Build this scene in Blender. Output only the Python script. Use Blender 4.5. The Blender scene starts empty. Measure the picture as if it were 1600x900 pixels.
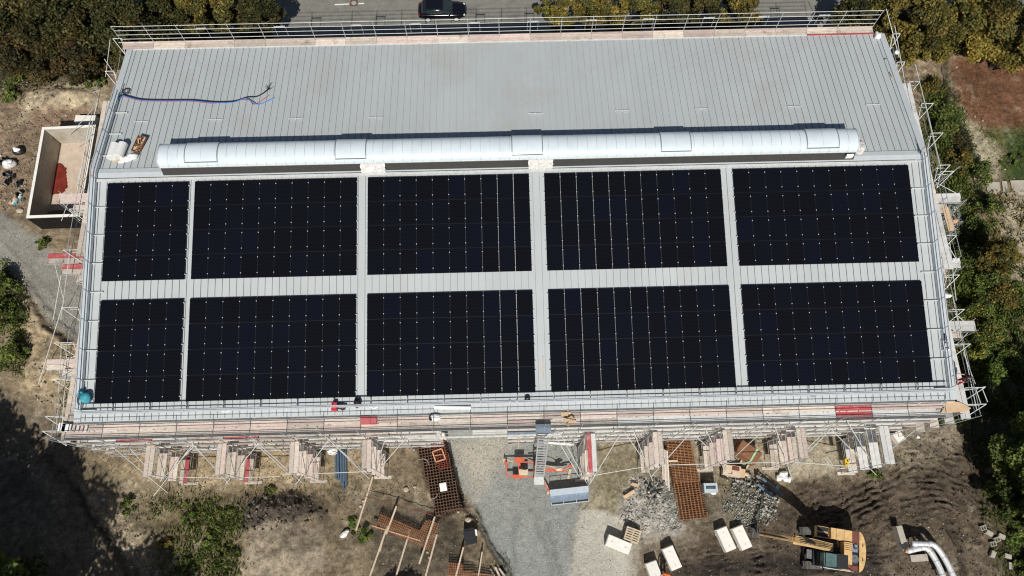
import bpy, math, random
import numpy as np
from mathutils import Vector, Matrix

random.seed(11)
rng = np.random.default_rng(11)
R = math.radians
scene = bpy.context.scene
COL = scene.collection

# ------------------------------------------------------------------ survey: turns a photo pixel plus a height into a point of the site
FPX = 1174.056
CAM = Vector((29.185, -25.331, 60.724))
CROT = (0.3344272, -0.00084102, -0.02617005)
from mathutils import Euler
CM = Euler(CROT, 'XYZ').to_matrix()

def P(u, v, z=0.0):
    d = CM @ Vector(((u - 800) / FPX, -(v - 450) / FPX, -1))
    t = (z - CAM.z) / d.z
    return CAM + d * t

# ------------------------------------------------------------------ mesh building
class MB:
    def __init__(s):
        s.v = []; s.f = []; s.m = []
    def add(s, vs, fs, m=0):
        o = len(s.v)
        s.v.extend([tuple(p) for p in vs])
        for f in fs:
            s.f.append(tuple(i + o for i in f)); s.m.append(m)
    def hexa(s, b, t, m=0):
        s.add(list(b) + list(t), [(3, 2, 1, 0), (4, 5, 6, 7), (0, 1, 5, 4), (1, 2, 6, 5), (2, 3, 7, 6), (3, 0, 4, 7)], m)
    def box(s, c, d, M=None, m=0):
        c = Vector(c); x, y, z = d[0] / 2, d[1] / 2, d[2] / 2
        p = [Vector(q) for q in ((-x, -y, -z), (x, -y, -z), (x, y, -z), (-x, y, -z), (-x, -y, z), (x, -y, z), (x, y, z), (-x, y, z))]
        if M is not None: p = [M @ q for q in p]
        p = [q + c for q in p]
        s.hexa(p[:4], p[4:], m)
    def bx(s, x0, x1, y0, y1, z0, z1, m=0):
        s.box(((x0 + x1) / 2, (y0 + y1) / 2, (z0 + z1) / 2), (abs(x1 - x0), abs(y1 - y0), abs(z1 - z0)), None, m)
    def bar(s, a, b, w, h, m=0, up=(0, 0, 1)):
        a = Vector(a); b = Vector(b); d = (b - a)
        if d.length < 1e-6: return
        d.normalize(); u = Vector(up)
        if abs(d.dot(u)) > 0.99: u = Vector((0, 1, 0))
        r = d.cross(u).normalized(); u = r.cross(d)
        r *= w / 2; u *= h / 2
        s.hexa([a - r - u, a + r - u, b + r - u, b - r - u], [a - r + u, a + r + u, b + r + u, b - r + u], m)
    def tube(s, a, b, r, n=6, m=0, r2=None):
        s.path([a, b], r, n, m, r2)
    def path(s, pts, r, n=6, m=0, r2=None):
        pts = [Vector(p) for p in pts]; k = len(pts); rings = []
        ref = None
        for i, p in enumerate(pts):
            d = (pts[min(i + 1, k - 1)] - pts[max(i - 1, 0)])
            if d.length < 1e-9: d = Vector((0, 0, 1))
            d.normalize()
            if ref is None:
                ref = Vector((0, 0, 1)) if abs(d.z) < .9 else Vector((0, 1, 0))
            x = d.cross(ref).normalized(); y = x.cross(d)
            rr = r if r2 is None else r + (r2 - r) * i / (k - 1)
            if isinstance(r, (list, tuple)): rr = r[i]
            rings.append([p + (x * math.cos(2 * math.pi * j / n) + y * math.sin(2 * math.pi * j / n)) * rr for j in range(n)])
        vs = [q for ring in rings for q in ring]; fs = []
        for i in range(k - 1):
            for j in range(n):
                a0 = i * n + j; a1 = i * n + (j + 1) % n
                fs.append((a0, a1, a1 + n, a0 + n))
        fs.append(tuple(reversed(range(n)))); fs.append(tuple(range((k - 1) * n, k * n)))
        s.add(vs, fs, m)
    def prism(s, poly, z0, z1, m=0, mtop=None):
        n = len(poly)
        ar = sum(poly[i][0] * poly[(i + 1) % n][1] - poly[(i + 1) % n][0] * poly[i][1] for i in range(n))
        if ar < 0: poly = list(reversed(poly))
        vs = [(p[0], p[1], z0) for p in poly] + [(p[0], p[1], z1) for p in poly]
        s.add(vs, [tuple(reversed(range(n)))] + [(i, (i + 1) % n, (i + 1) % n + n, i + n) for i in range(n)], m)
        s.add([(p[0], p[1], z1) for p in poly], [tuple(range(n))], m if mtop is None else mtop)
    def lathe(s, c, prof, n=12, m=0):
        c = Vector(c); k = len(prof); vs = []; fs = []
        for r, z in prof:
            for j in range(n):
                a = 2 * math.pi * j / n
                vs.append(c + Vector((r * math.cos(a), r * math.sin(a), z)))
        for i in range(k - 1):
            for j in range(n):
                fs.append((i * n + j, i * n + (j + 1) % n, (i + 1) * n + (j + 1) % n, (i + 1) * n + j))
        fs.append(tuple(reversed(range(n)))); fs.append(tuple(range((k - 1) * n, k * n)))
        s.add(vs, fs, m)
    def blob(s, c, d, seed=0, amp=.18, n=12, k=7, M=None, m=0, flat=None):
        # rounded lumpy closed body; d = half sizes
        rr = random.Random(seed); c = Vector(c)
        ph = [(rr.uniform(1, 3.2), rr.uniform(0, 6.3), rr.uniform(1, 3), rr.uniform(0, 6.3)) for _ in range(3)]
        vs = [];
        for i in range(k + 1):
            t = -math.pi / 2 + math.pi * i / k
            for j in range(n):
                a = 2 * math.pi * j / n
                g = 1 + amp * sum(math.sin(p[0] * 1 * a * 0 + round(p[0]) * a + p[1]) * math.cos(p[2] * t + p[3]) for p in ph) / 1.6
                q = Vector((math.cos(t) * math.cos(a) * d[0] * g, math.cos(t) * math.sin(a) * d[1] * g, math.sin(t) * d[2] * g))
                if flat is not None and q.z < flat: q.z = flat
                if M is not None: q = M @ q
                vs.append(c + q)
        fs = []
        for i in range(k):
            for j in range(n):
                fs.append((i * n + j, i * n + (j + 1) % n, (i + 1) * n + (j + 1) % n, (i + 1) * n + j))
        s.add(vs, fs, m)
    def build(s, name, mats, parent=None, loc=None, smooth=False):
        me = bpy.data.meshes.new(name)
        o = ORG.get(parent.as_pointer()) if parent is not None else (Vector(loc) if loc is not None else Vector((0, 0, 0)))
        if o is None: o = Vector((0, 0, 0))
        me.from_pydata([(p[0] - o.x, p[1] - o.y, p[2] - o.z) for p in s.v], [], s.f)
        if not isinstance(mats, (list, tuple)): mats = [mats]
        for mt in mats: me.materials.append(mt)
        if len(mats) > 1: me.polygons.foreach_set('material_index', s.m)
        if smooth: me.polygons.foreach_set('use_smooth', [True] * len(s.f))
        me.update()
        ob = bpy.data.objects.new(name, me); COL.objects.link(ob)
        if parent is not None:
            ob.parent = parent
        else:
            ob.location = o
        ORG[ob.as_pointer()] = o.copy()
        return ob

ORG = {}

def tag(o, label=None, cat=None, group=None, kind=None):
    if label: o['label'] = label
    if cat: o['category'] = cat
    if group: o['group'] = group
    if kind: o['kind'] = kind
    return o

def thing(name, label, cat, loc=(0, 0, 0), group=None):
    o = bpy.data.objects.new(name, None); COL.objects.link(o)
    o.empty_display_size = .2
    o.location = loc; ORG[o.as_pointer()] = Vector(loc)
    return tag(o, label, cat, group)

def dup(o, loc=None, rotz=None, label=None, parent=None):
    c = o.copy(); COL.objects.link(c)
    if parent is not None: c.parent = parent
    if loc is not None: c.location = loc
    if rotz is not None: c.rotation_euler.z = rotz
    if label: c['label'] = label
    for ch in list(o.children): dup(ch, parent=c)
    return c

def np_mesh(name, V, F, mats, parent=None, loc=(0, 0, 0), cols=None, matidx=None, smooth=False, attr='lc'):
    me = bpy.data.meshes.new(name)
    V = np.asarray(V, dtype=np.float32); F = np.asarray(F, dtype=np.int32)
    o = ORG[parent.as_pointer()] if parent is not None else Vector(loc)
    V = V - np.array([o.x, o.y, o.z], dtype=np.float32)
    n, k = F.shape
    me.vertices.add(len(V)); me.vertices.foreach_set('co', V.ravel())
    me.loops.add(n * k); me.loops.foreach_set('vertex_index', F.ravel())
    me.polygons.add(n); me.polygons.foreach_set('loop_start', np.arange(0, n * k, k, dtype=np.int32))
    if smooth: me.polygons.foreach_set('use_smooth', np.ones(n, dtype=bool))
    if not isinstance(mats, (list, tuple)): mats = [mats]
    for m in mats: me.materials.append(m)
    if matidx is not None: me.polygons.foreach_set('material_index', np.asarray(matidx, dtype=np.int32))
    if cols is not None:
        a = me.attributes.new(attr, 'FLOAT_COLOR', 'POINT')
        cc = np.ones((len(V), 4), dtype=np.float32); cols = np.asarray(cols); cc[:, :cols.shape[1]] = cols
        a.data.foreach_set('color', cc.ravel())
    me.update(calc_edges=True)
    ob = bpy.data.objects.new(name, me); COL.objects.link(ob)
    if parent is not None: ob.parent = parent
    else: ob.location = o
    ORG[ob.as_pointer()] = Vector(o)
    return ob

# ------------------------------------------------------------------ materials
MAT = {}
def mk(name, col, rough=.6, metal=0.0, var=.12, scale=4.0, stretch=None, bump=0.0, spec=.5, rnd=0.0, dirt=None, dirt_scale=1.0):
    if name in MAT: return MAT[name]
    m = bpy.data.materials.new(name); m.use_nodes = True
    nt = m.node_tree; N = nt.nodes; L = nt.links
    b = N['Principled BSDF']
    b.inputs['Roughness'].default_value = rough; b.inputs['Metallic'].default_value = metal
    b.inputs['Specular IOR Level'].default_value = spec
    tc = N.new('ShaderNodeTexCoord'); mp = N.new('ShaderNodeMapping')
    if stretch: mp.inputs['Scale'].default_value = stretch
    L.new(tc.outputs['Object'], mp.inputs['Vector'])
    nz = N.new('ShaderNodeTexNoise'); nz.inputs['Scale'].default_value = scale; nz.inputs['Detail'].default_value = 6; nz.inputs['Roughness'].default_value = .65
    L.new(mp.outputs[0], nz.inputs['Vector'])
    cr = N.new('ShaderNodeValToRGB')
    lo = [c * (1 - var * 1.6) for c in col]; hi = [min(1, c * (1 + var * 1.4)) for c in col]
    cr.color_ramp.elements[0].position = .28; cr.color_ramp.elements[1].position = .72
    cr.color_ramp.elements[0].color = (*lo, 1); cr.color_ramp.elements[1].color = (*hi, 1)
    L.new(nz.outputs['Fac'], cr.inputs['Fac'])
    last = cr.outputs['Color']
    if dirt:
        n2 = N.new('ShaderNodeTexNoise'); n2.inputs['Scale'].default_value = dirt_scale; n2.inputs['Detail'].default_value = 8; n2.inputs['Roughness'].default_value = .7
        L.new(tc.outputs['Object'], n2.inputs['Vector'])
        r2 = N.new('ShaderNodeValToRGB'); r2.color_ramp.elements[0].position = .52; r2.color_ramp.elements[1].position = .68
        r2.color_ramp.elements[0].color = (0, 0, 0, 1); r2.color_ramp.elements[1].color = (1, 1, 1, 1)
        L.new(n2.outputs['Fac'], r2.inputs['Fac'])
        mx = N.new('ShaderNodeMix'); mx.data_type = 'RGBA'
        L.new(r2.outputs['Color'], mx.inputs[0]); L.new(last, mx.inputs[6]); mx.inputs[7].default_value = (*dirt, 1)
        last = mx.outputs[2]
    if rnd:
        oi = N.new('ShaderNodeObjectInfo'); hs = N.new('ShaderNodeHueSaturation')
        mr = N.new('ShaderNodeMapRange'); mr.inputs[3].default_value = 1 - rnd; mr.inputs[4].default_value = 1 + rnd
        L.new(oi.outputs['Random'], mr.inputs[0]); L.new(mr.outputs[0], hs.inputs['Value']); L.new(last, hs.inputs['Color'])
        last = hs.outputs['Color']
    L.new(last, b.inputs['Base Color'])
    if bump:
        bp = N.new('ShaderNodeBump'); bp.inputs['Strength'].default_value = bump; bp.inputs['Distance'].default_value = .05
        L.new(nz.outputs['Fac'], bp.inputs['Height']); L.new(bp.outputs[0], b.inputs['Normal'])
    MAT[name] = m
    return m

mk('roof_seam_shade', (.22, .232, .24), .5, .0, .06, 2)  # darker than the sheet: side shading of the seams put into the colour
mk('roof_sheet', (.455, .488, .496), .42, .0, .05, .35, (1, .25, 1), 0, .5, 0, (.43, .445, .43), .22)
mk('roof_trim', (.485, .525, .54), .4, .0, .04, 1.5)
mk('galv', (.50, .52, .53), .42, .35, .14, 8)
mk('galv_white', (.64, .655, .64), .45, .1, .12, 6)
mk('alu_rail', (.62, .66, .70), .35, .3, .08, 6)
mk('steel_dark', (.20, .21, .21), .5, .4, .2, 8)
mk('board', (.57, .50, .43), .8, 0, .2, 3, (1, 6, 6), .05, .3, .24, (.33, .27, .22), 1.2)
mk('board_pink', (.55, .45, .405), .8, 0, .2, 3, (1, 6, 6), .05, .3, .22, (.45, .36, .31), 1.5)
mk('board_red', (.43, .085, .09), .75, 0, .25, 3, (1, 6, 6), .05, .3, .2, (.46, .27, .25), 2.2)
mk('board_alu', (.66, .66, .64), .5, .1, .08, 3, None, 0, .4, .12, (.5, .47, .43), 1.0)
mk('board_grey', (.50, .50, .475), .7, 0, .1, 3, (6, 1, 6), 0, .4, .1, (.36, .34, .31), 1.3)
mk('ply', (.60, .43, .27), .75, 0, .1, 3, None, 0, .3)
mk('timber', (.55, .45, .33), .8, 0, .15, 5, None, .05, .3, .08)
mk('wall_paint', (.62, .56, .50), .8, 0, .06, 2)
mk('bitumen', (.013, .012, .011), .85, 0, .3, 3, None, 0, .15)
mk('curb_board', (.044, .042, .040), .9, 0, .35, 4, (1, 14, 14), .1)
mk('concrete', (.42, .39, .33), .85, 0, .14, 2.5, None, .05, .3, 0, (.3, .26, .2), .6)
mk('concrete_pale', (.78, .76, .70), .85, 0, .05, 3, None, .03, .3, .05)
mk('concrete_floor', (.52, .425, .34), .9, 0, .12, 1.2, None, 0, .3, 0, (.45, .32, .24), .5)
mk('red_stain', (.17, .022, .013), .8, 0, .3, 1.2, None, 0, .3)
mk('rust', (.125, .075, .05), .85, 0, .35, 6, None, .1, .3)
mk('rust_red', (.19, .05, .032), .85, 0, .3, 6, None, .1, .3)
mk('rust_orange', (.31, .155, .075), .85, 0, .3, 5, None, .1, .3)
mk('rust_bright', (.55, .30, .17), .8, 0, .2, 5)
mk('orange', (.60, .13, .068), .5, 0, .12, 4, None, 0, .5, 0, (.35, .1, .05), 2.5)
mk('exc_yellow', (.68, .45, .20), .5, 0, .16, 2.5, None, 0, .5, 0, (.48, .31, .14), 2.0)
mk('exc_brown', (.17, .055, .04), .6, 0, .2, 4)
mk('black_metal', (.022, .022, .024), .5, 0, .25, 5)
mk('track_steel', (.13, .12, .11), .7, .2, .3, 6)
mk('rubber', (.02, .02, .02), .8, 0, .2, 6)
mk('blue_steel', (.24, .30, .38), .45, .2, .15, 4)
mk('pale_blue', (.46, .53, .58), .5, 0, .08, 4)
mk('pipe_blue', (.085, .13, .19), .5, 0, .2, 5)
mk('cream', (.60, .49, .36), .6, 0, .12, 4)
mk('plastic_white', (.82, .82, .80), .5, 0, .06, 6)
mk('plastic_film', (.62, .60, .58), .3, 0, .25, 9, None, .4)
mk('black_plastic', (.018, .018, .02), .45, 0, .3, 5)
mk('teal', (.05, .30, .38), .7, 0, .25, 7, None, .2)
mk('red_faded', (.52, .135, .135), .6, 0, .15, 6)
mk('red_case', (.55, .03, .045), .5, 0, .15, 6)
mk('yellow_plastic', (.75, .50, .03), .5, 0, .1, 6)
mk('silver', (.78, .79, .80), .35, .3, .06, 5)
mk('brown_ply', (.22, .10, .045), .7, 0, .2, 4)
mk('green_strap', (.35, .62, .38), .5, 0, .1, 6)
mk('bark', (.09, .07, .05), .9, 0, .25, 8, None, .2)
mk('stone', (.40, .40, .375), .9, 0, .2, 4, None, .1, .3)
mk('stone_warm', (.44, .37, .29), .9, 0, .22, 4, None, .1, .3)
mk('skin', (.45, .26, .18), .6, 0, .06, 6)
mk('cloth_red', (.42, .02, .03), .8, 0, .15, 8)
mk('cloth_dark', (.03, .032, .04), .85, 0, .2, 8)
mk('cloth_orange', (.9, .18, .04), .7, 0, .08, 8)
mk('hair', (.06, .035, .022), .7, 0, .2, 9)
mk('car_paint', (.006, .0065, .010), .16, .0, .1, 4, None, 0, .6)
mk('car_glass', (.025, .038, .043), .08, 0, .1, 3)
mk('chrome', (.8, .8, .8), .12, 1, .02, 5)
mk('lamp_red', (.35, .01, .015), .25, 0, .1, 5)
mk('lamp_clear', (.75, .78, .8), .15, 0, .05, 5)
mk('asphalt', (.20, .196, .172), .9, 0, .12, 1.5, None, 0, .3, 0, (.125, .122, .115), .35)
mk('paving', (.20, .195, .18), .9, 0, .12, 3)
mk('kerb_stone', (.33, .32, .30), .85, 0, .1, 3)
mk('road_paint', (.75, .74, .70), .7, 0, .1, 8)
mk('fence_green', (.02, .06, .04), .5, .1, .1, 5)
mk('cable_black', (.012, .014, .02), .5, 0, .1, 5)
mk('cable_blue', (.04, .22, .60), .5, 0, .1, 5)
mk('cable_red', (.45, .04, .06), .5, 0, .1, 5)
mk('glazing', (.60, .675, .72), .17, 0, .05, .8, None, 0, .5)
mk('glazing_bar', (.55, .585, .605), .4, .2, .05, 4)
mk('hatch_frame', (.24, .255, .265), .5, .2, .1, 5)

def leaf_mat():
    m = bpy.data.materials.new('leaf'); m.use_nodes = True
    nt = m.node_tree; N = nt.nodes; L = nt.links; b = N['Principled BSDF']
    at = N.new('ShaderNodeAttribute'); at.attribute_name = 'lc'
    L.new(at.outputs['Color'], b.inputs['Base Color']); b.inputs['Roughness'].default_value = .6; b.inputs['Specular IOR Level'].default_value = .25
    tr = N.new('ShaderNodeBsdfTranslucent'); L.new(at.outputs['Color'], tr.inputs['Color'])
    mx = N.new('ShaderNodeMixShader'); mx.inputs[0].default_value = .32
    L.new(b.outputs[0], mx.inputs[1]); L.new(tr.outputs[0], mx.inputs[2]); L.new(mx.outputs[0], N['Material Output'].inputs['Surface'])
    MAT['leaf'] = m
leaf_mat()

def vcol_mat(name, attr, rough=.9, scale=14, var=.25, bump=.5, dist=.04):
    m = bpy.data.materials.new(name); m.use_nodes = True
    nt = m.node_tree; N = nt.nodes; L = nt.links; b = N['Principled BSDF']
    at = N.new('ShaderNodeAttribute'); at.attribute_name = attr
    ge = N.new('ShaderNodeNewGeometry')
    nz = N.new('ShaderNodeTexNoise'); nz.inputs['Scale'].default_value = scale * .6; nz.inputs['Detail'].default_value = 5; nz.inputs['Roughness'].default_value = .75
    L.new(ge.outputs['Position'], nz.inputs['Vector'])
    n2 = N.new('ShaderNodeTexNoise'); n2.inputs['Scale'].default_value = 2.2; n2.inputs['Detail'].default_value = 9; n2.inputs['Roughness'].default_value = .78
    L.new(ge.outputs['Position'], n2.inputs['Vector'])
    mr = N.new('ShaderNodeMapRange'); mr.inputs[1].default_value = .3; mr.inputs[2].default_value = .7; mr.inputs[3].default_value = 1 - var * 1.5; mr.inputs[4].default_value = 1 + var * 1.5
    L.new(nz.outputs['Fac'], mr.inputs[0])
    m2 = N.new('ShaderNodeMapRange'); m2.inputs[1].default_value = .36; m2.inputs[2].default_value = .64; m2.inputs[3].default_value = .52; m2.inputs[4].default_value = 1.42
    L.new(n2.outputs['Fac'], m2.inputs[0])
    ml = N.new('ShaderNodeMix'); ml.data_type = 'FLOAT'; ml.inputs[2].default_value = 1.0; L.new(at.outputs['Alpha'], ml.inputs[0]); L.new(m2.outputs[0], ml.inputs[3])
    mu = N.new('ShaderNodeMath'); mu.operation = 'MULTIPLY'; L.new(mr.outputs[0], mu.inputs[0]); L.new(ml.outputs[0], mu.inputs[1])
    vm = N.new('ShaderNodeVectorMath'); vm.operation = 'SCALE'; L.new(at.outputs['Color'], vm.inputs[0]); L.new(mu.outputs[0], vm.inputs[3])
    L.new(vm.outputs[0], b.inputs['Base Color'])
    b.inputs['Roughness'].default_value = rough; b.inputs['Specular IOR Level'].default_value = .2
    bp = N.new('ShaderNodeBump'); bp.inputs['Strength'].default_value = bump; bp.inputs['Distance'].default_value = dist
    b2 = N.new('ShaderNodeBump'); b2.inputs['Strength'].default_value = bump; b2.inputs['Distance'].default_value = dist * 5
    L.new(n2.outputs['Fac'], b2.inputs['Height'])
    L.new(nz.outputs['Fac'], bp.inputs['Height']); L.new(b2.outputs[0], bp.inputs['Normal']); L.new(bp.outputs[0], b.inputs['Normal'])
    MAT[name] = m
    return m
vcol_mat('earth', 'alb')
vcol_mat('stones_mat', 'lc', .9, 9, .15, .2, .03)

def panel_mat():
    m = bpy.data.materials.new('solar_cells'); m.use_nodes = True
    nt = m.node_tree; N = nt.nodes; L = nt.links; b = N['Principled BSDF']
    oi = N.new('ShaderNodeObjectInfo'); cr = N.new('ShaderNodeValToRGB')
    e = cr.color_ramp.elements
    e[0].position = 0; e[0].color = (.0036, .0037, .0045, 1); e[1].position = 1; e[1].color = (.0038, .0048, .0100, 1)
    x = e.new(.8); x.color = (.0042, .0048, .0075, 1)
    L.new(oi.outputs['Random'], cr.inputs[0])
    tc = N.new('ShaderNodeTexCoord'); sp = N.new('ShaderNodeSeparateXYZ'); L.new(tc.outputs['Object'], sp.inputs[0])
    def lines(sock, period, width):
        d = N.new('ShaderNodeMath'); d.operation = 'DIVIDE'; d.inputs[1].default_value = period; L.new(sock, d.inputs[0])
        fr = N.new('ShaderNodeMath'); fr.operation = 'FRACT'; L.new(d.outputs[0], fr.inputs[0])
        lt = N.new('ShaderNodeMath'); lt.operation = 'LESS_THAN'; lt.inputs[1].default_value = width; L.new(fr.outputs[0], lt.inputs[0])
        return lt.outputs[0]
    a = lines(sp.outputs['Y'], .0935, .14); c = lines(sp.outputs['X'], .187, .03)
    mxx = N.new('ShaderNodeMath'); mxx.operation = 'MAXIMUM'; L.new(a, mxx.inputs[0]); L.new(c, mxx.inputs[1])
    mix = N.new('ShaderNodeMix'); mix.data_type = 'RGBA'
    sc = N.new('ShaderNodeMath'); sc.operation = 'MULTIPLY'; sc.inputs[1].default_value = .5; L.new(mxx.outputs[0], sc.inputs[0])
    L.new(sc.outputs[0], mix.inputs[0]); L.new(cr.outputs[0], mix.inputs[6]); mix.inputs[7].default_value = (.011, .012, .018, 1)
    L.new(mix.outputs[2], b.inputs['Base Color'])
    b.inputs['Roughness'].default_value = .14; b.inputs['Specular IOR Level'].default_value = .34
    MAT['solar_cells'] = m
panel_mat()
mk('panel_frame', (.010, .010, .012), .4, .0, .1, 5)
mk('clamp_alu', (.60, .61, .62), .3, .2, .03, 5)

# ------------------------------------------------------------------ numpy noise
def vnoise(x, y, seed):
    xi = np.floor(x).astype(np.int64); yi = np.floor(y).astype(np.int64)
    fx = x - xi; fy = y - yi
    fx = fx * fx * (3 - 2 * fx); fy = fy * fy * (3 - 2 * fy)
    def h(a, b):
        n = (a * 374761393 + b * 668265263 + seed * 1442695041) & 0x7fffffff
        n = ((n ^ (n >> 13)) * 1274126177) & 0x7fffffff
        return ((n ^ (n >> 16)) & 0xffff) / 65535.0
    a = h(xi, yi); b = h(xi + 1, yi); c = h(xi, yi + 1); d = h(xi + 1, yi + 1)
    return (a + (b - a) * fx) * (1 - fy) + (c + (d - c) * fx) * fy
def fbm(x, y, s, seed=1, octv=4, gain=.5):
    t = 0; a = 1; n = 0
    for o in range(octv):
        t = t + a * (vnoise(x / s * 2 ** o + 17.3 * o, y / s * 2 ** o - 9.1 * o, seed + o) - .5); n += a; a *= gain
    return t / n * 2      # about -1..1
# ================================================================== GROUND
def pg(pts, z=0): return np.array([[P(u, v, z).x, P(u, v, z).y] for u, v in pts])
def poly_mask(x, y, pts, soft):
    poly = pg(pts); n = len(poly)
    ins = np.zeros(x.shape, bool); dm = np.full(x.shape, 1e9)
    for i in range(n):
        ax, ay = poly[i]; bx, by = poly[(i + 1) % n]
        c = ((ay > y) != (by > y))
        xx = (bx - ax) * (y - ay) / ((by - ay) if abs(by - ay) > 1e-9 else 1e-9) + ax
        ins ^= c & (x < xx)
        t = np.clip(((x - ax) * (bx - ax) + (y - ay) * (by - ay)) / ((bx - ax) ** 2 + (by - ay) ** 2 + 1e-9), 0, 1)
        dm = np.minimum(dm, np.hypot(x - ax - t * (bx - ax), y - ay - t * (by - ay)))
    sd = np.where(ins, dm, -dm)
    k = np.clip(sd / soft * .5 + .5, 0, 1)
    return k * k * (3 - 2 * k)
def line_dist(x, y, pts):
    poly = pg(pts); dm = np.full(x.shape, 1e9)
    for i in range(len(poly) - 1):
        ax, ay = poly[i]; bx, by = poly[i + 1]
        t = np.clip(((x - ax) * (bx - ax) + (y - ay) * (by - ay)) / ((bx - ax) ** 2 + (by - ay) ** 2 + 1e-9), 0, 1)
        dm = np.minimum(dm, np.hypot(x - ax - t * (bx - ax), y - ay - t * (by - ay)))
    return dm

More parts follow.
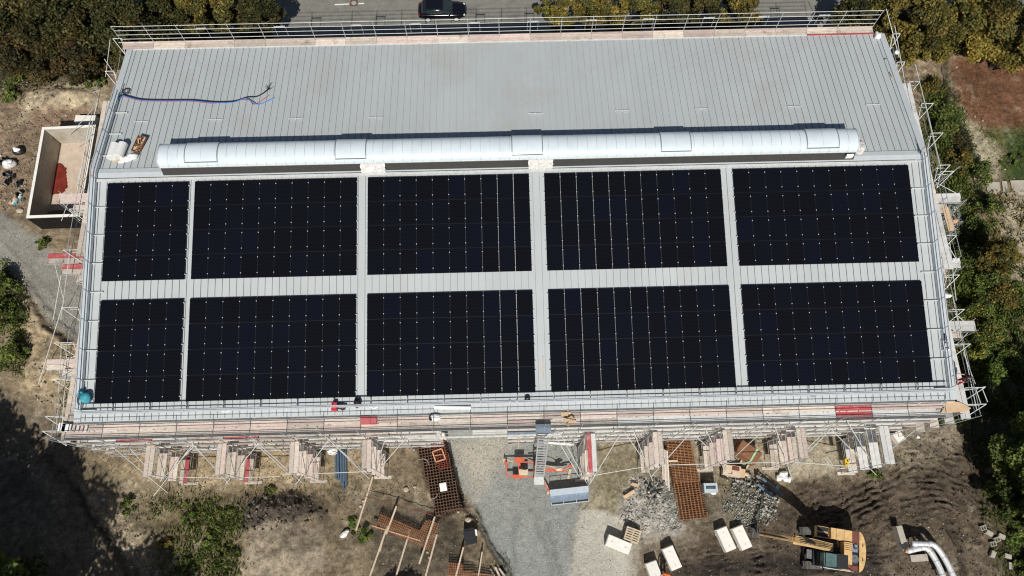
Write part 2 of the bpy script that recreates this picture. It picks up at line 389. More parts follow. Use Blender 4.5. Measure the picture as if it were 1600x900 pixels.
C_tan = (.205, .160, .104); C_brown = (.13, .104, .074); C_mud = (.088, .07, .053); C_dark = (.034, .028, .023)
C_sand = (.40, .33, .225); C_grav = (.275, .285, .268); C_dust = (.36, .335, .28); C_pad = (.43, .41, .355)
C_leaf = (.15, .075, .042); C_grass = (.065, .07, .028); C_green = (.045, .07, .02); C_rear = (.05, .052, .028)
LAYERS = [  # polygon in the photograph, colour, softness, bump height, colour noise
 ([(-80, -60), (1700, -60), (1700, 62), (-80, 85)], C_rear, .5, .05),
 ([(-60, 60), (180, 62), (170, 130), (90, 125), (30, 150), (-60, 150)], (.085, .07, .04), 1.0, .08),
 ([(-60, 150), (170, 150), (150, 200), (60, 210), (42, 335), (-60, 330)], (.215, .158, .105), .8, .08),
 ([(38, 160), (60, 135), (100, 128), (168, 125), (166, 160), (120, 172), (62, 182), (40, 190)], C_sand, .5, .07),
 ([(45, 175), (140, 168), (150, 195), (60, 198)], (.24, .165, .11), .4, .05),
 ([(-60, 330), (10, 335), (40, 360), (75, 385), (118, 425), (128, 470), (128, 540), (102, 532), (70, 500), (32, 455), (-60, 415)], (.275, .262, .225), .4, .02),
 ([(34, 440), (70, 500), (118, 535), (138, 600), (125, 690), (70, 660), (30, 600), (22, 500)], (.33, .26, .165), .6, .10),
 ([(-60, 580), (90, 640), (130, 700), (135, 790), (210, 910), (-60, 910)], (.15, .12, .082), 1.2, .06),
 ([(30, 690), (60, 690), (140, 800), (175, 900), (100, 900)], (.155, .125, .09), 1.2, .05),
 ([(140, 690), (640, 690), (620, 770), (560, 765), (440, 768), (330, 770), (250, 790), (190, 770), (150, 740)], (.30, .238, .152), .9, .07),
 ([(118, 770), (170, 775), (215, 800), (262, 840), (275, 905), (215, 905), (170, 850), (130, 800)], (.33, .27, .18), .6, .12),
 ([(150, 740), (260, 770), (330, 780), (300, 800), (230, 815), (160, 780)], (.20, .165, .11), .9, .10),
 ([(380, 832), (440, 812), (505, 822), (515, 880), (480, 905), (375, 905)], (.27, .225, .165), .6, .08),
 ([(372, 790), (420, 768), (470, 770), (505, 780), (516, 812), (490, 802), (455, 815), (410, 822), (375, 830)], (.060, .048, .038), .35, .16),
 ([(230, 780), (370, 775), (385, 830), (375, 905), (240, 905)], (.15, .122, .07), .8, .09),
 ([(515, 770), (640, 690), (650, 800), (725, 800), (800, 905), (520, 905)], (.195, .155, .102), .9, .08),
 ([(575, 780), (700, 800), (740, 860), (700, 905), (580, 905)], (.098, .08, .058), .8, .07),
 ([(672, 660), (940, 660), (938, 740), (915, 790), (897, 840), (893, 910), (795, 910), (765, 850), (735, 795), (705, 710)], C_grav, .35, .015),
 ([(702, 690), (785, 676), (800, 700), (770, 745), (745, 790), (725, 740)], C_dust, .9, .015),
 ([(930, 660), (1060, 660), (1060, 760), (980, 775), (965, 800), (905, 800), (920, 745)], (.25, .215, .145), .6, .05),
 ([(940, 720), (985, 720), (975, 800), (935, 790)], (.20, .175, .115), .6, .05),
 ([(905, 798), (975, 798), (1000, 838), (1005, 905), (891, 905)], C_pad, .25, .01),
 ([(990, 840), (1100, 800), (1110, 905), (985, 905)], (.178, .148, .108), .9, .06),
 ([(645, 690), (697, 682), (726, 796), (680, 808)], (.03, .026, .022), .2, .03),  # ground under the tall rebar stack darkened, shade put into its colour
 ([(1036, 692), (1080, 687), (1108, 810), (1060, 815)], (.05, .038, .028), .25, .03),  # painted shade under the flat rebar mats
 ([(985, 745), (1035, 740), (1062, 790), (1062, 830), (1000, 838), (968, 800)], (.36, .34, .30), .6, .10),
 ([(1000, 660), (1330, 660), (1330, 745), (1100, 750), (1000, 745)], (.265, .225, .16), .7, .05),
 ([(1230, 690), (1310, 690), (1312, 742), (1262, 752), (1235, 745)], (.36, .315, .23), .4, .03),
 ([(1100, 770), (1200, 760), (1215, 830), (1110, 840)], (.17, .145, .105), .7, .06),
 ([(1095, 845), (1180, 810), (1250, 750), (1340, 745), (1400, 700), (1470, 665), (1525, 690), (1535, 800), (1550, 905), (1000, 905)], (.104, .080, .056), .8, .12),
 ([(1340, 725), (1440, 650), (1510, 660), (1500, 700), (1420, 735)], (.205, .172, .125), .9, .07),
 ([(1070, 882), (1180, 868), (1260, 862), (1400, 850), (1420, 905), (1040, 905)], C_dark, .6, .10),
 ([(1380, 830), (1440, 820), (1480, 850), (1550, 850), (1540, 905), (1380, 905)], (.15, .118, .084), .7, .10),
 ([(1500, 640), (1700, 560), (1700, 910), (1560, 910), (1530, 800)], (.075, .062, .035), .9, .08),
 ([(1400, 85), (1480, 85), (1490, 150), (1450, 190), (1425, 170)], (.25, .19, .125), .8, .08),
 ([(1485, 90), (1700, 80), (1700, 195), (1560, 205), (1515, 190), (1490, 150)], C_leaf, .7, .05),
 ([(1450, 120), (1490, 150), (1520, 250), (1540, 420), (1700, 420), (1700, 650), (1500, 660), (1470, 400), (1440, 190)], (.105, .095, .048), .8, .07),
 ([(1500, 185), (1535, 205), (1570, 240), (1562, 278), (1540, 285), (1515, 240)], (.33, .29, .20), .6, .07),
 ([(1530, 205), (1700, 190), (1700, 282), (1568, 282), (1570, 240)], (.095, .095, .035), .6, .06),
 ([(1572, 215), (1700, 195), (1700, 285), (1575, 280)], C_green, .6, .06),
 ([(1462, 275), (1490, 268), (1508, 310), (1508, 350), (1490, 375), (1468, 372)], (.27, .28, .27), .25, .06),
 ([(1475, 400), (1500, 400), (1505, 450), (1480, 455)], (.28, .23, .16), .4, .06),
 ([(1555, 300), (1700, 290), (1700, 480), (1585, 470)], (.30, .26, .18), .9, .06),
]
xs = np.concatenate([[-500, -250, -120, -70, -45, -33, -27], np.arange(-24, 86, .10), [97, 110, 135, 180, 300, 560]])
ys = np.concatenate([[-400, -200, -100, -62, -46, -38, -34], np.arange(-31, 20, .10), np.arange(20, 34, .5), [40, 60, 100, 200, 420]])
GX, GY = np.meshgrid(xs, ys)
gx, gy = GX.ravel(), GY.ravel()
wx = gx + .45 * fbm(gx, gy, 2.2, 3) + .18 * fbm(gx, gy, .6, 5); wy = gy + .45 * fbm(gx, gy, 2.2, 9) + .18 * fbm(gx, gy, .6, 13)
alb = np.empty((len(gx), 3)); alb[:] = C_tan
amp = np.full(len(gx), .05); vary = np.ones(len(gx))
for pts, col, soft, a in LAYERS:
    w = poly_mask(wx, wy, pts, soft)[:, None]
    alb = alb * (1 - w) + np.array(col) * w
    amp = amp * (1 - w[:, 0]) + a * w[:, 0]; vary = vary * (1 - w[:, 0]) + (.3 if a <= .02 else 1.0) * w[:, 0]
hz = amp * (1.15 * fbm(gx, gy, 1.3, 21, 5, .68) + 1.1 * fbm(gx, gy, .42, 31, 2))
mot = 1 + .55 * fbm(gx, gy, 3.0, 41, 6, .66) + .40 * fbm(gx, gy, .55, 47, 3, .7)
cl = fbm(gx, gy, 1.1, 51, 3)
rough_ok = np.clip(amp / .05, .25, 1)
alb *= (1 + (mot - 1) * rough_ok)[:, None]
alb += (np.clip(cl - .34, 0, 1) * .26 * rough_ok)[:, None] * np.array((1, .92, .75))
def mound(u, v, r, h, ry=None):
    c = P(u, v); ry = ry or r
    global hz
    d = ((gx - c.x) / r) ** 2 + ((gy - c.y) / ry) ** 2
    hz = hz + h * np.exp(-d * 1.3) * (1 + .25 * fbm(gx, gy, .8, 77, 3))
mound(100, 152, 3.2, .75, 1.0); mound(75, 165, 1.5, .35, .8)
mound(440, 792, 2.6, .65, 1.0); mound(480, 795, 1.2, .35, .7); mound(450, 860, 2.8, .55, 1.8)
mound(200, 835, 2.0, .45, 1.6); mound(85, 560, 1.6, .4, 2.2)
mound(1020, 785, 1.7, .75, 1.9); mound(1170, 790, 2.0, .6, 1.7)
mound(1487, 320, 1.0, .9, 2.1)
mound(1450, 715, 2.2, .35, 1.0); mound(1500, 850, 1.6, .3, 1.2)
def track(pts, depth=.17, w=.22, dark=.6):
    global hz, alb
    d = line_dist(wx, wy, pts)
    hz = hz - depth * np.exp(-(d / w) ** 2) + depth * .75 * np.exp(-((d - 1.9 * w) / (w * .8)) ** 2)
    k = np.exp(-(d / (w * 1.5)) ** 2) * dark
    alb = alb * (1 - k[:, None]) + np.array(C_dark) * k[:, None]
for pts in ([(1480, 810), (1490, 850), (1505, 905)],):
    track(pts)
def bundle(pts, n=3, pitch=.52, depth=.10, dark=.45):
    global hz, alb
    d = line_dist(gx + .45 * fbm(gx, gy, 1.9, 61, 4), gy + .45 * fbm(gx, gy, 1.9, 63, 4), pts)
    d = d + .16 * fbm(gx, gy, .7, 67, 3) + .10 * fbm(gx, gy, .25, 69, 2)
    env = np.clip((n * pitch - d) / (pitch * 1.2), 0, 1) * np.clip(.5 + 1.5 * fbm(gx, gy, 1.2, 65, 4), 0.0, 1.3); c = np.cos(2 * np.pi * d / pitch)
    hz = hz + .85 * depth * env * c
    k = (np.clip(-c, 0, 1) * env * dark).clip(0, .8)
    alb = alb * (1 - k[:, None]) + np.array(C_dark) * k[:, None]
bundle([(1300, 790), (1360, 762), (1420, 738), (1470, 730), (1510, 750), (1530, 785)], 5, .34, .07, .55)
bundle([(1340, 830), (1400, 800), (1450, 785), (1500, 800)], 4, .36, .07, .55)
bundle([(1060, 895), (1180, 884), (1260, 878)], 6, .33, .05, .5)
bundle([(1180, 800), (1260, 785), (1340, 752)], 4, .36, .05, .4)
bundle([(1290, 800), (1345, 775), (1410, 745), (1455, 733), (1500, 748), (1528, 775)], 4)
bundle([(1325, 822), (1390, 792), (1440, 778), (1480, 782), (1518, 800)], 3)
bundle([(1225, 800), (1290, 775), (1360, 742)], 3, .6, .06, .35)
bundle([(1440, 725), (1455, 700), (1470, 672)], 2, .5, .07, .4)
bundle([(1380, 830), (1440, 822)], 2, .45, .06, .4)
bundle([(1060, 880), (1180, 872), (1260, 866)], 4, .42, .06, .5)
bundle([(1352, 850), (1400, 840), (1425, 835)], 5, .4, .08, .5)
bundle([(1110, 900), (1250, 893), (1400, 893)], 3, .42, .06, .45)
bundle([(960, 850), (1060, 835), (1120, 815)], 2, .5, .03, .2)
for k in range(0):
    o = k * 6
    track([(1060, 868 + o), (1130, 872 + o * .9), (1200, 868 + o), (1255, 862 + o)], .10, .16, .5)
for k in range(0):
    track([(1350, 832 + k * 13), (1385, 826 + k * 13), (1420, 818 + k * 15)], .12, .2, .6)
for pts in ([(722, 798), (745, 822), (768, 858), (792, 905)], [(740, 800), (760, 832), (782, 868), (800, 900)]):
    track(pts, .14, .11, .8)
for pts in ([(840, 800), (850, 840), (868, 905)], [(812, 800), (805, 850), (800, 905)], [(858, 815), (866, 850), (878, 905)]):
    track(pts, .02, .18, .22)
for pts in ([(60, 690), (100, 740), (140, 810), (200, 900)], [(118, 768), (150, 820), (215, 900)]):
    track(pts, .10, .2, .55)
for pts in ([(10, 380), (70, 440), (118, 500)], [(0, 405), (60, 460), (105, 520)]):
    track(pts, .03, .2, .2)
track([(36, 452), (72, 500), (108, 532)], .25, .3, .45)
track([(1473, 92), (1478, 140), (1486, 200)], .2, .25, .6)
# level out under the building and the road
flat = np.clip((gy - 19.5) / 1.5, 0, 1)
hz = hz * (1 - flat)
bas = poly_mask(gx, gy, [(76, 214), (140, 210), (120, 326), (62, 330)], .1) > .5
hz[bas] = -.6
hall = (gx > -.8) & (gx < 60.5) & (gy > -16.6) & (gy < 13)
hz[hall] *= .2
far = np.clip((np.hypot((gx - 30) / 1.3, gy) - 62) / 15, 0, 1); hz *= (1 - far)
fr = np.clip(np.maximum(np.maximum(-21 - gx, gx - 83), np.maximum(-29 - gy, gy - 33)) / 3, 0, 1)[:, None]
alb = alb * (1 - fr) + np.array((.085, .085, .045)) * fr; hz = hz * (1 - fr[:, 0])
alb = np.clip(alb, .012, .6)
nx_, ny_ = len(xs), len(ys)
ii, jj = np.meshgrid(np.arange(nx_ - 1), np.arange(ny_ - 1))
a0 = (jj * nx_ + ii).ravel()
GF = np.stack([a0, a0 + 1, a0 + 1 + nx_, a0 + nx_], 1)
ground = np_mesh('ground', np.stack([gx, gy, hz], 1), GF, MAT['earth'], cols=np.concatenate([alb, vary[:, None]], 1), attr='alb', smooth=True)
tag(ground, 'bare building-site earth with gravel, mud and weeds around the hall', None, None, 'structure')
_gi = {}
def gz(x, y):
    i = int(np.clip(np.searchsorted(xs, x), 1, nx_ - 1)); j = int(np.clip(np.searchsorted(ys, y), 1, ny_ - 1))
    return float(hz[j * nx_ + i])
def G(u, v, dz=0.0):
    p = P(u, v); p.z = gz(p.x, p.y) + dz
    return p
def gzv(x, y):
    i = np.clip(np.searchsorted(xs, x), 1, nx_ - 1); j = np.clip(np.searchsorted(ys, y), 1, ny_ - 1)
    return hz[j * nx_ + i]

# road north of the hall, with pavement and kerb
mb = MB(); mb.add([(-120, 22.9, .006), (180, 22.9, .006), (180, 31.5, .006), (-120, 31.5, .006)], [(0, 1, 2, 3)])
tag(mb.build('road', MAT['asphalt']), 'grey asphalt road running behind the hall', None, None, 'structure')
mb = MB(); mb.bx(-120, 180, 20.6, 22.74, -.2, .11); 
tag(mb.build('pavement', MAT['paving']), 'paved footway between road and hall', None, None, 'structure')
mb = MB()
for k in range(120): mb.bx(-60 + k, -60 + k + .985, 22.745, 22.9, -.2, .125)
tag(mb.build('kerb', MAT['kerb_stone']), 'stone kerb along the road', None, None, 'structure')
mb = MB()
a = P(523, 7.5); b = P(545, 6.3); mb.bar((a.x, a.y, .011), (b.x, b.y, .011), .13, .006)
a = P(560, 5.8); b = P(569, 5.3); mb.bar((a.x, a.y, .011), (b.x, b.y, .011), .13, .006)
mb.bx(-60, -20, 26.55, 26.67, .008, .0135); mb.bx(60, 100, 26.3, 26.42, .008, .0135)
tag(mb.build('road_marking', MAT['road_paint']), 'white dashes painted on the road', None, None, 'structure')
p = P(553, 5); mb = MB(); mb.bx(p.x - .36, p.x + .36, p.y - .36, p.y + .36, .008, .03, 0); mb.lathe((p.x, p.y, .03), [(.25, 0), (.25, .012), (.02, .012)], 16, 1)
tag(mb.build('manhole_cover', [MAT['rust'], MAT['kerb_stone']], loc=(p.x, p.y, 0)), 'square brown manhole cover with pale round lid set in the road', 'manhole cover')
# ================================================================== HALL
LX = 59.7; YE, YR, YB = -16.42, .80, 12.70; ZE, ZR, ZB = 9.57, 12.61, 10.71
def rz(y):
    return ZE + (y - YE) * (ZR - ZE) / (YR - YE) if y <= YR else ZR + (y - YR) * (ZB - ZR) / (YB - YR)
SF = math.atan2(ZR - ZE, YR - YE); SB = math.atan2(ZB - ZR, YB - YR)
hall = thing('industrial_hall', 'long hall with grey standing seam roof carrying black solar panels', 'hall', (0, 0, 0))
mb = MB()
yf, yb = -16.05, 12.35; xa, xb = .3, 59.4
zf = rz(yf) - .12; zb_ = rz(yb) - .12; zt = ZR - .14
# walls with a real thickness, front wall with a gate opening
g0, g1 = P(700, 700, 0).x, P(800, 700, 0).x
mb.bx(xa, g0, yf, yf + .35, 0, zf); mb.bx(g1, xb, yf, yf + .35, 0, zf); mb.bx(g0, g1, yf, yf + .35, 4.6, zf)
mb.bx(xa, xb, yb - .35, yb, 0, zb_)
for x0 in (xa, xb - .35):
    pr = [(yf + .35, 0), (yb - .35, 0), (yb - .35, rz(yb - .35) - .12), (YR, zt), (yf + .35, rz(yf + .35) - .12)]
    n = 5; vs = [(x0, y, z) for y, z in pr] + [(x0 + .35, y, z) for y, z in pr]
    mb.add(vs, [tuple(range(n)), tuple(reversed(range(n, 2 * n)))] + [(i, i + n, (i + 1) % n + n, (i + 1) % n) for i in range(n)])
mb.build('wall', MAT['wall_paint'], hall)
mb = MB(); mb.bx(g0 + .05, g1 - .05, yf + .12, yf + .2, .05, 4.55)
for k in range(10): mb.bx(g0 + .05, g1 - .05, yf + .10, yf + .119, .3 + k * .44, .32 + k * .44)
gate = mb.build('gate', MAT['galv_white'], hall)
# roof sheets with standing seams
mb = MB()
def slab(y0, y1, t=.10):
    z0, z1 = rz(y0), rz(y1)
    mb.hexa([(0, y0, z0 - t), (LX, y0, z0 - t), (LX, y1, z1 - t), (0, y1, z1 - t)], [(0, y0, z0), (LX, y0, z0), (LX, y1, z1), (0, y1, z1)])
slab(YE, YR); slab(YR, YB)
SE = .4975
for k in range(1, int(LX / SE) + 1):
    x = k * SE
    if x > LX - .1: break
    for y0, y1 in ((YE + .02, YR - .34), (YR + .34, YB - .03)):
        z0, z1 = rz(y0), rz(y1)
        w = .0105; h = .064
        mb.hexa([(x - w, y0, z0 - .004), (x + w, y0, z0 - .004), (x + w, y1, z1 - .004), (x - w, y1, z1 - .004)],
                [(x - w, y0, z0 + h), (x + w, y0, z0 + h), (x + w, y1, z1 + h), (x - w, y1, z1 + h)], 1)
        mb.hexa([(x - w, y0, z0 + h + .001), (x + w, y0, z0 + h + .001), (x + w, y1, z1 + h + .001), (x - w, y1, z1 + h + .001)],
                [(x - w, y0, z0 + h + .006), (x + w, y0, z0 + h + .006), (x + w, y1, z1 + h + .006), (x - w, y1, z1 + h + .006)], 1 if y0 < 0 else 0)  # front caps dark too, joint shadow painted into their colour
roof = mb.build('roof', [MAT['roof_sheet'], MAT['roof_seam_shade']], hall)
mb = MB()
for y0, y1 in ((YR - .36, YR), (YR, YR + .36)):
    z0, z1 = rz(y0) + .075, rz(y1) + .075
    mb.hexa([(-.02, y0, z0 - .07), (LX + .02, y0, z0 - .07), (LX + .02, y1, z1 - .07), (-.02, y1, z1 - .07)], [(-.02, y0, z0), (LX + .02, y0, z0), (LX + .02, y1, z1), (-.02, y1, z1)])
mb.build('ridge_cap', MAT['roof_trim'], roof)
for sx in (0, 1):
    mb = MB(); x0 = -.24 if sx == 0 else LX - .22; x1 = x0 + .46
    for y0, y1 in ((YE - .03, YR - .37), (YR + .37, YB + .03)):
        z0, z1 = rz(y0), rz(y1)
        mb.hexa([(x0, y0, z0 - .22), (x1, y0, z0 - .22), (x1, y1, z1 - .22), (x0, y1, z1 - .22)], [(x0, y0, z0 + .10), (x1, y0, z0 + .10), (x1, y1, z1 + .10), (x0, y1, z1 + .10)])
    mb.build('verge_trim', MAT['roof_trim'], roof)
mb = MB(); mb.bx(-.1, LX + .1, YB + .01, YB + .16, ZB - .16, ZB + .015); mb.build('gutter', MAT['galv_white'], roof)
mb = MB()
mb.bx(-.1, LX + .1, YE - .16, YE - .145, ZE - .17, ZE + .01); mb.bx(-.1, LX + .1, YE - .015, YE - .002, ZE - .17, ZE - .01); mb.bx(-.1, LX + .1, YE - .145, YE - .015, ZE - .17, ZE - .155)
mb.build('gutter', MAT['galv_white'], roof)
# slim H brackets on the rear slope
for u, v in ((221, 190), (337, 187), (462, 185.5), (587, 183), (837, 177), (972, 173), (1096, 170), (1241, 166), (1364, 163.5)):
    p = P(u, v, 11.8)
    for _ in range(3): p = P(u, v, rz(p.y) + .08)
    mb = MB(); z = rz(p.y) + .085
    mb.bx(p.x - .5, p.x + .5, p.y - .02, p.y + .02, z, z + .04)
    for dx in (-.49, 0, .49): mb.bx(p.x + dx - .02, p.x + dx + .02, p.y - .09, p.y + .09, z - .03, z - .003)
    mb.build('roof_anchor', MAT['galv_white'], roof)
# skylight: long barrel vault on a dark kerb
SX0, SX1, SY0, SY1 = 4.95, 54.55, .80, 2.62; ZC = 13.22
mb = MB()
mb.hexa([(SX0 + .05, .42, 12.4), (SX1 - .05, .42, 12.4), (SX1 - .05, SY1 - .06, 12.0), (SX0 + .05, SY1 - .06, 12.0)], [(SX0 + .05, .80, ZC), (SX1 - .05, .80, ZC), (SX1 - .05, SY1 - .06, ZC), (SX0 + .05, SY1 - .06, ZC)])
sky_l = mb.build('skylight', MAT['curb_board'], hall)
def arc(t, lift=0.0, w=None):
    a = math.pi * (1 - t); rr = (SY1 - SY0) / 2
    return (SY0 + SY1) / 2 + (rr + lift) * math.cos(a), ZC + .06 + (.60 + lift) * math.sin(a) ** .9
def vault(mb, x0, x1, t0, t1, lift, n=14, thick=.03, m=0):
    vs = []; 
    for i in range(n + 1):
        t = t0 + (t1 - t0) * i / n; y, z = arc(t, lift); y2, z2 = arc(t, lift - thick)
        vs += [(x0, y, z), (x1, y, z), (x0, y2, z2), (x1, y2, z2)]
    fs = []
    for i in range(n):
        b = i * 4; c = b + 4
        fs += [(b, b + 1, c + 1, c), (b + 2, c + 2, c + 3, b + 3), (b, c, c + 2, b + 2), (b + 1, b + 3, c + 3, c + 1)]
    fs += [(0, 2, 3, 1), (n * 4, n * 4 + 1, n * 4 + 3, n * 4 + 2)]
    mb.add(vs, fs, m)
mb = MB(); vault(mb, SX0, SX1, 0, 1, 0, 22, .05); mb.build('glazing', MAT['glazing'], sky_l)
mb = MB(); mb.bx(SX0 - .04, SX1 + .04, SY0 - .02, SY0 + .10, ZC + .002, ZC + .075); mb.bx(SX0 - .04, SX1 + .04, SY1 - .10, SY1 + .05, ZC + .002, ZC + .075); mb.build('base_frame', MAT['galv_white'], sky_l)
mb = MB(); nb = 72
for k in range(nb + 1):
    x = SX0 + .03 + (SX1 - SX0 - .06) * k / nb
    vault(mb, x - .022, x + .022, .02, .98, .022, 14, .02)
mb.build('glazing_bar', MAT['glazing_bar'], sky_l)
for x in (SX0 - .03, SX1 + .005):
    mb = MB(); n = 18; vs = []
    for i in range(n + 1):
        y, z = arc(i / n, .03); vs.append((x, y, z))
    vs = [(x, SY0, ZC + .01)] + vs + [(x, SY1, ZC + .01)]
    k = len(vs); vs += [(x + .025, p[1], p[2]) for p in vs]
    mb.add(vs, [tuple(range(k)), tuple(reversed(range(k, 2 * k)))] + [(i, i + k, (i + 1) % k + k, (i + 1) % k) for i in range(k)])
    mb.build('end_panel', MAT['galv_white'], sky_l)
for u0, u1, v in ((290, 342, 235), (524, 573, 231), (799, 848, 226), (1031, 1079, 220), (1258, 1309, 215)):
    x0, x1 = P(u0, v, 13.7).x, P(u1, v, 13.7).x
    mb = MB(); vault(mb, x0 + .06, x1 - .06, .22, .80, .045, 12, .05, 0)
    vault(mb, x0, x0 + .07, .19, .82, .055, 12, .07, 1); vault(mb, x1 - .07, x1, .19, .82, .055, 12, .07, 1)
    for t in (.20, .81):
        y, z = arc(t, .03); mb.bar((x0, y, z), (x1, y, z), .05, .06, 1)
    vault(mb, (x0 + x1) / 2 - .012, (x0 + x1) / 2 + .012, .22, .80, .055, 12, .02, 2)
    mb.build('vent_hatch', [MAT['glazing'], MAT['hatch_frame'], MAT['glazing_bar']], sky_l)

# ------------------------------------------------------------------ solar arrays: thing > panel, clamp, rail
PWX, PLY = 1.154, 1.77095
STX = [1.10, 7.289, 19.583, 32.171, 45.705]; NC = [5, 10, 10, 11, 11]
TL = Vector((0, 0, 12.60))            # upper edge of the ridge row lies at y = 0
ax_y = Vector((0, -math.cos(SF), -math.sin(SF))); nrm = Vector((0, -math.sin(SF), math.cos(SF)))
rot = Matrix(((1, 0, 0), (0, math.cos(SF), -math.sin(SF)), (0, math.sin(SF), math.cos(SF)))).to_4x4()
mb = MB(); pw, pl, th = 1.141, 1.757, .045
mb.bx(.012, pw - .012, -pl + .012, -.012, -.03, -.002, 0)
for x0, x1, y0, y1 in ((0, pw, -.014, 0), (0, pw, -pl, -pl + .014), (0, .014, -pl + .014, -.014), (pw - .014, pw, -pl + .014, -.014)):
    mb.bx(x0, x1, y0, y1, -th, 0, 1)
pm = mb.build('solar_panel', [MAT['solar_cells'], MAT['panel_frame']]); pan_me = pm.data; bpy.data.objects.remove(pm)
mb = MB(); mb.bx(-.026, .026, -.030, .030, -.01, .014); mb.bx(-.02, .02, -.035, .035, -.14, -.0101)
cm_ = mb.build('clamp', MAT['clamp_alu']); cl_me = cm_.data; bpy.data.objects.remove(cm_)
OFF = .15
names = [['narrow five-column', 'left-hand ten-column', 'middle ten-column', 'right-of-centre eleven-column', 'far right eleven-column'],
         ['narrow five-column', 'left-hand ten-column', 'middle ten-column', 'right-of-centre eleven-column', 'far right eleven-column']]
for row in (0, 1):
    y0 = row * (4 * PLY + 1.3517)
    for b in range(5):
        lab = 'black solar array, ' + names[row][b] + ' block in the row ' + ('under the ridge' if row == 0 else 'along the eave')
        org = TL + Vector((STX[b], 0, 0)) + ax_y * y0 + nrm * .02
        A = thing('solar_array', lab, 'solar array', org, 'solar arrays on the sunny roof slope')
        for r in range(4):
            for c in range(NC[b]):
                o = bpy.data.objects.new('solar_panel', pan_me); COL.objects.link(o); o.parent = A
                wide = (b == 3 and c < 8) or (b == 2 and c > 7)
                o.matrix_local = Matrix.Translation(Vector((c * PWX + (.009 if wide else 0), 0, 0)) + ax_y * (r * PLY)) @ rot @ Matrix.Diagonal((.984 if wide else 1, 1, 1, 1))
            for q in (.16, .795):
                yy = r * PLY + q * 1.755
                for c in range(NC[b] + 1):
                    o = bpy.data.objects.new('clamp', cl_me); COL.objects.link(o); o.parent = A
                    o.matrix_local = Matrix.Translation(Vector((c * PWX - .01, 0, 0)) + ax_y * yy) @ rot
                mb = MB(); x0, x1 = STX[b] - .07, STX[b] + NC[b] * PWX + .05
                pA = TL + Vector((x0, 0, 0)) + ax_y * (y0 + yy) + nrm * (.02 - .06); pB = pA + Vector((x1 - x0, 0, 0))
                mb.bar(pA, pB, .04, .045, 0, nrm); mb.build('mounting_rail', MAT['galv_white'], A)

def on_roof(u, v, h=0.0):
    p = P(u, v, 12)
    for _ in range(6): p = P(u, v, rz(p.y) + h)
    return p
# cable tray along the top of the arrays
mb = MB(); yt = .22
zt_ = rz(yt) + .12
mb.bx(.2, 59.0, yt - .10, yt + .10, zt_, zt_ + .012); mb.bx(.2, 59.0, yt - .10, yt - .088, zt_ + .012, zt_ + .10); mb.bx(.2, 59.0, yt + .088, yt + .10, zt_ + .012, zt_ + .10)
mb.bx(.3, 58.9, yt - .085, yt + .085, zt_ + .085, zt_ + .10)
for k in range(40): mb.bx(.4 + k * 1.5, .44 + k * 1.5, yt - .09, yt + .09, zt_ - .12, zt_ - .001)
tag(mb.build('cable_tray', MAT['galv_white'], loc=(30, yt, zt_)), 'long pale metal cable tray between the ridge and the upper solar arrays', 'cable tray')

# ------------------------------------------------------------------ temporary guardrails on the roof edge
def guardrail(name, label, pts, arms, posts, toe=True):
    t = thing(name, label, 'guardrail', pts[0], 'guardrails on the roof edge')
    for h, r in ((1.02, .036), (.55, .036), (.95, .02)):
        mb = MB(); mb.path([Vector(p) + Vector((0, 0, h)) for p in pts], r, 6)
        mb.build('rail', MAT['alu_rail'], t)
    if toe:
        mb = MB()
        for i in range(len(pts) - 1):
            mb.bar(Vector(pts[i]) + Vector((0, 0, .17)), Vector(pts[i + 1]) + Vector((0, 0, .17)), .035, .24)
        mb.build('toe_board', MAT['alu_rail'], t)
    for p in posts:
        mb = MB(); mb.bar((p[0], p[1], p[2] + .03), (p[0], p[1], p[2] + 1.06), .045, .045, 0, (0, 1, 0)); mb.build('post', MAT['alu_rail'], t)
    for a, b in arms:
        mb = MB(); mb.bar(a, b, .07, .06); mb.build('arm', MAT['galv_white'], t)
    return t
yG = -15.95
posts = []; arms = []
for k in range(24):
    x = 2.35 + k * 2.5
    if x > 59: break
    posts.append((x, yG, rz(yG))); arms.append(((x, yG, rz(yG) + .1), (x, yG + .80, rz(yG + .8) + .1)))
guardrail('guardrail', 'pale metal guardrail along the eave above the wooden scaffold walkway', [(.2, yG, rz(yG)), (59.3, yG, rz(yG))], arms, posts)
def side(x, s, y0, y1, step, lab):
    n = int((y1 - y0) / step); posts = []; arms = []
    for k in range(n + 1):
        y = y0 + k * step; posts.append((x, y, rz(y))); arms.append(((x, y, rz(y) + .11), (x + s * .95, y, rz(y) + .11)))
    ks = [y0, YR, y1] if y0 < YR < y1 else [y0, y1]
    guardrail('guardrail', lab, [(x, y, rz(y)) for y in ks], arms, posts)
side(.28, 1, yG + .25, 8.2, 2.0, 'pale metal guardrail along the left verge running past the ridge')
side(59.42, -1, yG + .25, .75, 2.0, 'pale metal guardrail along the right verge beside the solar arrays')

# ------------------------------------------------------------------ things lying on the roof
def along_roof(px, lift=.09):
    return [on_roof(u, v, lift) for u, v in px]
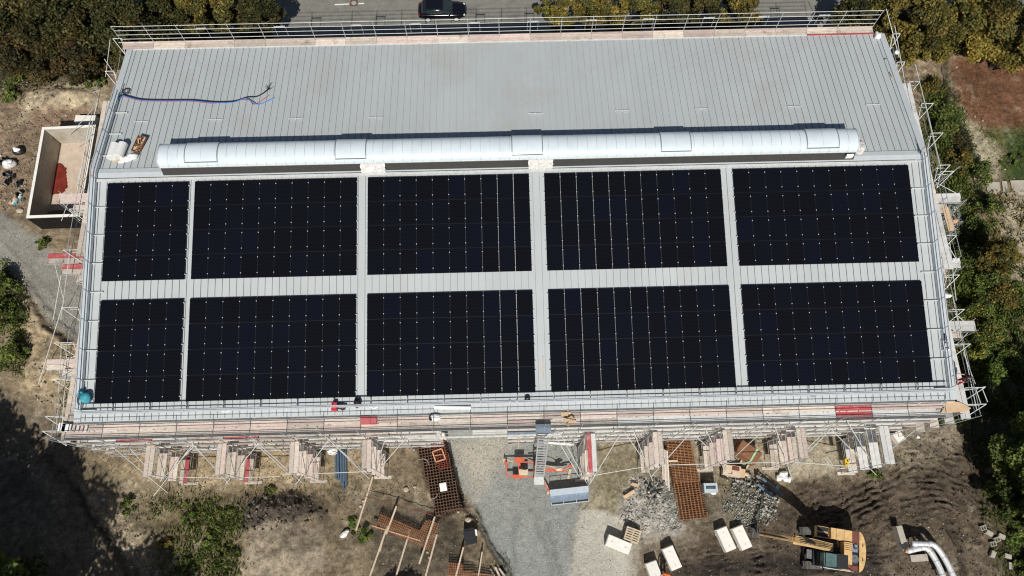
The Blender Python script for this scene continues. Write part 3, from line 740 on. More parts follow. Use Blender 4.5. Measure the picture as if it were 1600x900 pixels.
# cable bundle
t = thing('cable_bundle', 'black, blue and red cables snaking across the rear roof slope to a frayed end', 'cables', on_roof(300, 157, 0))
base = [(176, 185), (180, 165), (190, 149), (200, 150), (222, 155), (262, 156), (300, 156), (335, 159), (365, 158), (385, 152), (400, 151), (412, 145), (420, 138)]
def smooth_px(px, n=5):
    out = []
    for i in range(len(px) - 1):
        p0 = px[max(i - 1, 0)]; p1 = px[i]; p2 = px[i + 1]; p3 = px[min(i + 2, len(px) - 1)]
        for k in range(n):
            s = k / n
            out.append(tuple(.5 * ((2 * p1[j]) + (-p0[j] + p2[j]) * s + (2 * p0[j] - 5 * p1[j] + 4 * p2[j] - p3[j]) * s * s + (-p0[j] + 3 * p1[j] - 3 * p2[j] + p3[j]) * s ** 3) for j in range(2)))
    out.append(px[-1]); return out
mb = MB(); mb.path(along_roof(smooth_px(base), .12), .045, 6); mb.build('cable', MAT['cable_black'], t)
mb = MB(); mb.path(along_roof(smooth_px([(u, v + 1.6) for u, v in base[:10]] + [(402, 163), (415, 159), (428, 153)]), .11), .03, 6); mb.build('cable', MAT['cable_blue'], t)
mb = MB(); mb.path(along_roof(smooth_px([(u - 1, v + 2.4) for u, v in base[:8]] + [(370, 157), (388, 156), (398, 163), (420, 149)]), .10), .02, 6); mb.build('cable', MAT['cable_red'], t)
mb = MB()
for k in range(9):
    mb.path(along_roof([(405, 149), (412, 144), (417 + 6 * random.random(), 141 - 2 * random.random()), (414 + 16 * random.random(), 128 + 14 * random.random())], .12), .012, 4)
mb.build('loose_wire', MAT['cable_black'], t)
# coil left of it
p = on_roof(197, 143, .1); mb = MB()
for k in range(3): mb.path([p + Vector((.28 * math.cos(a) * (1 - .2 * k), .28 * math.sin(a) * (1 - .2 * k), .02 + k * .03)) for a in [i * .35 for i in range(19)]], .02, 5)
tag(mb.build('cable_coil', MAT['cable_black'], loc=p), 'small black coil of cable at the left roof edge', 'cable coil')
# white rolls
for i, (u0, v0, u1, v1) in enumerate(((174, 247, 180.5, 226), (184.5, 246, 193, 225))):
    a = on_roof(u0, v0, .32); b = on_roof(u1, v1, .32); mb = MB(); d = (b - a).normalized()
    mb.tube(a, b, .33, 16); mb.tube(a - d * .02, a - d * .001, .29, 16, 1); mb.tube(a - d * .03, a - d * .021, .07, 10, 2)
    tag(mb.build('insulation_roll', [MAT['plastic_white'], MAT['galv_white'], MAT['timber']], loc=(a + b) / 2, smooth=False), ('left' if i == 0 else 'right') + ' roll of the pair of white wrapped rolls lying on the roof', 'roll', 'white rolls on the roof')
# rag
p = on_roof(200, 247, .08); mb = MB(); mb.blob(p, (.75, .28, .12), 4, .35, 14, 6, Matrix.Rotation(.35, 3, 'Z')); mb.blob(p + Vector((.3, .12, .02)), (.35, .22, .12), 8, .4, 12, 6)
tag(mb.build('plastic_sheet', MAT['plastic_white'], loc=p, smooth=True), 'crumpled white plastic sheet beside the white rolls', 'plastic sheet')
p = on_roof(190, 250, .06); mb = MB(); mb.bar(on_roof(176, 252, .1), on_roof(201, 247, .1), .22, .06)
tag(mb.build('timber_offcut', MAT['timber'], loc=p), 'brown timber offcut under the crumpled white sheet', 'timber offcut')
# tool tray of wood waste
t = thing('debris_tray', 'brown tray full of wood scraps lying on the rear roof slope', 'tray', on_roof(218, 226, 0))
c = on_roof(218, 226, .15); M = Matrix.Rotation(-.27, 3, 'Z'); mb = MB()
mb.box(c, (.62, 1.25, .04), M)
for dx, dy, sx, sy in ((-.31, 0, .03, 1.3), (.31, 0, .03, 1.3), (0, -.64, .66, .03), (0, .64, .66, .03)):
    mb.box(c + M @ Vector((dx, dy, .08)), (sx, sy, .16), M)
mb.build('tray', MAT['brown_ply'], t)
for k in range(16):
    mb = MB(); q = c + M @ Vector((random.uniform(-.2, .2), random.uniform(-.5, .5), .06 + .03 * (k % 4)))
    mb.box(q, (random.uniform(.05, .12), random.uniform(.2, .5), .03), Matrix.Rotation(random.uniform(-1.2, 1.2), 3, 'Z'))
    mb.build('wood_scrap', random.choice([MAT['timber'], MAT['ply'], MAT['rust']]), t)
# draped film pieces on the skylight kerb
for i, (u, v, lab) in enumerate(((583, 262, 'clear crumpled film draped over the dark skylight kerb, smaller piece towards the left'), (845, 258, 'clear crumpled film draped over the dark skylight kerb, larger piece near the middle'))):
    c = P(u, v, 13.0); n = 14; w = 1.75; vs = []; rr = random.Random(30 + i)
    for r in range(7):
        for k in range(n + 1):
            x = c.x - w / 2 + w * k / n; s = r / 6
            y = SY0 + .02 - .10 * min(1, s * 3) - .38 * s + rr.uniform(-.05, .03); z = ZC + .08 - .72 * max(0, s - .15) + rr.uniform(-.05, .05)
            z = max(z, rz(y) + .04)
            vs.append((x + rr.uniform(-.04, .04), y, z))
    fs = [(r * (n + 1) + k, r * (n + 1) + k + 1, (r + 1) * (n + 1) + k + 1, (r + 1) * (n + 1) + k) for r in range(6) for k in range(n)]
    mb = MB(); mb.add(vs, fs); o = mb.build('film', MAT['plastic_film'], loc=c)
    md = o.modifiers.new('thick', 'SOLIDIFY'); md.thickness = .02
    tag(o, lab, 'film', 'plastic film on the skylight kerb')
    if i == 0:
        mb = MB(); mb.box(c + Vector((-.1, -.12, -.05)), (.3, .26, .16)); tag(mb.build('parcel', MAT['plastic_white'], loc=c), 'small white parcel wrapped in the left film piece', 'parcel')
c = P(1327, 244, 13.15); mb = MB(); mb.box(c, (.5, .12, .42)); mb.box(c + Vector((.0, -.07, .0)), (.4, .02, .3), None, 0); tag(mb.build('junction_box', MAT['plastic_white'], loc=c), 'white box fixed to the right end of the dark skylight kerb', 'junction box')
c = on_roof(1344, 231, .15); mb = MB(); mb.blob(c, (.42, .5, .16), 3, .4, 12, 6)
o = tag(mb.build('plastic_bag', MAT['plastic_film'], loc=c), 'crumpled clear bag at the right end of the skylight', 'plastic bag')
c = on_roof(1371, 56, .2); mb = MB(); mb.blob(c, (.24, .34, .22), 5, .25); tag(mb.build('white_sack', MAT['plastic_white'], loc=c, smooth=True), 'white sack at the far right rear corner of the roof', 'sack')
c = on_roof(1393, 116, .05); mb = MB(); mb.bar(on_roof(1391, 113, .1), on_roof(1394.5, 120, .1), .1, .05); tag(mb.build('wood_offcut', MAT['timber'], loc=c), 'short tan wood offcut near the rear right verge', 'wood offcut')
c = on_roof(1382, 93, .1); mb = MB(); mb.path([c, c + Vector((.1, .05, .05)), c + Vector((.25, -.02, .02))], .04, 5); tag(mb.build('grey_fitting', MAT['steel_dark'], loc=c), 'small dark fitting lying on the rear slope close to the right verge', 'fitting')
# lightning rods at the right end of the ridge
p = on_roof(1436, 238, 0); mb = MB(); mb.tube(p, p + Vector((0, 0, 1.2)), .02, 6); mb.lathe(p, [(.14, 0), (.14, .12), (.03, .14)], 10)
tag(mb.build('lightning_rod', MAT['steel_dark'], loc=p), 'thin dark rod on a round foot at the right end of the ridge', 'lightning rod')
# eave clutter
t = thing('tool_case', 'red tool case with white label standing on the eave', 'tool case', on_roof(523, 634, 0))
c = on_roof(523, 636, .22); mb = MB(); mb.box(c, (.34, .52, .40)); mb.box(c + Vector((0, 0, .22)), (.36, .54, .05)); mb.build('case', MAT['red_case'], t)
mb = MB(); mb.box(c + Vector((0, .02, .249)), (.09, .16, .006)); mb.build('label', MAT['plastic_white'], t)
mb = MB(); mb.path([c + Vector((-.08, .27, .1)), c + Vector((-.08, .36, .14)), c + Vector((.08, .36, .14)), c + Vector((.08, .27, .1))], .018, 5); mb.build('handle', MAT['black_plastic'], t)
t = thing('power_tool', 'black and red machine tool next to the red case on the eave', 'power tool', on_roof(532, 636, 0))
c = on_roof(530, 634, .16); mb = MB(); mb.blob(c, (.24, .22, .16), 2, .2); mb.tube(c + Vector((.1, 0, .05)), c + Vector((.5, -.06, .05)), .10, 8); mb.build('motor', MAT['black_plastic'], t)
c2 = on_roof(536, 637, .14); mb = MB(); mb.lathe(c2, [(.17, -.08), (.19, 0), (.17, .1), (.05, .12)], 12); mb.build('wheel', MAT['rubber'], t)
mb = MB(); mb.lathe(c2 + Vector((0, 0, .125)), [(.09, 0), (.09, .02), (.01, .025)], 10); mb.build('hub', MAT['cloth_red'], t)
t = thing('backpack', 'black backpack standing at the lower end of the roof gap', 'backpack', on_roof(559, 629, 0))
c = on_roof(558.5, 629, .22); mb = MB(); mb.blob(c, (.27, .36, .26), 6, .08, 14, 8); mb.box(c + Vector((0, -.24, -.02)), (.42, .14, .28)); mb.build('bag', MAT['black_plastic'], t, smooth=True)
mb = MB(); mb.box(c + Vector((.12, -.3, .14)), (.07, .07, .04)); mb.box(c + Vector((-.16, -.33, .12)), (.04, .1, .03)); mb.build('buckle', MAT['plastic_white'], t)
for i, (u, v, lab) in enumerate(((353, 641, 'white curved hose end on the eave left of the tools'), (584.5, 635, 'white curved hose end just right of the backpack'), (802, 626, 'white curved hose end beside the red roof tool'), (1040.5, 621, 'white curved hose end on the eave right of the middle gap'), (1270, 616.5, 'dark curved hose end on the eave at the far right'))):
    c = on_roof(u, v, .12); mb = MB()
    mb.path([c + Vector((.26 * math.cos(a), .12 * math.sin(a), .02)) for a in [math.pi + math.pi * k / 8 for k in range(9)]], .04, 6)
    tag(mb.build('hose_end', MAT['plastic_white'] if i < 4 else MAT['blue_steel'], loc=c), lab, 'hose end', 'hose ends along the eave')
c = on_roof(824, 625.5, .15); mb = MB(); mb.box(c, (.38, .22, .26)); mb.blob(c + Vector((0, .12, .1)), (.2, .16, .14), 3, .1)
mb.box(c + Vector((0, -.13, -.02)), (.40, .05, .16), None, 1)
tag(mb.build('roof_tool', [MAT['black_plastic'], MAT['red_case']], loc=c), 'black machine with red base on the eave near the middle', 'power tool')
c = on_roof(848.5, 575, .1); mb = MB(); mb.bar(on_roof(848.4, 557, .05), on_roof(849.4, 594, .05), .06, .04); tag(mb.build('timber_lath', MAT['timber'], loc=c), 'thin timber lath lying in the gap between lower solar arrays', 'lath')
c = P(710, 637, 10.3); mb = MB(); mb.box(P(707, 637.5, 9.85), (2.5, .22, .05), Matrix.Rotation(-.04, 3, 'Z')); tag(mb.build('white_profile', MAT['plastic_white'], loc=c), 'white flat profile lying along the gutter over the passage', 'profile')
# teal sack at the lower left roof corner
c = on_roof(131, 619, .3); mb = MB()
mb.blob(c + Vector((.12, -.10, 0)), (.38, .40, .30), 2, .13, 16, 9, Matrix.Rotation(.5, 3, 'Z'), 0, -.28); mb.blob(c + Vector((-.2, .25, .04)), (.19, .24, .24), 5, .16, 12, 7)
mb.path([c + Vector((-.2, .2, .1)), c + Vector((-.42, .16, .0)), c + Vector((-.5, .0, -.1))], .07, 6); mb.path([c + Vector((-.5, -.05, -.1)), c + Vector((-.46, -.35, -.15)), c + Vector((-.36, -.6, -.2))], .03, 5, 1)
tag(mb.build('work_bag', [MAT['teal'], MAT['black_plastic']], loc=c, smooth=True), 'slumped teal work bag at the lower left roof corner', 'bag')
# items by the right verge
c = P(1478, 540, 10.4); t = thing('crate', 'white open wire crate standing by the right guardrail', 'crate', c); mb = MB()
for dx in (-.2, .2):
    for dy in (-.3, .3): mb.tube(c + Vector((dx, dy, -.3)), c + Vector((dx, dy, .1)), .025, 5)
for z in (-.28, -.1, .1):
    for s in (-1, 1): mb.bar(c + Vector((-.22, .3 * s, z)), c + Vector((.22, .3 * s, z)), .04, .04); mb.bar(c + Vector((.2 * s, -.3, z)), c + Vector((.2 * s, .3, z)), .04, .04)
mb.build('frame', MAT['plastic_white'], t)
mb = MB(); mb.box(c + Vector((0, 0, -.2)), (.3, .45, .16)); mb.build('content', MAT['galv'], t)
c = P(1475, 527, 10.3); mb = MB(); mb.blob(c, (.15, .45, .22), 3, .1, 12, 7); mb.path([c + Vector((.15, -.2, 0)), c + Vector((.2, .3, .02))], .05, 6)
tag(mb.build('black_tool_bag', MAT['black_plastic'], loc=c, smooth=True), 'narrow black tool bag behind the white wire crate', 'bag')
c = P(1474, 516, 10.35); mb = MB(); mb.blob(c, (.16, .28, .16), 7, .2, 12, 7); mb.blob(c + Vector((-.1, .3, .02)), (.1, .12, .1), 3, .1, 10, 6, None, 1)
tag(mb.build('pink_bundle', [mk('pink_cloth', (.62, .45, .47), .8), MAT['black_plastic']], loc=c, smooth=True), 'small pink cloth bundle above the black tool bag', 'bundle')
# ================================================================== SCAFFOLDS
BW = {'w': 'board', 'p': 'board_pink', 'r': 'board_red', 'a': 'board_alu', 'g': 'board_grey', 'y': 'ply'}
def deck_boards(mb, a, b, side, width, n, th=.045, gap=.03):
    # a, b: ends of the inner edge; side: unit vector across
    a = Vector(a); b = Vector(b); w = width / n; s = Vector(side)
    d = (b - a); L = d.length; d.normalize()
    for k in range(n):
        c0 = a + s * (w * (k + .5)); c1 = b + s * (w * (k + .5)); j = random.uniform(0, .012)
        mb.bar(c0 + d * .01 + Vector((0, 0, j)), c1 - d * .01 + Vector((0, 0, j)), w - gap, th)
FY0, FY1 = -16.62, -17.62
fac = thing('facade_scaffold', 'long timber-decked tube scaffold along the gate side of the hall', 'scaffold', (0, -17.1, 0))
FX = [P(276.7, 660, 9.3).x + (k - 3) * 2.5 for k in range(25)]
FX = [x for x in FX if -1.3 < x < 61.6]
LEV = [1.3, 3.3, 5.3, 7.3, 9.3]
pa, pb = P(688, 680, 6).x, P(800, 680, 6).x
def bay_kind(x, lev):
    u = 300 + (x - 7.6) * 23
    if lev == 4:
        if 120 < u < 170: return 'p'
        if 960 < u < 1210: return 'p'
        if 1320 < u < 1390: return 'r'
        if 1390 < u < 1450: return 'p'
        return random.choice('wwpp')
    if 800 < u < 960: return 'a'
    if u > 1280: return random.choice('aaag')
    if 960 < u < 1160: return random.choice('aaaw')
    if lev == 3 and (170 < u < 230 or 340 < u < 400): return 'r'
    return random.choice('wwwpap')
for li, z in enumerate(LEV):
    for k in range(len(FX) - 1):
        x0, x1 = FX[k], FX[k + 1]; xm = (x0 + x1) / 2
        if li < 4 and pa - .3 < xm < pb + (.2 if li < 3 else -2.0): continue
        if li < 3 and k < 2 - li: continue
        kd = bay_kind(xm, li)
        ki = 'w' if (kd == 'r' and li == 3) else kd
        mb = MB(); deck_boards(mb, (x0, FY0, z), (x1, FY0, z), (0, -1, 0), .375, 1); mb.build('deck', MAT[BW[ki]], fac)
        k2 = kd if kd in 'ra' else ('a' if xm > 37 and random.random() < .75 else random.choice('wwa' if li < 4 else 'wwwp'))
        mb = MB(); deck_boards(mb, (x0, FY0 - .42, z), (x1, FY0 - .42, z), (0, -1, 0), .60, 2); mb.build('deck', MAT[BW[k2]], fac)
for k, x in enumerate(FX):
    inp = pa - .2 < x < pb - .2
    for y, top in ((FY0 - .03, 9.7), (FY1 - .05, 11.36)):
        mb = MB(); mb.tube((x, y, 5.3 if inp else .05), (x, y, top), .024, 6)
        if not inp: mb.bx(x - .08, x + .08, y - .08, y + .08, .02, .05)
        mb.build('standard', MAT['galv'], fac)
for li, z in enumerate(LEV):
    mb = MB()
    for k, x in enumerate(FX):
        if li < 4 and pa - .2 < x < pb - .2: continue
        mb.tube((x, FY0, z - .05), (x, FY1 - .08, z - .05), .022, 5)
    mb.build('transom', MAT['galv'], fac)
    segs = [(FX[0], FX[-1])] if li >= 3 else [(FX[0], pa), (pb, FX[-1])]
    for h in ((1.0,) if li < 4 else (.5, 1.0, 1.5, 2.0)):
        mb = MB()
        for x0, x1 in segs: mb.tube((x0, FY1 - .05, z + h), (x1, FY1 - .05, z + h), .021, 6)
        mb.build('guard_rail', MAT['steel_dark'] if li == 4 else MAT['galv'], fac)
    for k in range(len(FX) - 1):
        x0, x1 = FX[k], FX[k + 1]
        if li < 4 and pa - .3 < (x0 + x1) / 2 < pb + .2: continue
        mb = MB(); mb.bar((x0 + .02, FY1 + .0, z + .115), (x1 - .02, FY1 + .0, z + .115), .03, .15); mb.build('toe_board', MAT[random.choice(['board', 'board_pink', 'board_alu', 'board'])], fac)
# lattice girders that carry the walkway over the passage
for y in (FY1 - .1, FY0 + .02):
    mb = MB(); z0, z1 = 6.6, 7.05; xa_, xb_ = P(636, 678, 7).x, P(878, 671, 7).x
    mb.tube((xa_, y, z0), (xb_, y, z0), .03, 6); mb.tube((xa_, y, z1), (xb_, y, z1), .03, 6); n = 20
    for k in range(n):
        x0 = xa_ + (xb_ - xa_) * k / n; x1 = xa_ + (xb_ - xa_) * (k + 1) / n
        mb.tube((x0, y, z0 if k % 2 else z1), (x1, y, z1 if k % 2 else z0), .018, 5)
    mb.build('lattice_girder', MAT['galv_white'], fac)
# long raker tubes, each from a point high on the scaffold to its foot
RAK = [((160, 685, 7.0), (262, 770, .3)), ((200, 697, 5.4), (243, 746, 1.2)), ((302, 693, 6.8), (240, 775, .3)), ((306, 694, 5.0), (250, 752, 2.2)),
       ((300, 692, 7), (358, 757, .3)), ((303, 697, 6), (340, 735, 1.5)), ((404, 692, 7), (352, 757, .3)), ((386, 677, 9), (474, 756, .3)), ((396, 690, 7), (452, 742, 1.5)),
       ((513, 688, 7), (462, 757, .3)), ((494, 668, 9.5), (577, 748, .5)), ((510, 684, 7), (574, 740, 1.2)), ((640, 678, 7.5), (585, 742, 1)), ((607, 672, 8), (585, 735, 1.0)),
       ((877, 681, 7), (918, 757, .3)), ((866, 678, 7), (905, 745, .6)), ((968, 680, 7.2), (921, 757, .3)), ((985, 660, 8.2), (1020, 752, .3)), ((1095, 658, 8.6), (1017, 745, .4)), ((974, 672, 6.5), (1012, 728, .8)),
       ((1098, 660, 8.4), (1137, 745, .3)), ((1207, 659, 8.2), (1150, 712, 1.4)), ((1086, 680, 5.5), (1135, 727, 1)), ((1209, 660, 8.4), (1238, 750, .3)), ((1298, 670, 7.6), (1233, 738, .3)),
       ((1300, 672, 7.8), (1370, 743, .3)), ((1430, 672, 7), (1395, 700, 3.5)), ((1322, 655, 9.3), (1366, 730, 1.2)), ((1316, 650, 9.3), (1262, 700, 4))]
for a, b in RAK:
    mb = MB(); mb.tube(P(*a), P(*b), .030, 6); mb.build('raker_tube', MAT['galv_white'], fac)
for pts in ([(222, 744, 2.0), (345, 747, 2.0), (437, 744.5, 2.0)], [(442, 741, 2.4), (520, 739, 2.4), (590, 736, 2.4)], [(926, 743, 2.2), (1020, 727, 2.6), (1140, 724, 2.6), (1235, 722, 2.6), (1336, 729, 2.0)], [(1306, 733, 1.6), (1398, 722, 1.8)]):
    mb = MB(); mb.path([P(*p) for p in pts], .028, 6); mb.build('tie_tube', MAT['galv_white'], fac)
# oblique dark tubes crossing the facade bays
for k in range(0, len(FX) - 2, 2):
    x = FX[k]
    if pa - 3 < x < pb: continue
    s = 1 if x < 30 else -1
    for z0, z1 in ((1.3, 5.3), (5.3, 9.3)):
        mb = MB(); a = (x, FY1 - .09, z1); b = (x + s * 2.5 * 1.6, FY1 - .09, z0); mb.tube(a, b, .024, 6); mb.build('diagonal_brace', MAT['galv'], fac)

# ------------------------------------------------------------------ buttress towers, built at the origin; y runs away from the wall
def tower(label, x, w, y0, y1, levels, kinds, nb=2, name='scaffold_tower', ztop=7.3, zg=0, grp='scaffold buttress towers in front of the hall', rot=0.0, org=None, sole=True):
    # rot 0: tower runs towards -y from y0 to y1
    org = Vector(org) if org is not None else Vector((x, y0, zg))
    t = thing(name, label, 'scaffold tower', org, grp)
    L = abs(y1 - y0); M = Matrix.Rotation(rot, 3, 'Z')
    def T(a, b, z): return org + M @ Vector((a, -b, 0)) + Vector((0, 0, z - zg))
    for i, (z, kd) in enumerate(zip(levels, kinds)):
        n = nb; bw = w / n
        if len(kd) == 1: kd = kd * n
        for k in range(n):
            mb = MB(); a = T(-w / 2 + bw * (k + .5), .02, z + random.uniform(0, .02)); b = T(-w / 2 + bw * (k + .5), L + random.uniform(-.05, .05), z + random.uniform(0, .02)); mb.bar(a, b, bw - .025, .045)
            mb.build('deck', MAT[BW[kd[k]]], t)
    for a in (-w / 2 - .04, w / 2 + .04):
        for b in (.15, L - .06):
            mb = MB(); mb.tube(T(a, b, .06), T(a, b, ztop + .35), .024, 6); mb.build('standard', MAT['galv'], t)
    mb = MB()
    for z in levels:
        for b in (.15, L - .06): mb.tube(T(-w / 2 - .06, b, z - .05), T(w / 2 + .06, b, z - .05), .022, 5)
        for a in (-w / 2 - .04, w / 2 + .04): mb.tube(T(a, .05, z - .09), T(a, L, z - .09), .02, 5)
    mb.build('ledger', MAT['galv'], t)
    if ztop > levels[-1] + 2:
        mb = MB()
        for b in (.15, L - .06): mb.bar(T(-w / 2 - .06, b, ztop + .2), T(w / 2 + .06, b, ztop + .2), .06, .1)
        mb.build('head_bar', MAT['galv_white'], t)
    for i in range(len(levels) - 1):
        mb = MB(); s = 1 if i % 2 else -1
        mb.tube(T(w / 2 + .06, .15 if s > 0 else L - .06, levels[i]), T(w / 2 + .06, L - .06 if s > 0 else .15, levels[i + 1]), .02, 5); mb.build('diagonal_brace', MAT['galv'], t)
    if sole:
        mb = MB(); c0 = T(-w / 2 - .35, L - .06, .03); c1 = T(w / 2 + .35, L - .06, .03); mb.bar(c0, c1, .24, .06); mb.build('sole_board', MAT['board'], t)
    for a in (-w / 2 - .04, w / 2 + .04):
        mb = MB(); c = T(a, L - .06, .065); mb.bx(c.x - .07, c.x + .07, c.y - .07, c.y + .07, .062, .075); mb.build('base_plate', MAT['galv'], t)
    return t
TW = [(230.5, 743, ['w', 'w', 'p', 'w'], 'rwww', 'first from the left'), (343, 741, 0, 0, ''), (458, 739, 0, 0, ''), (572, 732, 0, 0, ''), (926.5, 737, 0, 0, ''), (1031, 725, 0, 0, ''), (1141, 719, 0, 0, ''), (1257, 716, 0, 0, ''), (1391, 725, 0, 0, '')]
TK = [(['wr', 'pw', 'ww', 'ww'], 'scaffold buttress tower with a red board low down, first from the left', 2),
      (['rw', 'ww', 'ww', 'wp'], 'scaffold buttress tower with one salmon top board, second from the left', 2),
      (['pw', 'wp', 'pw', 'www'], 'scaffold buttress tower of pale boards left of the blue pipe bundle', 2),
      (['pp', 'pw', 'ww', 'wp'], 'scaffold buttress tower with a salmon top board right of the blue pipes', 2),
      (['ww', 'ww', 'ww', 'ra'], 'scaffold buttress tower with a crimson top board beside the gravel passage', 2),
      (['ww', 'ww', 'pw', 'ww'], 'scaffold buttress tower just left of the flat orange rebar mats', 2),
      (['ww', 'pp', 'pp', 'ww'], 'scaffold buttress tower between the orange rebar mats and the brown bundle', 2),
      (['ww', 'wp', 'pw', 'wp'], 'scaffold buttress tower right of the brown strapped bundle', 2),
      (['aw', 'aa', 'aa', 'aa'], 'scaffold buttress tower of pale metal decks, last on the right', 2)]
for i, ((u, v, _, _, _), (kd, lab, nb)) in enumerate(zip(TW, TK)):
    o = P(u, v, 7.3)
    w = .64 if i < 8 else .70
    tower(lab, o.x, w, FY1 - .16, o.y - .02, [1.3, 3.3, 5.3, 7.3], [k[:2] for k in kd], 2)

# ------------------------------------------------------------------ rear scaffold
rear = thing('rear_scaffold', 'scaffold behind the hall with four tall catch rails over pale boards', 'scaffold', (30, 13.2, 0))
ZD = 10.72; RY0, RY1 = 12.80, 13.34
us = [172, 222, 272.5, 352.5, 402.5, 482.5] + [531.7 + 49.55 * k for k in range(17)] + [1382]
RX = []
for i, u in enumerate(us):
    v = 43 + (u - 172) * (17.5 - 43) / (1322 - 172); RX.append(P(u, v, 12.8).x)
for i in range(len(RX) - 1):
    kd = 'w' if random.random() < .55 else 'p'
    mb = MB(); deck_boards(mb, (RX[i], RY0, ZD), (RX[i + 1], RY0, ZD), (0, 1, 0), RY1 - RY0, 2); mb.build('deck', MAT[BW[kd]], rear)
    mb = MB(); mb.bar((RX[i] + .03, RY1 + .03, ZD + .1), (RX[i + 1] - .03, RY1 + .03, ZD + .1), .03, .15); mb.build('toe_board', MAT[BW['p' if i % 3 else 'w']], rear)
mb = MB(); mb.bar((RX[-3], RY0 - .05, ZD + .06), (RX[-1], RY0 - .05, ZD + .06), .06, .16); mb.build('toe_board', MAT['board_red'], rear)
for x in RX:
    mb = MB(); mb.tube((x, RY1 + .06, .05), (x, RY1 + .06, ZD + 2.06), .026, 6); mb.build('standard', MAT['galv'], rear)
    mb = MB(); mb.tube((x, RY0 - .02, .05), (x, RY0 - .02, ZD + .02), .024, 6); mb.build('standard', MAT['galv'], rear)
for h in (.5, 1.0, 1.5, 2.0):
    mb = MB(); mb.path([(x, RY1 + .06, ZD + h + random.uniform(-.012, .012)) for x in RX], .022, 6); mb.build('catch_rail', MAT['galv_white'], rear)
for z in (ZD - .05, 8.72, 6.72, 4.72, 2.72):
    mb = MB()
    for x in RX: mb.tube((x, RY0 - .05, z), (x, RY1 + .1, z), .022, 5)
    mb.tube((RX[0], RY1 + .06, z + .02), (RX[-1], RY1 + .06, z + .02), .02, 5); mb.build('ledger', MAT['galv'], rear)
for i, z in enumerate((8.72, 6.72, 4.72)):
    mb = MB(); mb.bx(RX[0], RX[-1], RY0, RY1, z, z + .045); mb.build('deck', MAT['board_grey'], rear)
for i, u in enumerate((311, 435, 555, 648, 741, 833, 925, 1015, 1110, 1196, 1291)):
    p = P(u, 56.5 - (u - 311) * .0235, 9.6)
    tower('rear scaffold buttress tower, number %s from the left behind the catch rails' % ['one', 'two', 'three', 'four', 'five', 'six', 'seven', 'eight', 'nine', 'ten', 'eleven'][i] if False else
          ['rear buttress tower top nearest the top left trees', 'rear buttress tower top below the dark road shade at left', 'rear buttress tower top left of the black car by two posts', 'rear buttress tower top just left of the black car', 'rear buttress tower top just right of the black car', 'rear buttress tower top left of the yellowish tree row', 'rear buttress tower top at the left end of the yellowish tree row', 'rear buttress tower top before the middle of the yellowish tree row', 'rear buttress tower top towards the right of the yellowish tree row', 'rear buttress tower top at the right end of the yellowish tree row', 'rear buttress tower top nearest the top right trees'][i],
          p.x, .8, 0, 2.2, [1.6, 3.6, 5.6], ['w', 'w', 'g'], 2, 'scaffold_tower', 9.3, 0, 'scaffold buttress towers behind the hall', math.pi, (p.x, RY1 + .15, 0))

# ------------------------------------------------------------------ gable scaffolds
def gable(name, label, s, xw, segs, kinds, tilt=0):
    t = thing(name, label, 'scaffold', (xw + s * .8, -2, 0))
    x0, x1 = xw + s * .42, xw + s * 1.12
    ys = [YE - 1.3 + 2.55 * k for k in range(13)]; ys = [y for y in ys if y < 13.8]
    def zd(y):
        for a, b, z in segs:
            if a <= y < b: return z
        return segs[-1][2]
    for k in range(len(ys) - 1):
        z = zd((ys[k] + ys[k + 1]) / 2)
        for j, zz in enumerate((z, z - 2, z - 4, z - 6)):
            kd = kinds[k % len(kinds)] if j == 0 else random.choice('wg')
            mb = MB(); deck_boards(mb, (x0, ys[k], zz), (x0, ys[k + 1], zz), (s, 0, 0), abs(x1 - x0), 2 if j == 0 else 1); mb.build('deck', MAT[BW[kd]], t)
    for y in ys:
        z = zd(y)
        mb = MB(); mb.tube((x1 + s * .05, y, .05), (x1 + s * .05, y, z + 1.15), .024, 6); mb.build('standard', MAT['galv'], t)
        mb = MB(); mb.tube((x0 - s * .03, y, .05), (x0 - s * .03, y, z + .1), .024, 6); mb.build('standard', MAT['galv'], t)
    for a, b, z in segs:
        for h in (.5, 1.05, -1.0, -1.5, -3, -3.5):
            mb = MB(); mb.tube((x1 + s * .05, max(a, ys[0]), z + h), (x1 + s * .05, min(b, ys[-1]), z + h), .021, 6); mb.build('guard_rail', MAT['galv'], t)
    for z in (9.2, 7.2, 5.2, 3.2, 1.2):
        mb = MB()
        for y in ys: mb.tube((x0, y, z), (x1 + s * .15, y, z), .02, 5)
        mb.build('transom', MAT['galv'], t)
    return t, ys, x1
LS = [(-18, -6, 9.3), (-6, 8.7, 11.2), (8.7, 14, 8.9)]
gl, gys, gx1 = gable('gable_scaffold', 'tube scaffold along the left gable beside the concrete basin', -1, 0.0, LS, 'wwpww')
RS = [(-18, -7, 9.3), (-7, 7.6, 11.2), (7.6, 14, 8.9)]
gr_, grys, grx1 = gable('gable_scaffold', 'tube scaffold along the right gable beside the bushes', 1, LX, RS, 'aaagaaw')
mb = MB(); mb.bar((-.75, 9.4, 9.0), (-.75, 12.6, 9.0), .22, .2); mb.build('toe_board', MAT['board_red'], gl)
mb = MB(); a = P(1464, 333, 10.2); b = P(1474, 370, 10.2); mb.bar((a.x, a.y, 11.28), (b.x, b.y, 11.28), .45, .05); mb.build('deck', MAT['ply'], gr_)
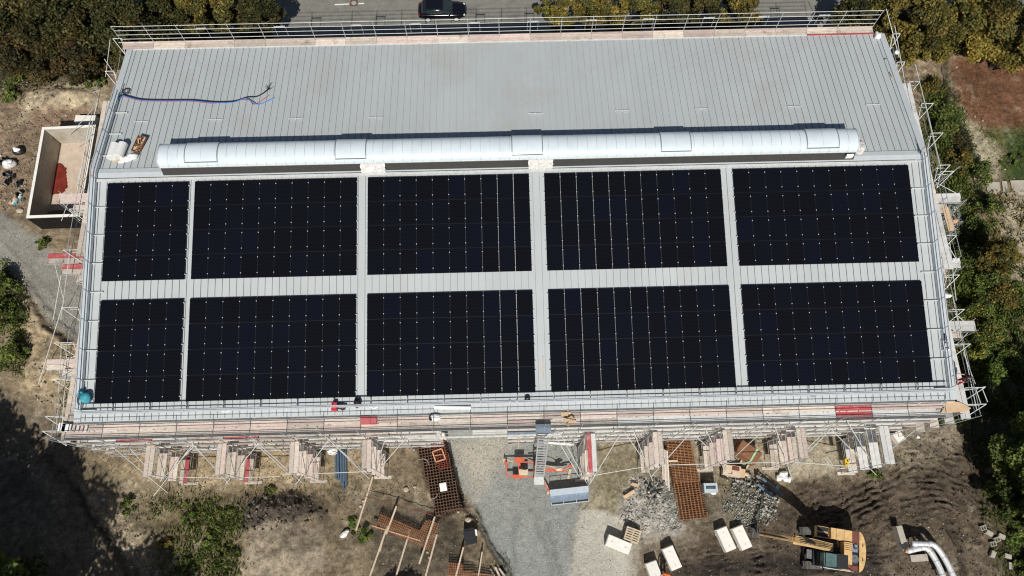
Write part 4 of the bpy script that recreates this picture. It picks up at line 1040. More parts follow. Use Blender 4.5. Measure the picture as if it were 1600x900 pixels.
# corner platforms
mb = MB(); mb.prism([(p.x, p.y) for p in (P(1470, 645, 9.4), P(1481, 626, 9.4), P(1500, 629, 9.4), P(1517, 638, 9.4), P(1508, 644, 9.4))], 9.40, 9.45); mb.build('corner_deck', MAT['ply'], fac)
for k in range(7):
    mb = MB(); u = 96 + k * 6.2; a = P(u + 2, 661 + k * .8, 9.5); b = P(u - 1, 674 + k * .4, 9.5); mb.bar(a, b, .5 if k < 2 else .17, .05); mb.build('corner_board', MAT['plastic_white'] if k < 2 else MAT[['board_alu', 'board_pink'][k % 2]], fac)
# outrigger frames (triangles of tube standing out from the gable scaffolds)
def frames(t, lst, s):
    for (u, v, z, l) in lst:
        p = P(u, v, z); mb = MB()
        q = p + Vector((s * l, .0, 0))
        mb.tube(p, q, .03, 6); mb.tube(q, p + Vector((0, -.9, -.9)), .026, 6); mb.tube(p, p + Vector((0, -.9, -.9)), .026, 6)
        mb.tube(p + Vector((0, 0, -.5)), q + Vector((-s * .2, 0, -.5)), .022, 6)
        mb.build('outrigger', MAT['galv_white'], t)
frames(gr_, [(1395, 53, 11, .6), (1402, 97, 11, .6), (1421, 128, 11.6, .8), (1440, 162, 11.4, .9), (1455, 208, 11.2, .9), (1466, 258, 11, .9), (1470, 268, 10.5, 1.0), (1476, 368, 10, .9), (1480, 430, 9.6, .9), (1483, 484, 9.5, 1.1), (1490, 538, 9, 1.2), (1508, 606, 9, 1.4), (1510, 632, 8.8, 1.4)], 1)
frames(gl, [(190, 60, 10.5, .7), (178, 111, 10, .7), (133, 326, 8.5, 1.2), (128, 390, 8.5, 1.4), (122, 480, 8.5, 1.2), (115, 535, 8.5, 1.4), (112, 592, 8.5, 1.3), (98, 650, 9, 1.2), (96, 673, 8.6, 1.3)], -1)
LT = [((99, 410, 5), (83, 500, 1.5)), ((85, 410, 4), (100, 470, 3)), ((100, 470, 4), (60, 600, .3)), ((152, 160, 9.8), (120, 290, 3)), ((140, 190, 8), (115, 330, 2)), ((150, 165, 9), (105, 215, .5)), ((145, 195, 8), (110, 235, 1)),
      ((163, 92, 10.5), (182, 120, 9)), ((172, 62, 10.5), (165, 120, 7)), ((112, 300, 7.6), (96, 345, 3)), ((96, 540, 8), (88, 670, 8)), ((105, 540, 7.5), (97, 670, 6)), ((110, 385, 8.2), (95, 500, 7.5)), ((90, 310, 7), (125, 345, 5)), ((75, 570, 6.5), (120, 595, 8)), ((74, 575, 6.4), (120, 555, 8))]
for a, b in LT:
    mb = MB(); mb.tube(P(*a), P(*b), .026, 6); mb.build('raker_tube', MAT['galv_white'], gl)
RT = [((1398, 40, 11.5), (1414, 130, 10.5)), ((1385, 14, 12.5), (1405, 90, 11)), ((1430, 100, 9), (1460, 220, 8)), ((1447, 165, 8.5), (1470, 262, 8)), ((1462, 285, 8.5), (1500, 305, 7)), ((1476, 375, 9), (1496, 408, 7)), ((1460, 290, 9), (1500, 260, 7)), ((1470, 350, 8.6), (1510, 312, 6)), ((1480, 450, 8), (1500, 408, 8)), ((1488, 460, 9), (1526, 640, 7.5)), ((1484, 380, 9), (1494, 470, 8)), ((1492, 490, 8.5), (1522, 515, 6.5)), ((1488, 545, 8), (1512, 520, 8)), ((1505, 550, 8), (1524, 600, 8)), ((1508, 610, 8.8), (1540, 604, 8)), ((1524, 606, 8), (1533, 632, 7)), ((1534, 605, 8), (1543, 628, 7))]
for a, b in RT:
    mb = MB(); mb.tube(P(*a), P(*b), .026, 6); mb.build('raker_tube', MAT['galv_white'], gr_)
# buttress towers of the gables
for (u, v, s, kd, L, lab) in ((93, 310, -1, 'pp', 0, 'left gable buttress tower with a salmon deck over the concrete basin'), (75, 404, -1, 'rw', 0, 'left gable buttress tower with a long red and pale deck over the gravel track'), (96, 421, -1, 'rw', 0, 'left gable buttress tower with a shorter red and pale deck, just below the longer one'), (72, 570, -1, 'pw', 0, 'left gable buttress tower with a pale deck near the earth bank'),
                          (1501, 309, 1, 'aa', 0, 'right gable buttress tower with a pale deck over the grey gravel heap'), (1501, 411, 1, 'aa', 0, 'right gable buttress tower with a pale deck level with the panel gap'), (1523, 509, 1, 'gg', 0, 'right gable buttress tower with a greyish deck over the flowering bushes')):
    p = P(u, v, 7.3); x0 = (gx1 - .15) if s < 0 else (grx1 + .15)
    tower(lab, 0, .8, 0, abs(p.x - x0), [1.3, 3.3, 5.3, 7.3], [kd, 'w', 'w', kd][::-1] if False else ['w', 'w', 'w', kd], 2, 'scaffold_tower', 7.35, 0, 'scaffold buttress towers beside the gables', -math.pi / 2 if s < 0 else math.pi / 2, (x0, p.y, 0), sole=False)
# ================================================================== VEGETATION
PAL = {
 'dark':   [(.040, .046, .015), (.056, .058, .018), (.075, .070, .022), (.10, .078, .026)],
 'olive':  [(.115, .105, .028), (.155, .125, .030), (.20, .148, .036), (.080, .082, .026)],
 'yellow': [(.205, .170, .036), (.165, .145, .034), (.26, .195, .042), (.105, .105, .03)],
 'brown':  [(.060, .052, .022), (.085, .062, .024), (.040, .042, .018), (.105, .070, .026)],
 'green':  [(.120, .155, .036), (.090, .124, .028), (.170, .190, .048), (.062, .088, .021)],
 'bright': [(.13, .185, .038), (.10, .155, .03), (.075, .115, .025), (.17, .21, .05)],
 'shade':  [(.035, .046, .014), (.050, .060, .018), (.065, .070, .022), (.028, .036, .012)],
}
def leaves(centers, spread, n, size, pal, up=.5, seed=0, extra=None, jitter=.35):
    r = np.random.default_rng(seed)
    centers = np.asarray(centers); k = len(centers)
    pick = r.integers(0, k, n)
    off = r.normal(size=(n, 3)); off /= (np.linalg.norm(off, axis=1, keepdims=True) + 1e-9)
    off *= (r.random((n, 1)) ** .45) * np.asarray(spread)[pick][:, None] * np.array([1, 1, .75])
    c = centers[pick] + off
    nrm_ = r.normal(size=(n, 3)); nrm_[:, 2] = np.abs(nrm_[:, 2]) + up; nrm_ /= np.linalg.norm(nrm_, axis=1, keepdims=True)
    t = r.normal(size=(n, 3)); t -= (t * nrm_).sum(1, keepdims=True) * nrm_; t /= np.linalg.norm(t, axis=1, keepdims=True)
    b = np.cross(nrm_, t)
    s = size * r.uniform(.6, 1.4, (n, 1)); w = s * r.uniform(.45, .75, (n, 1))
    bend = nrm_ * s * .18
    V = np.stack([c - t * s, c + b * w - bend, c + t * s, c - b * w - bend], 1).reshape(-1, 3)
    F = np.arange(n * 4).reshape(n, 4)
    p = np.array(PAL[pal] if isinstance(pal, str) else pal)
    cc = r.integers(0, len(p), k)
    kb = r.uniform(.62, 1.6, k)[pick][:, None]
    ci = np.where(r.random(n) < .65, cc[pick], r.integers(0, len(p), n))
    col = p[ci] * r.uniform(1 - jitter, 1 + jitter, (n, 1)) * r.uniform(.9, 1.1, (n, 3))
    col = col * kb
    if extra is not None:
        e, fr = extra; m = r.random(n) < fr; col[m] = np.array(e) * r.uniform(.7, 1.2, (m.sum(), 1))
    return V, F, np.repeat(col, 4, axis=0)

def tree(label, base, H, Rr, pal, seed, name='leafy_tree', cat='tree', n=5200, size=.16, crown0=.28, clumps=34, group=None, lean=(0, 0), gap=1.0):
    r = random.Random(seed); base = Vector(base)
    t = thing(name, label, cat, base, group)
    mb = MB(); top = base + Vector((lean[0], lean[1], H * .82))
    tr = max(.09, H * .022)
    mb.path([base + Vector((0, 0, -.15)), base + Vector((.05, .02, H * .25)), base.lerp(top, .55), top], [tr * 1.25, tr, tr * .7, tr * .25], 8)
    cs = []; sp = []
    for i in range(clumps):
        a = r.uniform(0, 6.283); q = r.random() ** .5; h = r.uniform(crown0, 1.0)
        prof = math.sin(math.pi * min(1, max(.06, (h - crown0) / (1.02 - crown0))) ** .8) ** .6
        rad = Rr * q * prof * r.uniform(.75, 1.12)
        c = base + Vector((lean[0] * h + rad * math.cos(a), lean[1] * h + rad * math.sin(a), H * h * .93))
        cs.append(tuple(c)); sp.append(Rr * r.uniform(.20, .36) * gap)
        if i < 12:
            m = base.lerp(top, max(.2, h * .75)); mb.path([m, m.lerp(c, .5) + Vector((0, 0, -.1)), c], [tr * .45, tr * .3, tr * .1], 5)
    mb.build('trunk', MAT['bark'], t)
    V, F, cl = leaves(cs, sp, n, size, pal, .5, seed)
    np_mesh('crown', V, F, MAT['leaf'], t, cols=cl)
    return t

def bush(label, u, v, r0, h, pal, seed, name='bush', cat='bush', n=1500, size=.11, ry=None, extra=None, group=None, sparse=1.0):
    b = G(u, v); rr = random.Random(seed); ry = ry or r0
    t = thing(name, label, cat, b, group)
    cs = []; sp = []; mb = MB(); k = max(12, int(16 * r0 * ry)); ph = rr.uniform(0, 6.28); ph2 = rr.uniform(0, 6.28)
    for i in range(k):
        a = rr.uniform(0, 6.283); q = rr.random() ** .6 * (1 + .38 * math.sin(2 * a + ph) + .28 * math.sin(3 * a + ph2))
        hh = h * max(.15, 1 - .6 * q * q) * rr.uniform(.3, 1)
        c = b + Vector((r0 * q * math.cos(a), ry * q * math.sin(a), hh))
        cs.append(tuple(c)); sp.append(min(r0, h) * rr.uniform(.16, .40) * sparse)
        mb.path([b + Vector((.25 * r0 * q * math.cos(a), .25 * ry * q * math.sin(a), -.05)), b.lerp(c, .6) + Vector((0, 0, .1)), c], [.035, .025, .008], 4)
    mb.build('stem', MAT['bark'], t)
    V, F, cl = leaves(cs, sp, n, size, pal, .45, seed, extra)
    np_mesh('crown', V, F, MAT['leaf'], t, cols=cl)
    return t

def at_tree(u, v, z):       # foot below a crown point seen at height z
    p = P(u, v, z); p.z = gz(p.x, p.y); return p
TREES = [
 # u, v, z of crown centre, H, R, palette, n, label
 (20, 15, 6, 9, 4.3, 'dark', 9500, 'dark tree in the top left corner of the photo'),
 (105, 10, 6, 9.5, 4.2, 'dark', 9500, 'dark tree second from the top left corner'),
 (195, 18, 6, 9, 3.9, 'dark', 9000, 'dark tree with brownish crown, third along the top left'),
 (262, 5, 6, 8.5, 2.6, 'dark', 5500, 'dark tree left of the shaded gap at the top left'),
 (45, 75, 4, 6, 3.2, 'brown', 6500, 'brown-green tree in front of the dark top left trees'),
 (125, 72, 4, 6, 3.0, 'brown', 6500, 'brown-tinged tree above the sandy heap at the left'),
 (178, 62, 3.6, 5.5, 2.2, 'dark', 4500, 'small dark tree next to the left end of the rear scaffold'),
 (306, 18, 5, 7.5, 2.2, 'olive', 5500, 'olive tree right of the shaded gap, behind the rear scaffold'),
 (352, 10, 5, 8, 2.7, 'olive', 6500, 'larger olive tree behind the left part of the rear scaffold'),
 (402, 18, 4.5, 7, 2.1, 'dark', 4500, 'dark olive tree at the left edge of the visible road'),
 (872, 8, 5, 7, 1.9, 'yellow', 4200, 'yellowish tree at the left end of the row behind the hall'),
 (928, 6, 5, 7.5, 2.3, 'olive', 5200, 'olive tree second in the row behind the hall'),
 (988, 10, 5, 7, 2.2, 'yellow', 5000, 'yellow tree in the middle of the row behind the hall'),
 (1045, 8, 4.6, 6.6, 2.0, 'dark', 4600, 'dark tree among the yellow ones in the row behind the hall'),
 (1098, 6, 5, 7, 2.1, 'dark', 4600, 'dark olive tree fifth in the row behind the hall'),
 (1158, 6, 5, 7, 2.2, 'olive', 5000, 'olive tree at the right end of the row behind the hall'),
 (1342, 12, 4.6, 6.5, 2.0, 'dark', 4300, 'dark tree beside the right rear scaffold corner'),
 (1392, 18, 5, 7, 2.4, 'olive', 5200, 'olive tree beyond the right rear scaffold corner'),
 (1450, 28, 5.5, 8, 3.0, 'olive', 7500, 'broad olive tree above the right leafy lawn'),
 (1505, 40, 5, 7.5, 2.7, 'yellow', 6500, 'yellowing tree above the brown leafy lawn'),
 (1560, 18, 6, 8.5, 3.4, 'olive', 7500, 'large olive tree near the top right corner'),
 (1612, 40, 6, 8.5, 3.3, 'yellow', 7000, 'yellow-brown tree at the right edge above the lawn'),
 (1435, 68, 3, 4.5, 1.7, 'yellow', 3200, 'small yellow tree beside the right rear scaffold bays'),
 (1632, 800, 5, 7.5, 2.2, 'green', 6500, 'dense green tree in the lower right corner of the photo'),
 (1622, 722, 6, 10, 3.0, 'green', 8500, 'tall tree at the right edge below the flowering bushes'),
 (1568, 395, 3.5, 5, 1.6, 'olive', 3400, 'dark loose tree right of the grey gravel heap'),
]
for i, (u, v, z, H, Rr, pal, n, lab) in enumerate(TREES):
    tree(lab, at_tree(u, v, z), H, Rr, pal, 100 + i, n=int(n * 2.2), size=.125 if Rr > 2.4 else .11, clumps=int(24 + Rr * 10), gap=.88)
# trees south of the photographed area; their shade falls on the lower corners
for i, (x, y, H, Rr) in enumerate(((-10.5, -31.5, 14.5, 4.2), (-4.0, -35.5, 17, 4.6), (1.5, -37.5, 15, 3.8), (-15, -24, 12.5, 3.8), (-6.5, -27.5, 12, 3.2), (-12.5, -27, 15, 4.2), (72.5, -27, 13, 4.2), (71.5, -20.5, 11, 3.2), (21.0, -34.5, 8, 2.6))):
    tree(['tall tree left of the site south corner', 'tallest tree below the lower left corner', 'tall tree below the lower left bank', 'tall tree beyond the left edge', 'tree just outside the lower left corner', 'bushy tall tree outside the lower left edge', 'tall tree beyond the lower right corner', 'tree beyond the right edge by the hedge', 'small tree south of the smooth soil mound'][i],
         (x, y, 0), H, Rr, 'green', 200 + i, n=11000, size=.2, clumps=90, crown0=.2, gap=1.15)

BUSH = [
 (12, 448, 1.3, 1.7, 'green', 'green bush at the left edge, uppermost of three beside the gravel track', None, None),
 (14, 500, 1.5, 1.9, 'green', 'green bush at the left edge, middle of three', None, None),
 (27, 555, 1.2, 1.5, 'green', 'green bush at the left edge, lowest of three', None, None),
 (27, 130, .8, 1.2, 'green', 'green bush beside the left mesh fence', None, None),
 (20, 155, .8, 1.0, 'green', 'dark green bush in the left corner of the sandy heap', None, None),
 (88, 97, .8, 2.2, 'bright', 'slim bright green shoot above the sandy heap', .35, None),
 (130, 125, 1.0, 1.1, 'green', 'low green bush above the right part of the sandy heap', None, None),
 (157, 128, .7, 1.0, 'green', 'small dark bush next to the left scaffold top', None, None),
 (45, 118, .9, .9, 'olive', 'low yellow-green shrub at the foot of the left trees', None, None),
 (69, 381, .55, .7, 'green', 'small weed clump between gravel track and basin', None, None),
 (202, 790, .55, .7, 'green', 'weed clump on the light bank at the lower left', None, None),
 (296, 806, .7, .5, 'green', 'weedy bush, upper left of the lower left weed patch', None, None),
 (330, 840, .9, .6, 'green', 'weedy bush in the middle of the lower left weed patch', None, None),
 (354, 800, .65, .5, 'green', 'weedy bush beside the black soil heap', None, None),
 (357, 868, .75, .55, 'green', 'weedy bush at the lower right of the weed patch', None, None),
 (290, 880, .9, .5, 'green', 'weedy bush at the bottom of the weed patch', None, None),
 (262, 850, .5, .5, 'olive', 'yellowish weed tuft at the left of the weed patch', None, None),
 (425, 765, .35, .35, 'green', 'weeds on the crest of the black soil heap', None, None),
 (552, 815, .35, .45, 'bright', 'narrow weed between timber laths near the white sack', None, None),
 (571, 834, .65, .55, 'bright', 'bright green weed right of the white sack', None, None),
 (1456, 140, 1.0, 1.2, 'olive', 'olive shrub next to the right gable scaffold top', None, None),
 (1475, 178, 1.1, 1.5, 'green', 'green shrub right of the scaffold by the brown lawn', None, None),
 (1468, 212, 1.2, 1.6, 'green', 'shrub behind the pink scaffold board at right', None, None),
 (1496, 222, 1.1, 1.5, 'brown', 'rusty brown shrub right of the gable scaffold', None, None),
 (1492, 258, 1.2, 1.6, 'olive', 'olive shrub just above the grey gravel heap', None, None),
 (1522, 272, 1.2, 1.5, 'green', 'shrub beside the pale concrete slabs', None, None),
 (1516, 362, 1.1, 1.7, 'green', 'green shrub just right of the grey gravel heap', None, None),
 (1504, 405, 1.2, 1.8, 'green', 'green shrub at the middle right scaffold tower', None, None),
 (1536, 330, 1.0, 2.0, 'green', 'shrub in shade right of the gravel heap', None, None),
 (1530, 440, 1.4, 2.0, 'green', 'broad shrub right of the person on the scaffold', None, None),
 (1560, 470, 1.3, 1.6, 'olive', 'loose olive shrub toward the right edge', None, None),
 (1515, 488, 1.2, 2.2, 'green', 'tall bush with yellow blossoms above the greyish scaffold deck', None, 1),
 (1536, 532, 1.4, 2.2, 'green', 'bush with most yellow blossoms right of the scaffold', None, 1),
 (1512, 560, 1.2, 2.0, 'green', 'bush with yellow blossoms just above the scaffold corner', None, 1),
 (1546, 580, 1.2, 1.8, 'bright', 'bright bush below the flowering ones', None, None),
 (1490, 655, 1.0, 1.0, 'green', 'low green bush under the plywood scaffold corner', None, None),
 (1575, 560, 1.2, 1.6, 'green', 'green bush near the right edge below the track', None, None),
 (1556, 762, .9, 1.0, 'green', 'green bush at the edge of the muddy yard', None, None),
 (1588, 846, .8, .9, 'bright', 'bright bush beside the scattered concrete blocks', None, None),
 (1604, 892, 1.1, 1.4, 'green', 'bush in the very lower right corner', None, None),
 (1365, 742, .5, .5, 'bright', 'grass clump under the far right scaffold tower', None, None),
 (1335, 690, .8, .5, 'green', 'weeds growing between the decks of the far right tower', None, None),
 (1585, 250, .9, .5, 'bright', 'patch of lush grass shrub on the lawn at right', None, None),
]
for i, (u, v, r0, h, pal, lab, sparse, fl) in enumerate(BUSH):
    bush(lab, u, v, r0, h, pal, 300 + i, n=int(600 + 1050 * r0 * r0), size=.075 if r0 < 1 else .09, extra=((.62, .36, .02), .07) if fl else None, sparse=sparse or 1.25, group='shrubs and weeds round the site')

# grass and weeds nobody could count
def tufts(name, label, polys, seed):
    r = np.random.default_rng(seed); VV = []; CC = []; tot = 0
    for pts, dens, hgt, pal in polys:
        poly = pg(pts); lo, hi = poly.min(0), poly.max(0); n = int((hi[0] - lo[0]) * (hi[1] - lo[1]) * dens)
        x = r.uniform(lo[0], hi[0], n); y = r.uniform(lo[1], hi[1], n)
        k = poly_mask(x, y, pts, 1.0) * (fbm(x, y, 1.4, seed + 4, 3) * 1.3 + .62); m = (r.random(n) < k) & ((y < 20.4) | (y > 31.8)); x = x[m]; y = y[m]; n = len(x)
        if n == 0: continue
        z = gzv(x, y)
        a = r.uniform(0, 6.283, n); h = hgt * r.uniform(.4, 1.3, n); ln = h * r.uniform(.2, 1.0, n); w = r.uniform(.018, .045, n) * (1 + hgt)
        dx, dy = np.cos(a), np.sin(a)
        A = np.stack([x - dy * w, y + dx * w, z - .02], 1); B = np.stack([x + dy * w, y - dx * w, z - .02], 1)
        C_ = np.stack([x + dx * ln * .5 + dy * w * .8, y + dy * ln * .5 - dx * w * .8, z + h * .75], 1); D = np.stack([x + dx * ln - dy * w * .2, y + dy * ln + dx * w * .2, z + h], 1)
        VV.append(np.stack([A, B, C_, D], 1).reshape(-1, 3))
        p = np.array(PAL[pal]); c = p[r.integers(0, len(p), n)] * r.uniform(.7, 1.35, (n, 1)); CC.append(np.repeat(c, 4, axis=0)); tot += n
    V = np.concatenate(VV); C2 = np.concatenate(CC)
    return tag(np_mesh(name, V, np.arange(tot * 4).reshape(-1, 4), MAT['leaf'], cols=C2), label, None, None, 'stuff')
PAL['dry'] = [(.26, .20, .10), (.20, .16, .08), (.15, .14, .05), (.10, .11, .035)]
PAL['leafy'] = [(.17, .085, .042), (.13, .06, .032), (.22, .11, .05), (.10, .085, .03)]
tufts('grass', 'grass and weeds growing over the edges of the site', [
 ([(1450, 120), (1490, 150), (1525, 260), (1550, 420), (1600, 440), (1640, 650), (1510, 660), (1478, 420), (1440, 190)], 120, .40, 'green'), ([(1470, 400), (1640, 420), (1640, 640), (1510, 660), (1480, 480)], 90, .40, 'bright'), ([(1450, 130), (1500, 170), (1535, 300), (1500, 400), (1470, 260)], 70, .45, 'green'), ([(1500, 300), (1640, 300), (1640, 450), (1510, 440)], 60, .4, 'olive'),
 ([(1530, 200), (1640, 190), (1640, 285), (1565, 285)], 90, .12, 'green'),
 ([(1490, 90), (1640, 85), (1640, 200), (1560, 210), (1510, 190)], 130, .06, 'leafy'),
 ([(1500, 640), (1640, 600), (1640, 910), (1560, 910), (1525, 780)], 60, .3, 'green'),
 ([(235, 780), (375, 775), (385, 830), (375, 905), (240, 905)], 70, .28, 'green'), ([(215, 760), (400, 765), (400, 905), (215, 905)], 14, .22, 'green'), ([(300, 785), (372, 780), (380, 830), (370, 905), (290, 905)], 110, .28, 'bright'),
 ([(130, 690), (560, 690), (560, 770), (200, 800), (140, 760)], 14, .10, 'dry'),
 ([(-20, 430), (30, 430), (45, 560), (30, 590), (-20, 580)], 80, .3, 'green'),
 ([(-40, 80), (170, 80), (165, 130), (60, 140), (-40, 160)], 60, .25, 'dark'),
 ([(520, 770), (640, 740), (700, 790), (640, 905), (520, 905)], 8, .10, 'dry'),
 ([(930, 670), (1000, 670), (1040, 745), (930, 745)], 14, .08, 'dry'),
 ([(1300, 660), (1440, 650), (1440, 720), (1390, 745), (1320, 745)], 30, .14, 'dry'),
 ([(1080, 745), (1160, 745), (1190, 790), (1100, 790)], 45, .12, 'green'),
 ([(95, 540), (140, 560), (140, 700), (100, 690)], 40, .25, 'green'),
 ([(780, 865), (800, 905), (770, 905)], 60, .2, 'green'), ([(1045, 765), (1095, 765), (1090, 785), (1050, 785)], 70, .18, 'bright'),
 ([(250, 745), (560, 750), (560, 775), (260, 790)], 20, .15, 'green'),
 ([(40, 0), (1640, 0), (1640, 66), (40, 90)], 6, .25, 'dark'),
], 900)

# ------------------------------------------------------------------ stones
def rocks(name, label, polys, seed, mat='stones_mat'):
    r = np.random.default_rng(seed); VV = []; FF = []; CC = []; o = 0
    base = np.array([(-1, -1, -1), (1, -1, -1), (1, 1, -1), (-1, 1, -1), (-1, -1, 1), (1, -1, 1), (1, 1, 1), (-1, 1, 1)], float)
    fq = np.array([(3, 2, 1, 0), (4, 5, 6, 7), (0, 1, 5, 4), (1, 2, 6, 5), (2, 3, 7, 6), (3, 0, 4, 7)])
    for pts, dens, s0, s1, pal, lift in polys:
        poly = pg(pts); lo, hi = poly.min(0), poly.max(0); n = int((hi[0] - lo[0]) * (hi[1] - lo[1]) * dens)
        x = r.uniform(lo[0], hi[0], n); y = r.uniform(lo[1], hi[1], n)
        m = r.random(n) < poly_mask(x, y, pts, .5); x = x[m]; y = y[m]; n = len(x)
        if n == 0: continue
        s = s0 * (s1 / s0) ** (r.random(n) ** 2.2)
        z = gzv(x, y) + s * .3 + lift * r.random(n)
        v = base[None] * r.uniform(.45, 1.0, (n, 8, 3)) * s[:, None, None] * r.uniform(.6, 1.2, (n, 1, 3)) * np.array([.66, .66, .42])
        a = r.uniform(0, 6.283, n); tl = r.uniform(-.5, .5, n)
        ca, sa, ct, st = np.cos(a), np.sin(a), np.cos(tl), np.sin(tl)
        X, Y, Z = v[..., 0], v[..., 1], v[..., 2]
        Y2 = Y * ct[:, None] - Z * st[:, None]; Z2 = Y * st[:, None] + Z * ct[:, None]
        v = np.stack([X * ca[:, None] - Y2 * sa[:, None] + x[:, None], X * sa[:, None] + Y2 * ca[:, None] + y[:, None], Z2 + z[:, None]], 2)
        VV.append(v.reshape(-1, 3)); FF.append((fq[None] + (np.arange(n) * 8)[:, None, None] + o).reshape(-1, 4)); o += n * 8
        p = np.array(pal); CC.append(np.repeat(p[r.integers(0, len(p), n)] * r.uniform(.75, 1.25, (n, 1)), 8, axis=0))
    return tag(np_mesh(name, np.concatenate(VV), np.concatenate(FF), MAT[mat], cols=np.concatenate(CC)), label, None, None, 'stuff')
gr1 = [(.42, .41, .37), (.35, .345, .32), (.48, .455, .40), (.28, .275, .25)]
gr2 = [(.35, .38, .355), (.28, .305, .29), (.43, .44, .40), (.36, .34, .29)]
wm = [(.30, .26, .20), (.22, .19, .15), (.17, .145, .115), (.36, .33, .27)]
rocks('loose_stones', 'loose stones and clods scattered over the earth', [
 ([(120, 690), (640, 690), (720, 800), (800, 905), (215, 905), (130, 780)], 14, .015, .085, wm, 0),
 ([(-20, 100), (170, 120), (150, 200), (40, 335), (-20, 330)], 7, .03, .2, wm, 0),
 ([(900, 660), (1330, 660), (1480, 690), (1550, 905), (895, 905)], 16, .015, .075, wm, 0),
 ([(30, 440), (120, 530), (130, 690), (40, 620)], 7, .03, .18, wm, 0),
 ([(1400, 85), (1490, 90), (1560, 240), (1600, 300), (1600, 480), (1480, 440)], 5, .03, .2, wm, 0),
 ([(160, 785), (230, 815), (262, 860), (235, 905), (205, 870)], 30, .02, .15, wm, 0),
 ([(1095, 845), (1180, 810), (1250, 750), (1340, 745), (1470, 665), (1525, 690), (1550, 905), (1000, 905)], 16, .025, .13, [(.09, .07, .05), (.12, .095, .068), (.07, .055, .04)], 0),
 ([(215, 690), (640, 690), (720, 800), (790, 905), (520, 905), (515, 780)], 9, .02, .11, [(.22, .18, .12), (.17, .135, .095), (.28, .23, .16)], 0),
 ([(-20, 150), (150, 200), (42, 335), (-20, 330)], 12, .03, .15, [(.18, .13, .09), (.12, .09, .065), (.26, .2, .14)], 0),
 ([(372, 785), (450, 765), (512, 782), (516, 812), (440, 822), (375, 830)], 22, .04, .25, [(.10, .085, .07), (.16, .14, .12), (.06, .05, .04)], .1),
 ([(1380, 790), (1530, 760), (1540, 905), (1390, 905)], 14, .02, .11, wm, 0)], 41)
rocks('gravel', 'fine gravel on the yard passage and the left track', [
 ([(672, 660), (940, 660), (915, 790), (893, 905), (795, 905), (735, 795)], 85, .02, .065, gr2 + [(.16, .17, .165), (.5, .5, .47)], 0),
 ([(-20, 330), (60, 370), (128, 470), (110, 530), (32, 455), (-20, 415)], 70, .02, .065, gr2 + [(.17, .17, .16), (.45, .44, .40)], 0)], 43)
rocks('rubble', 'pale heap of broken rubble left of the flat orange rebar mats', [
 ([(985, 745), (1035, 742), (1062, 790), (1060, 832), (1000, 836), (966, 800)], 110, .02, .12, gr1, .08), ([(1005, 755), (1035, 752), (1040, 785), (1010, 790)], 40, .05, .26, [(.26, .25, .23), (.16, .155, .14), (.40, .38, .33)], .25),
 ([(1040, 760), (1062, 790), (1058, 830), (1035, 822)], 120, .04, .12, gr2, .05)], 45)
rocks('rubble', 'grey-green heap of broken stones above the right pair of white blocks', [
 ([(1140, 755), (1180, 745), (1212, 775), (1205, 815), (1165, 825), (1128, 800)], 130, .025, .14, gr2, .10),
 ([(1172, 762), (1212, 762), (1218, 800), (1190, 815)], 26, .08, .28, gr1, .2),
 ([(1145, 745), (1190, 740), (1200, 765), (1160, 770)], 10, .2, .42, [(.22, .22, .21), (.3, .29, .27)], .3)], 47)
rocks('gravel_heap', 'heap of grey gravel under the right gable scaffold', [([(1462, 275), (1490, 268), (1508, 310), (1508, 350), (1490, 375), (1468, 372)], 160, .04, .12, [(.24, .25, .245), (.30, .31, .30), (.2, .21, .21)], .08)], 49)
# ================================================================== THINGS IN THE YARD
def oriented(u0, v0, u1, v1, z=0):
    a = P(u0, v0, z); b = P(u1, v1, z); d = (b - a); return a, b, math.atan2(d.y, d.x), d.length
# ---- concrete basin
BH = 2.3
q = [P(*p, BH) for p in ((66, 199), (150, 195), (125, 338), (41, 341))]     # outer rim TL TR BR BL
cx = sum(p.x for p in q) / 4; cy = sum(p.y for p in q) / 4
t = thing('concrete_basin', 'open pale concrete basin with red stained floor beside the left gable', 'basin', (cx, cy, 0))
def inset(poly, d):
    n = len(poly); out = []
    for i in range(n):
        p, a, b = Vector(poly[i][:2]), Vector(poly[i - 1][:2]), Vector(poly[(i + 1) % n][:2])
        d1 = (p - a).normalized(); d2 = (b - p).normalized(); n1 = Vector((d1.y, -d1.x)); n2 = Vector((d2.y, -d2.x))
        bis = (n1 + n2).normalized(); out.append(p + bis * d / max(.3, bis.dot(n1)))
    return out
qq = [(p.x, p.y) for p in q]; qi = inset(qq, .24)
if (qi[0] - Vector((cx, cy))).length > (Vector(qq[0]) - Vector((cx, cy))).length: qi = inset(qq, -.24)
for i in range(4):
    j = (i + 1) % 4; mb = MB(); e = .001
    mb.hexa([(*qq[i], -.5), (*qq[j], -.5), (*qi[j], -.5), (*qi[i], -.5)], [(*qq[i], BH), (*qq[j], BH), (*qi[j], BH), (*qi[i], BH)])
    mb.f = [tuple(reversed(f)) for f in mb.f] if False else mb.f
    mb.build('wall', MAT['concrete'], t)
    mb = MB(); mb.hexa([(*qq[i], BH + .003), (*qq[j], BH + .003), (*qi[j], BH + .003), (*qi[i], BH + .003)], [(*qq[i], BH + .03), (*qq[j], BH + .03), (*qi[j], BH + .03), (*qi[i], BH + .03)]); mb.build('coping', MAT['concrete_pale'], t)
mb = MB(); o1 = Vector(qq[3]); o2 = Vector(qq[2]); nn = Vector((0, -1)); mb.hexa([(o1.x, o1.y - .012, -.2), (o2.x, o2.y - .012, -.2), (o2.x, o2.y - .004, -.2), (o1.x, o1.y - .004, -.2)], [(o1.x, o1.y - .012, 2.24), (o2.x, o2.y - .012, 2.24), (o2.x, o2.y - .004, 2.24), (o1.x, o1.y - .004, 2.24)])
mb.build('sealing_coat', MAT['bitumen'], t)
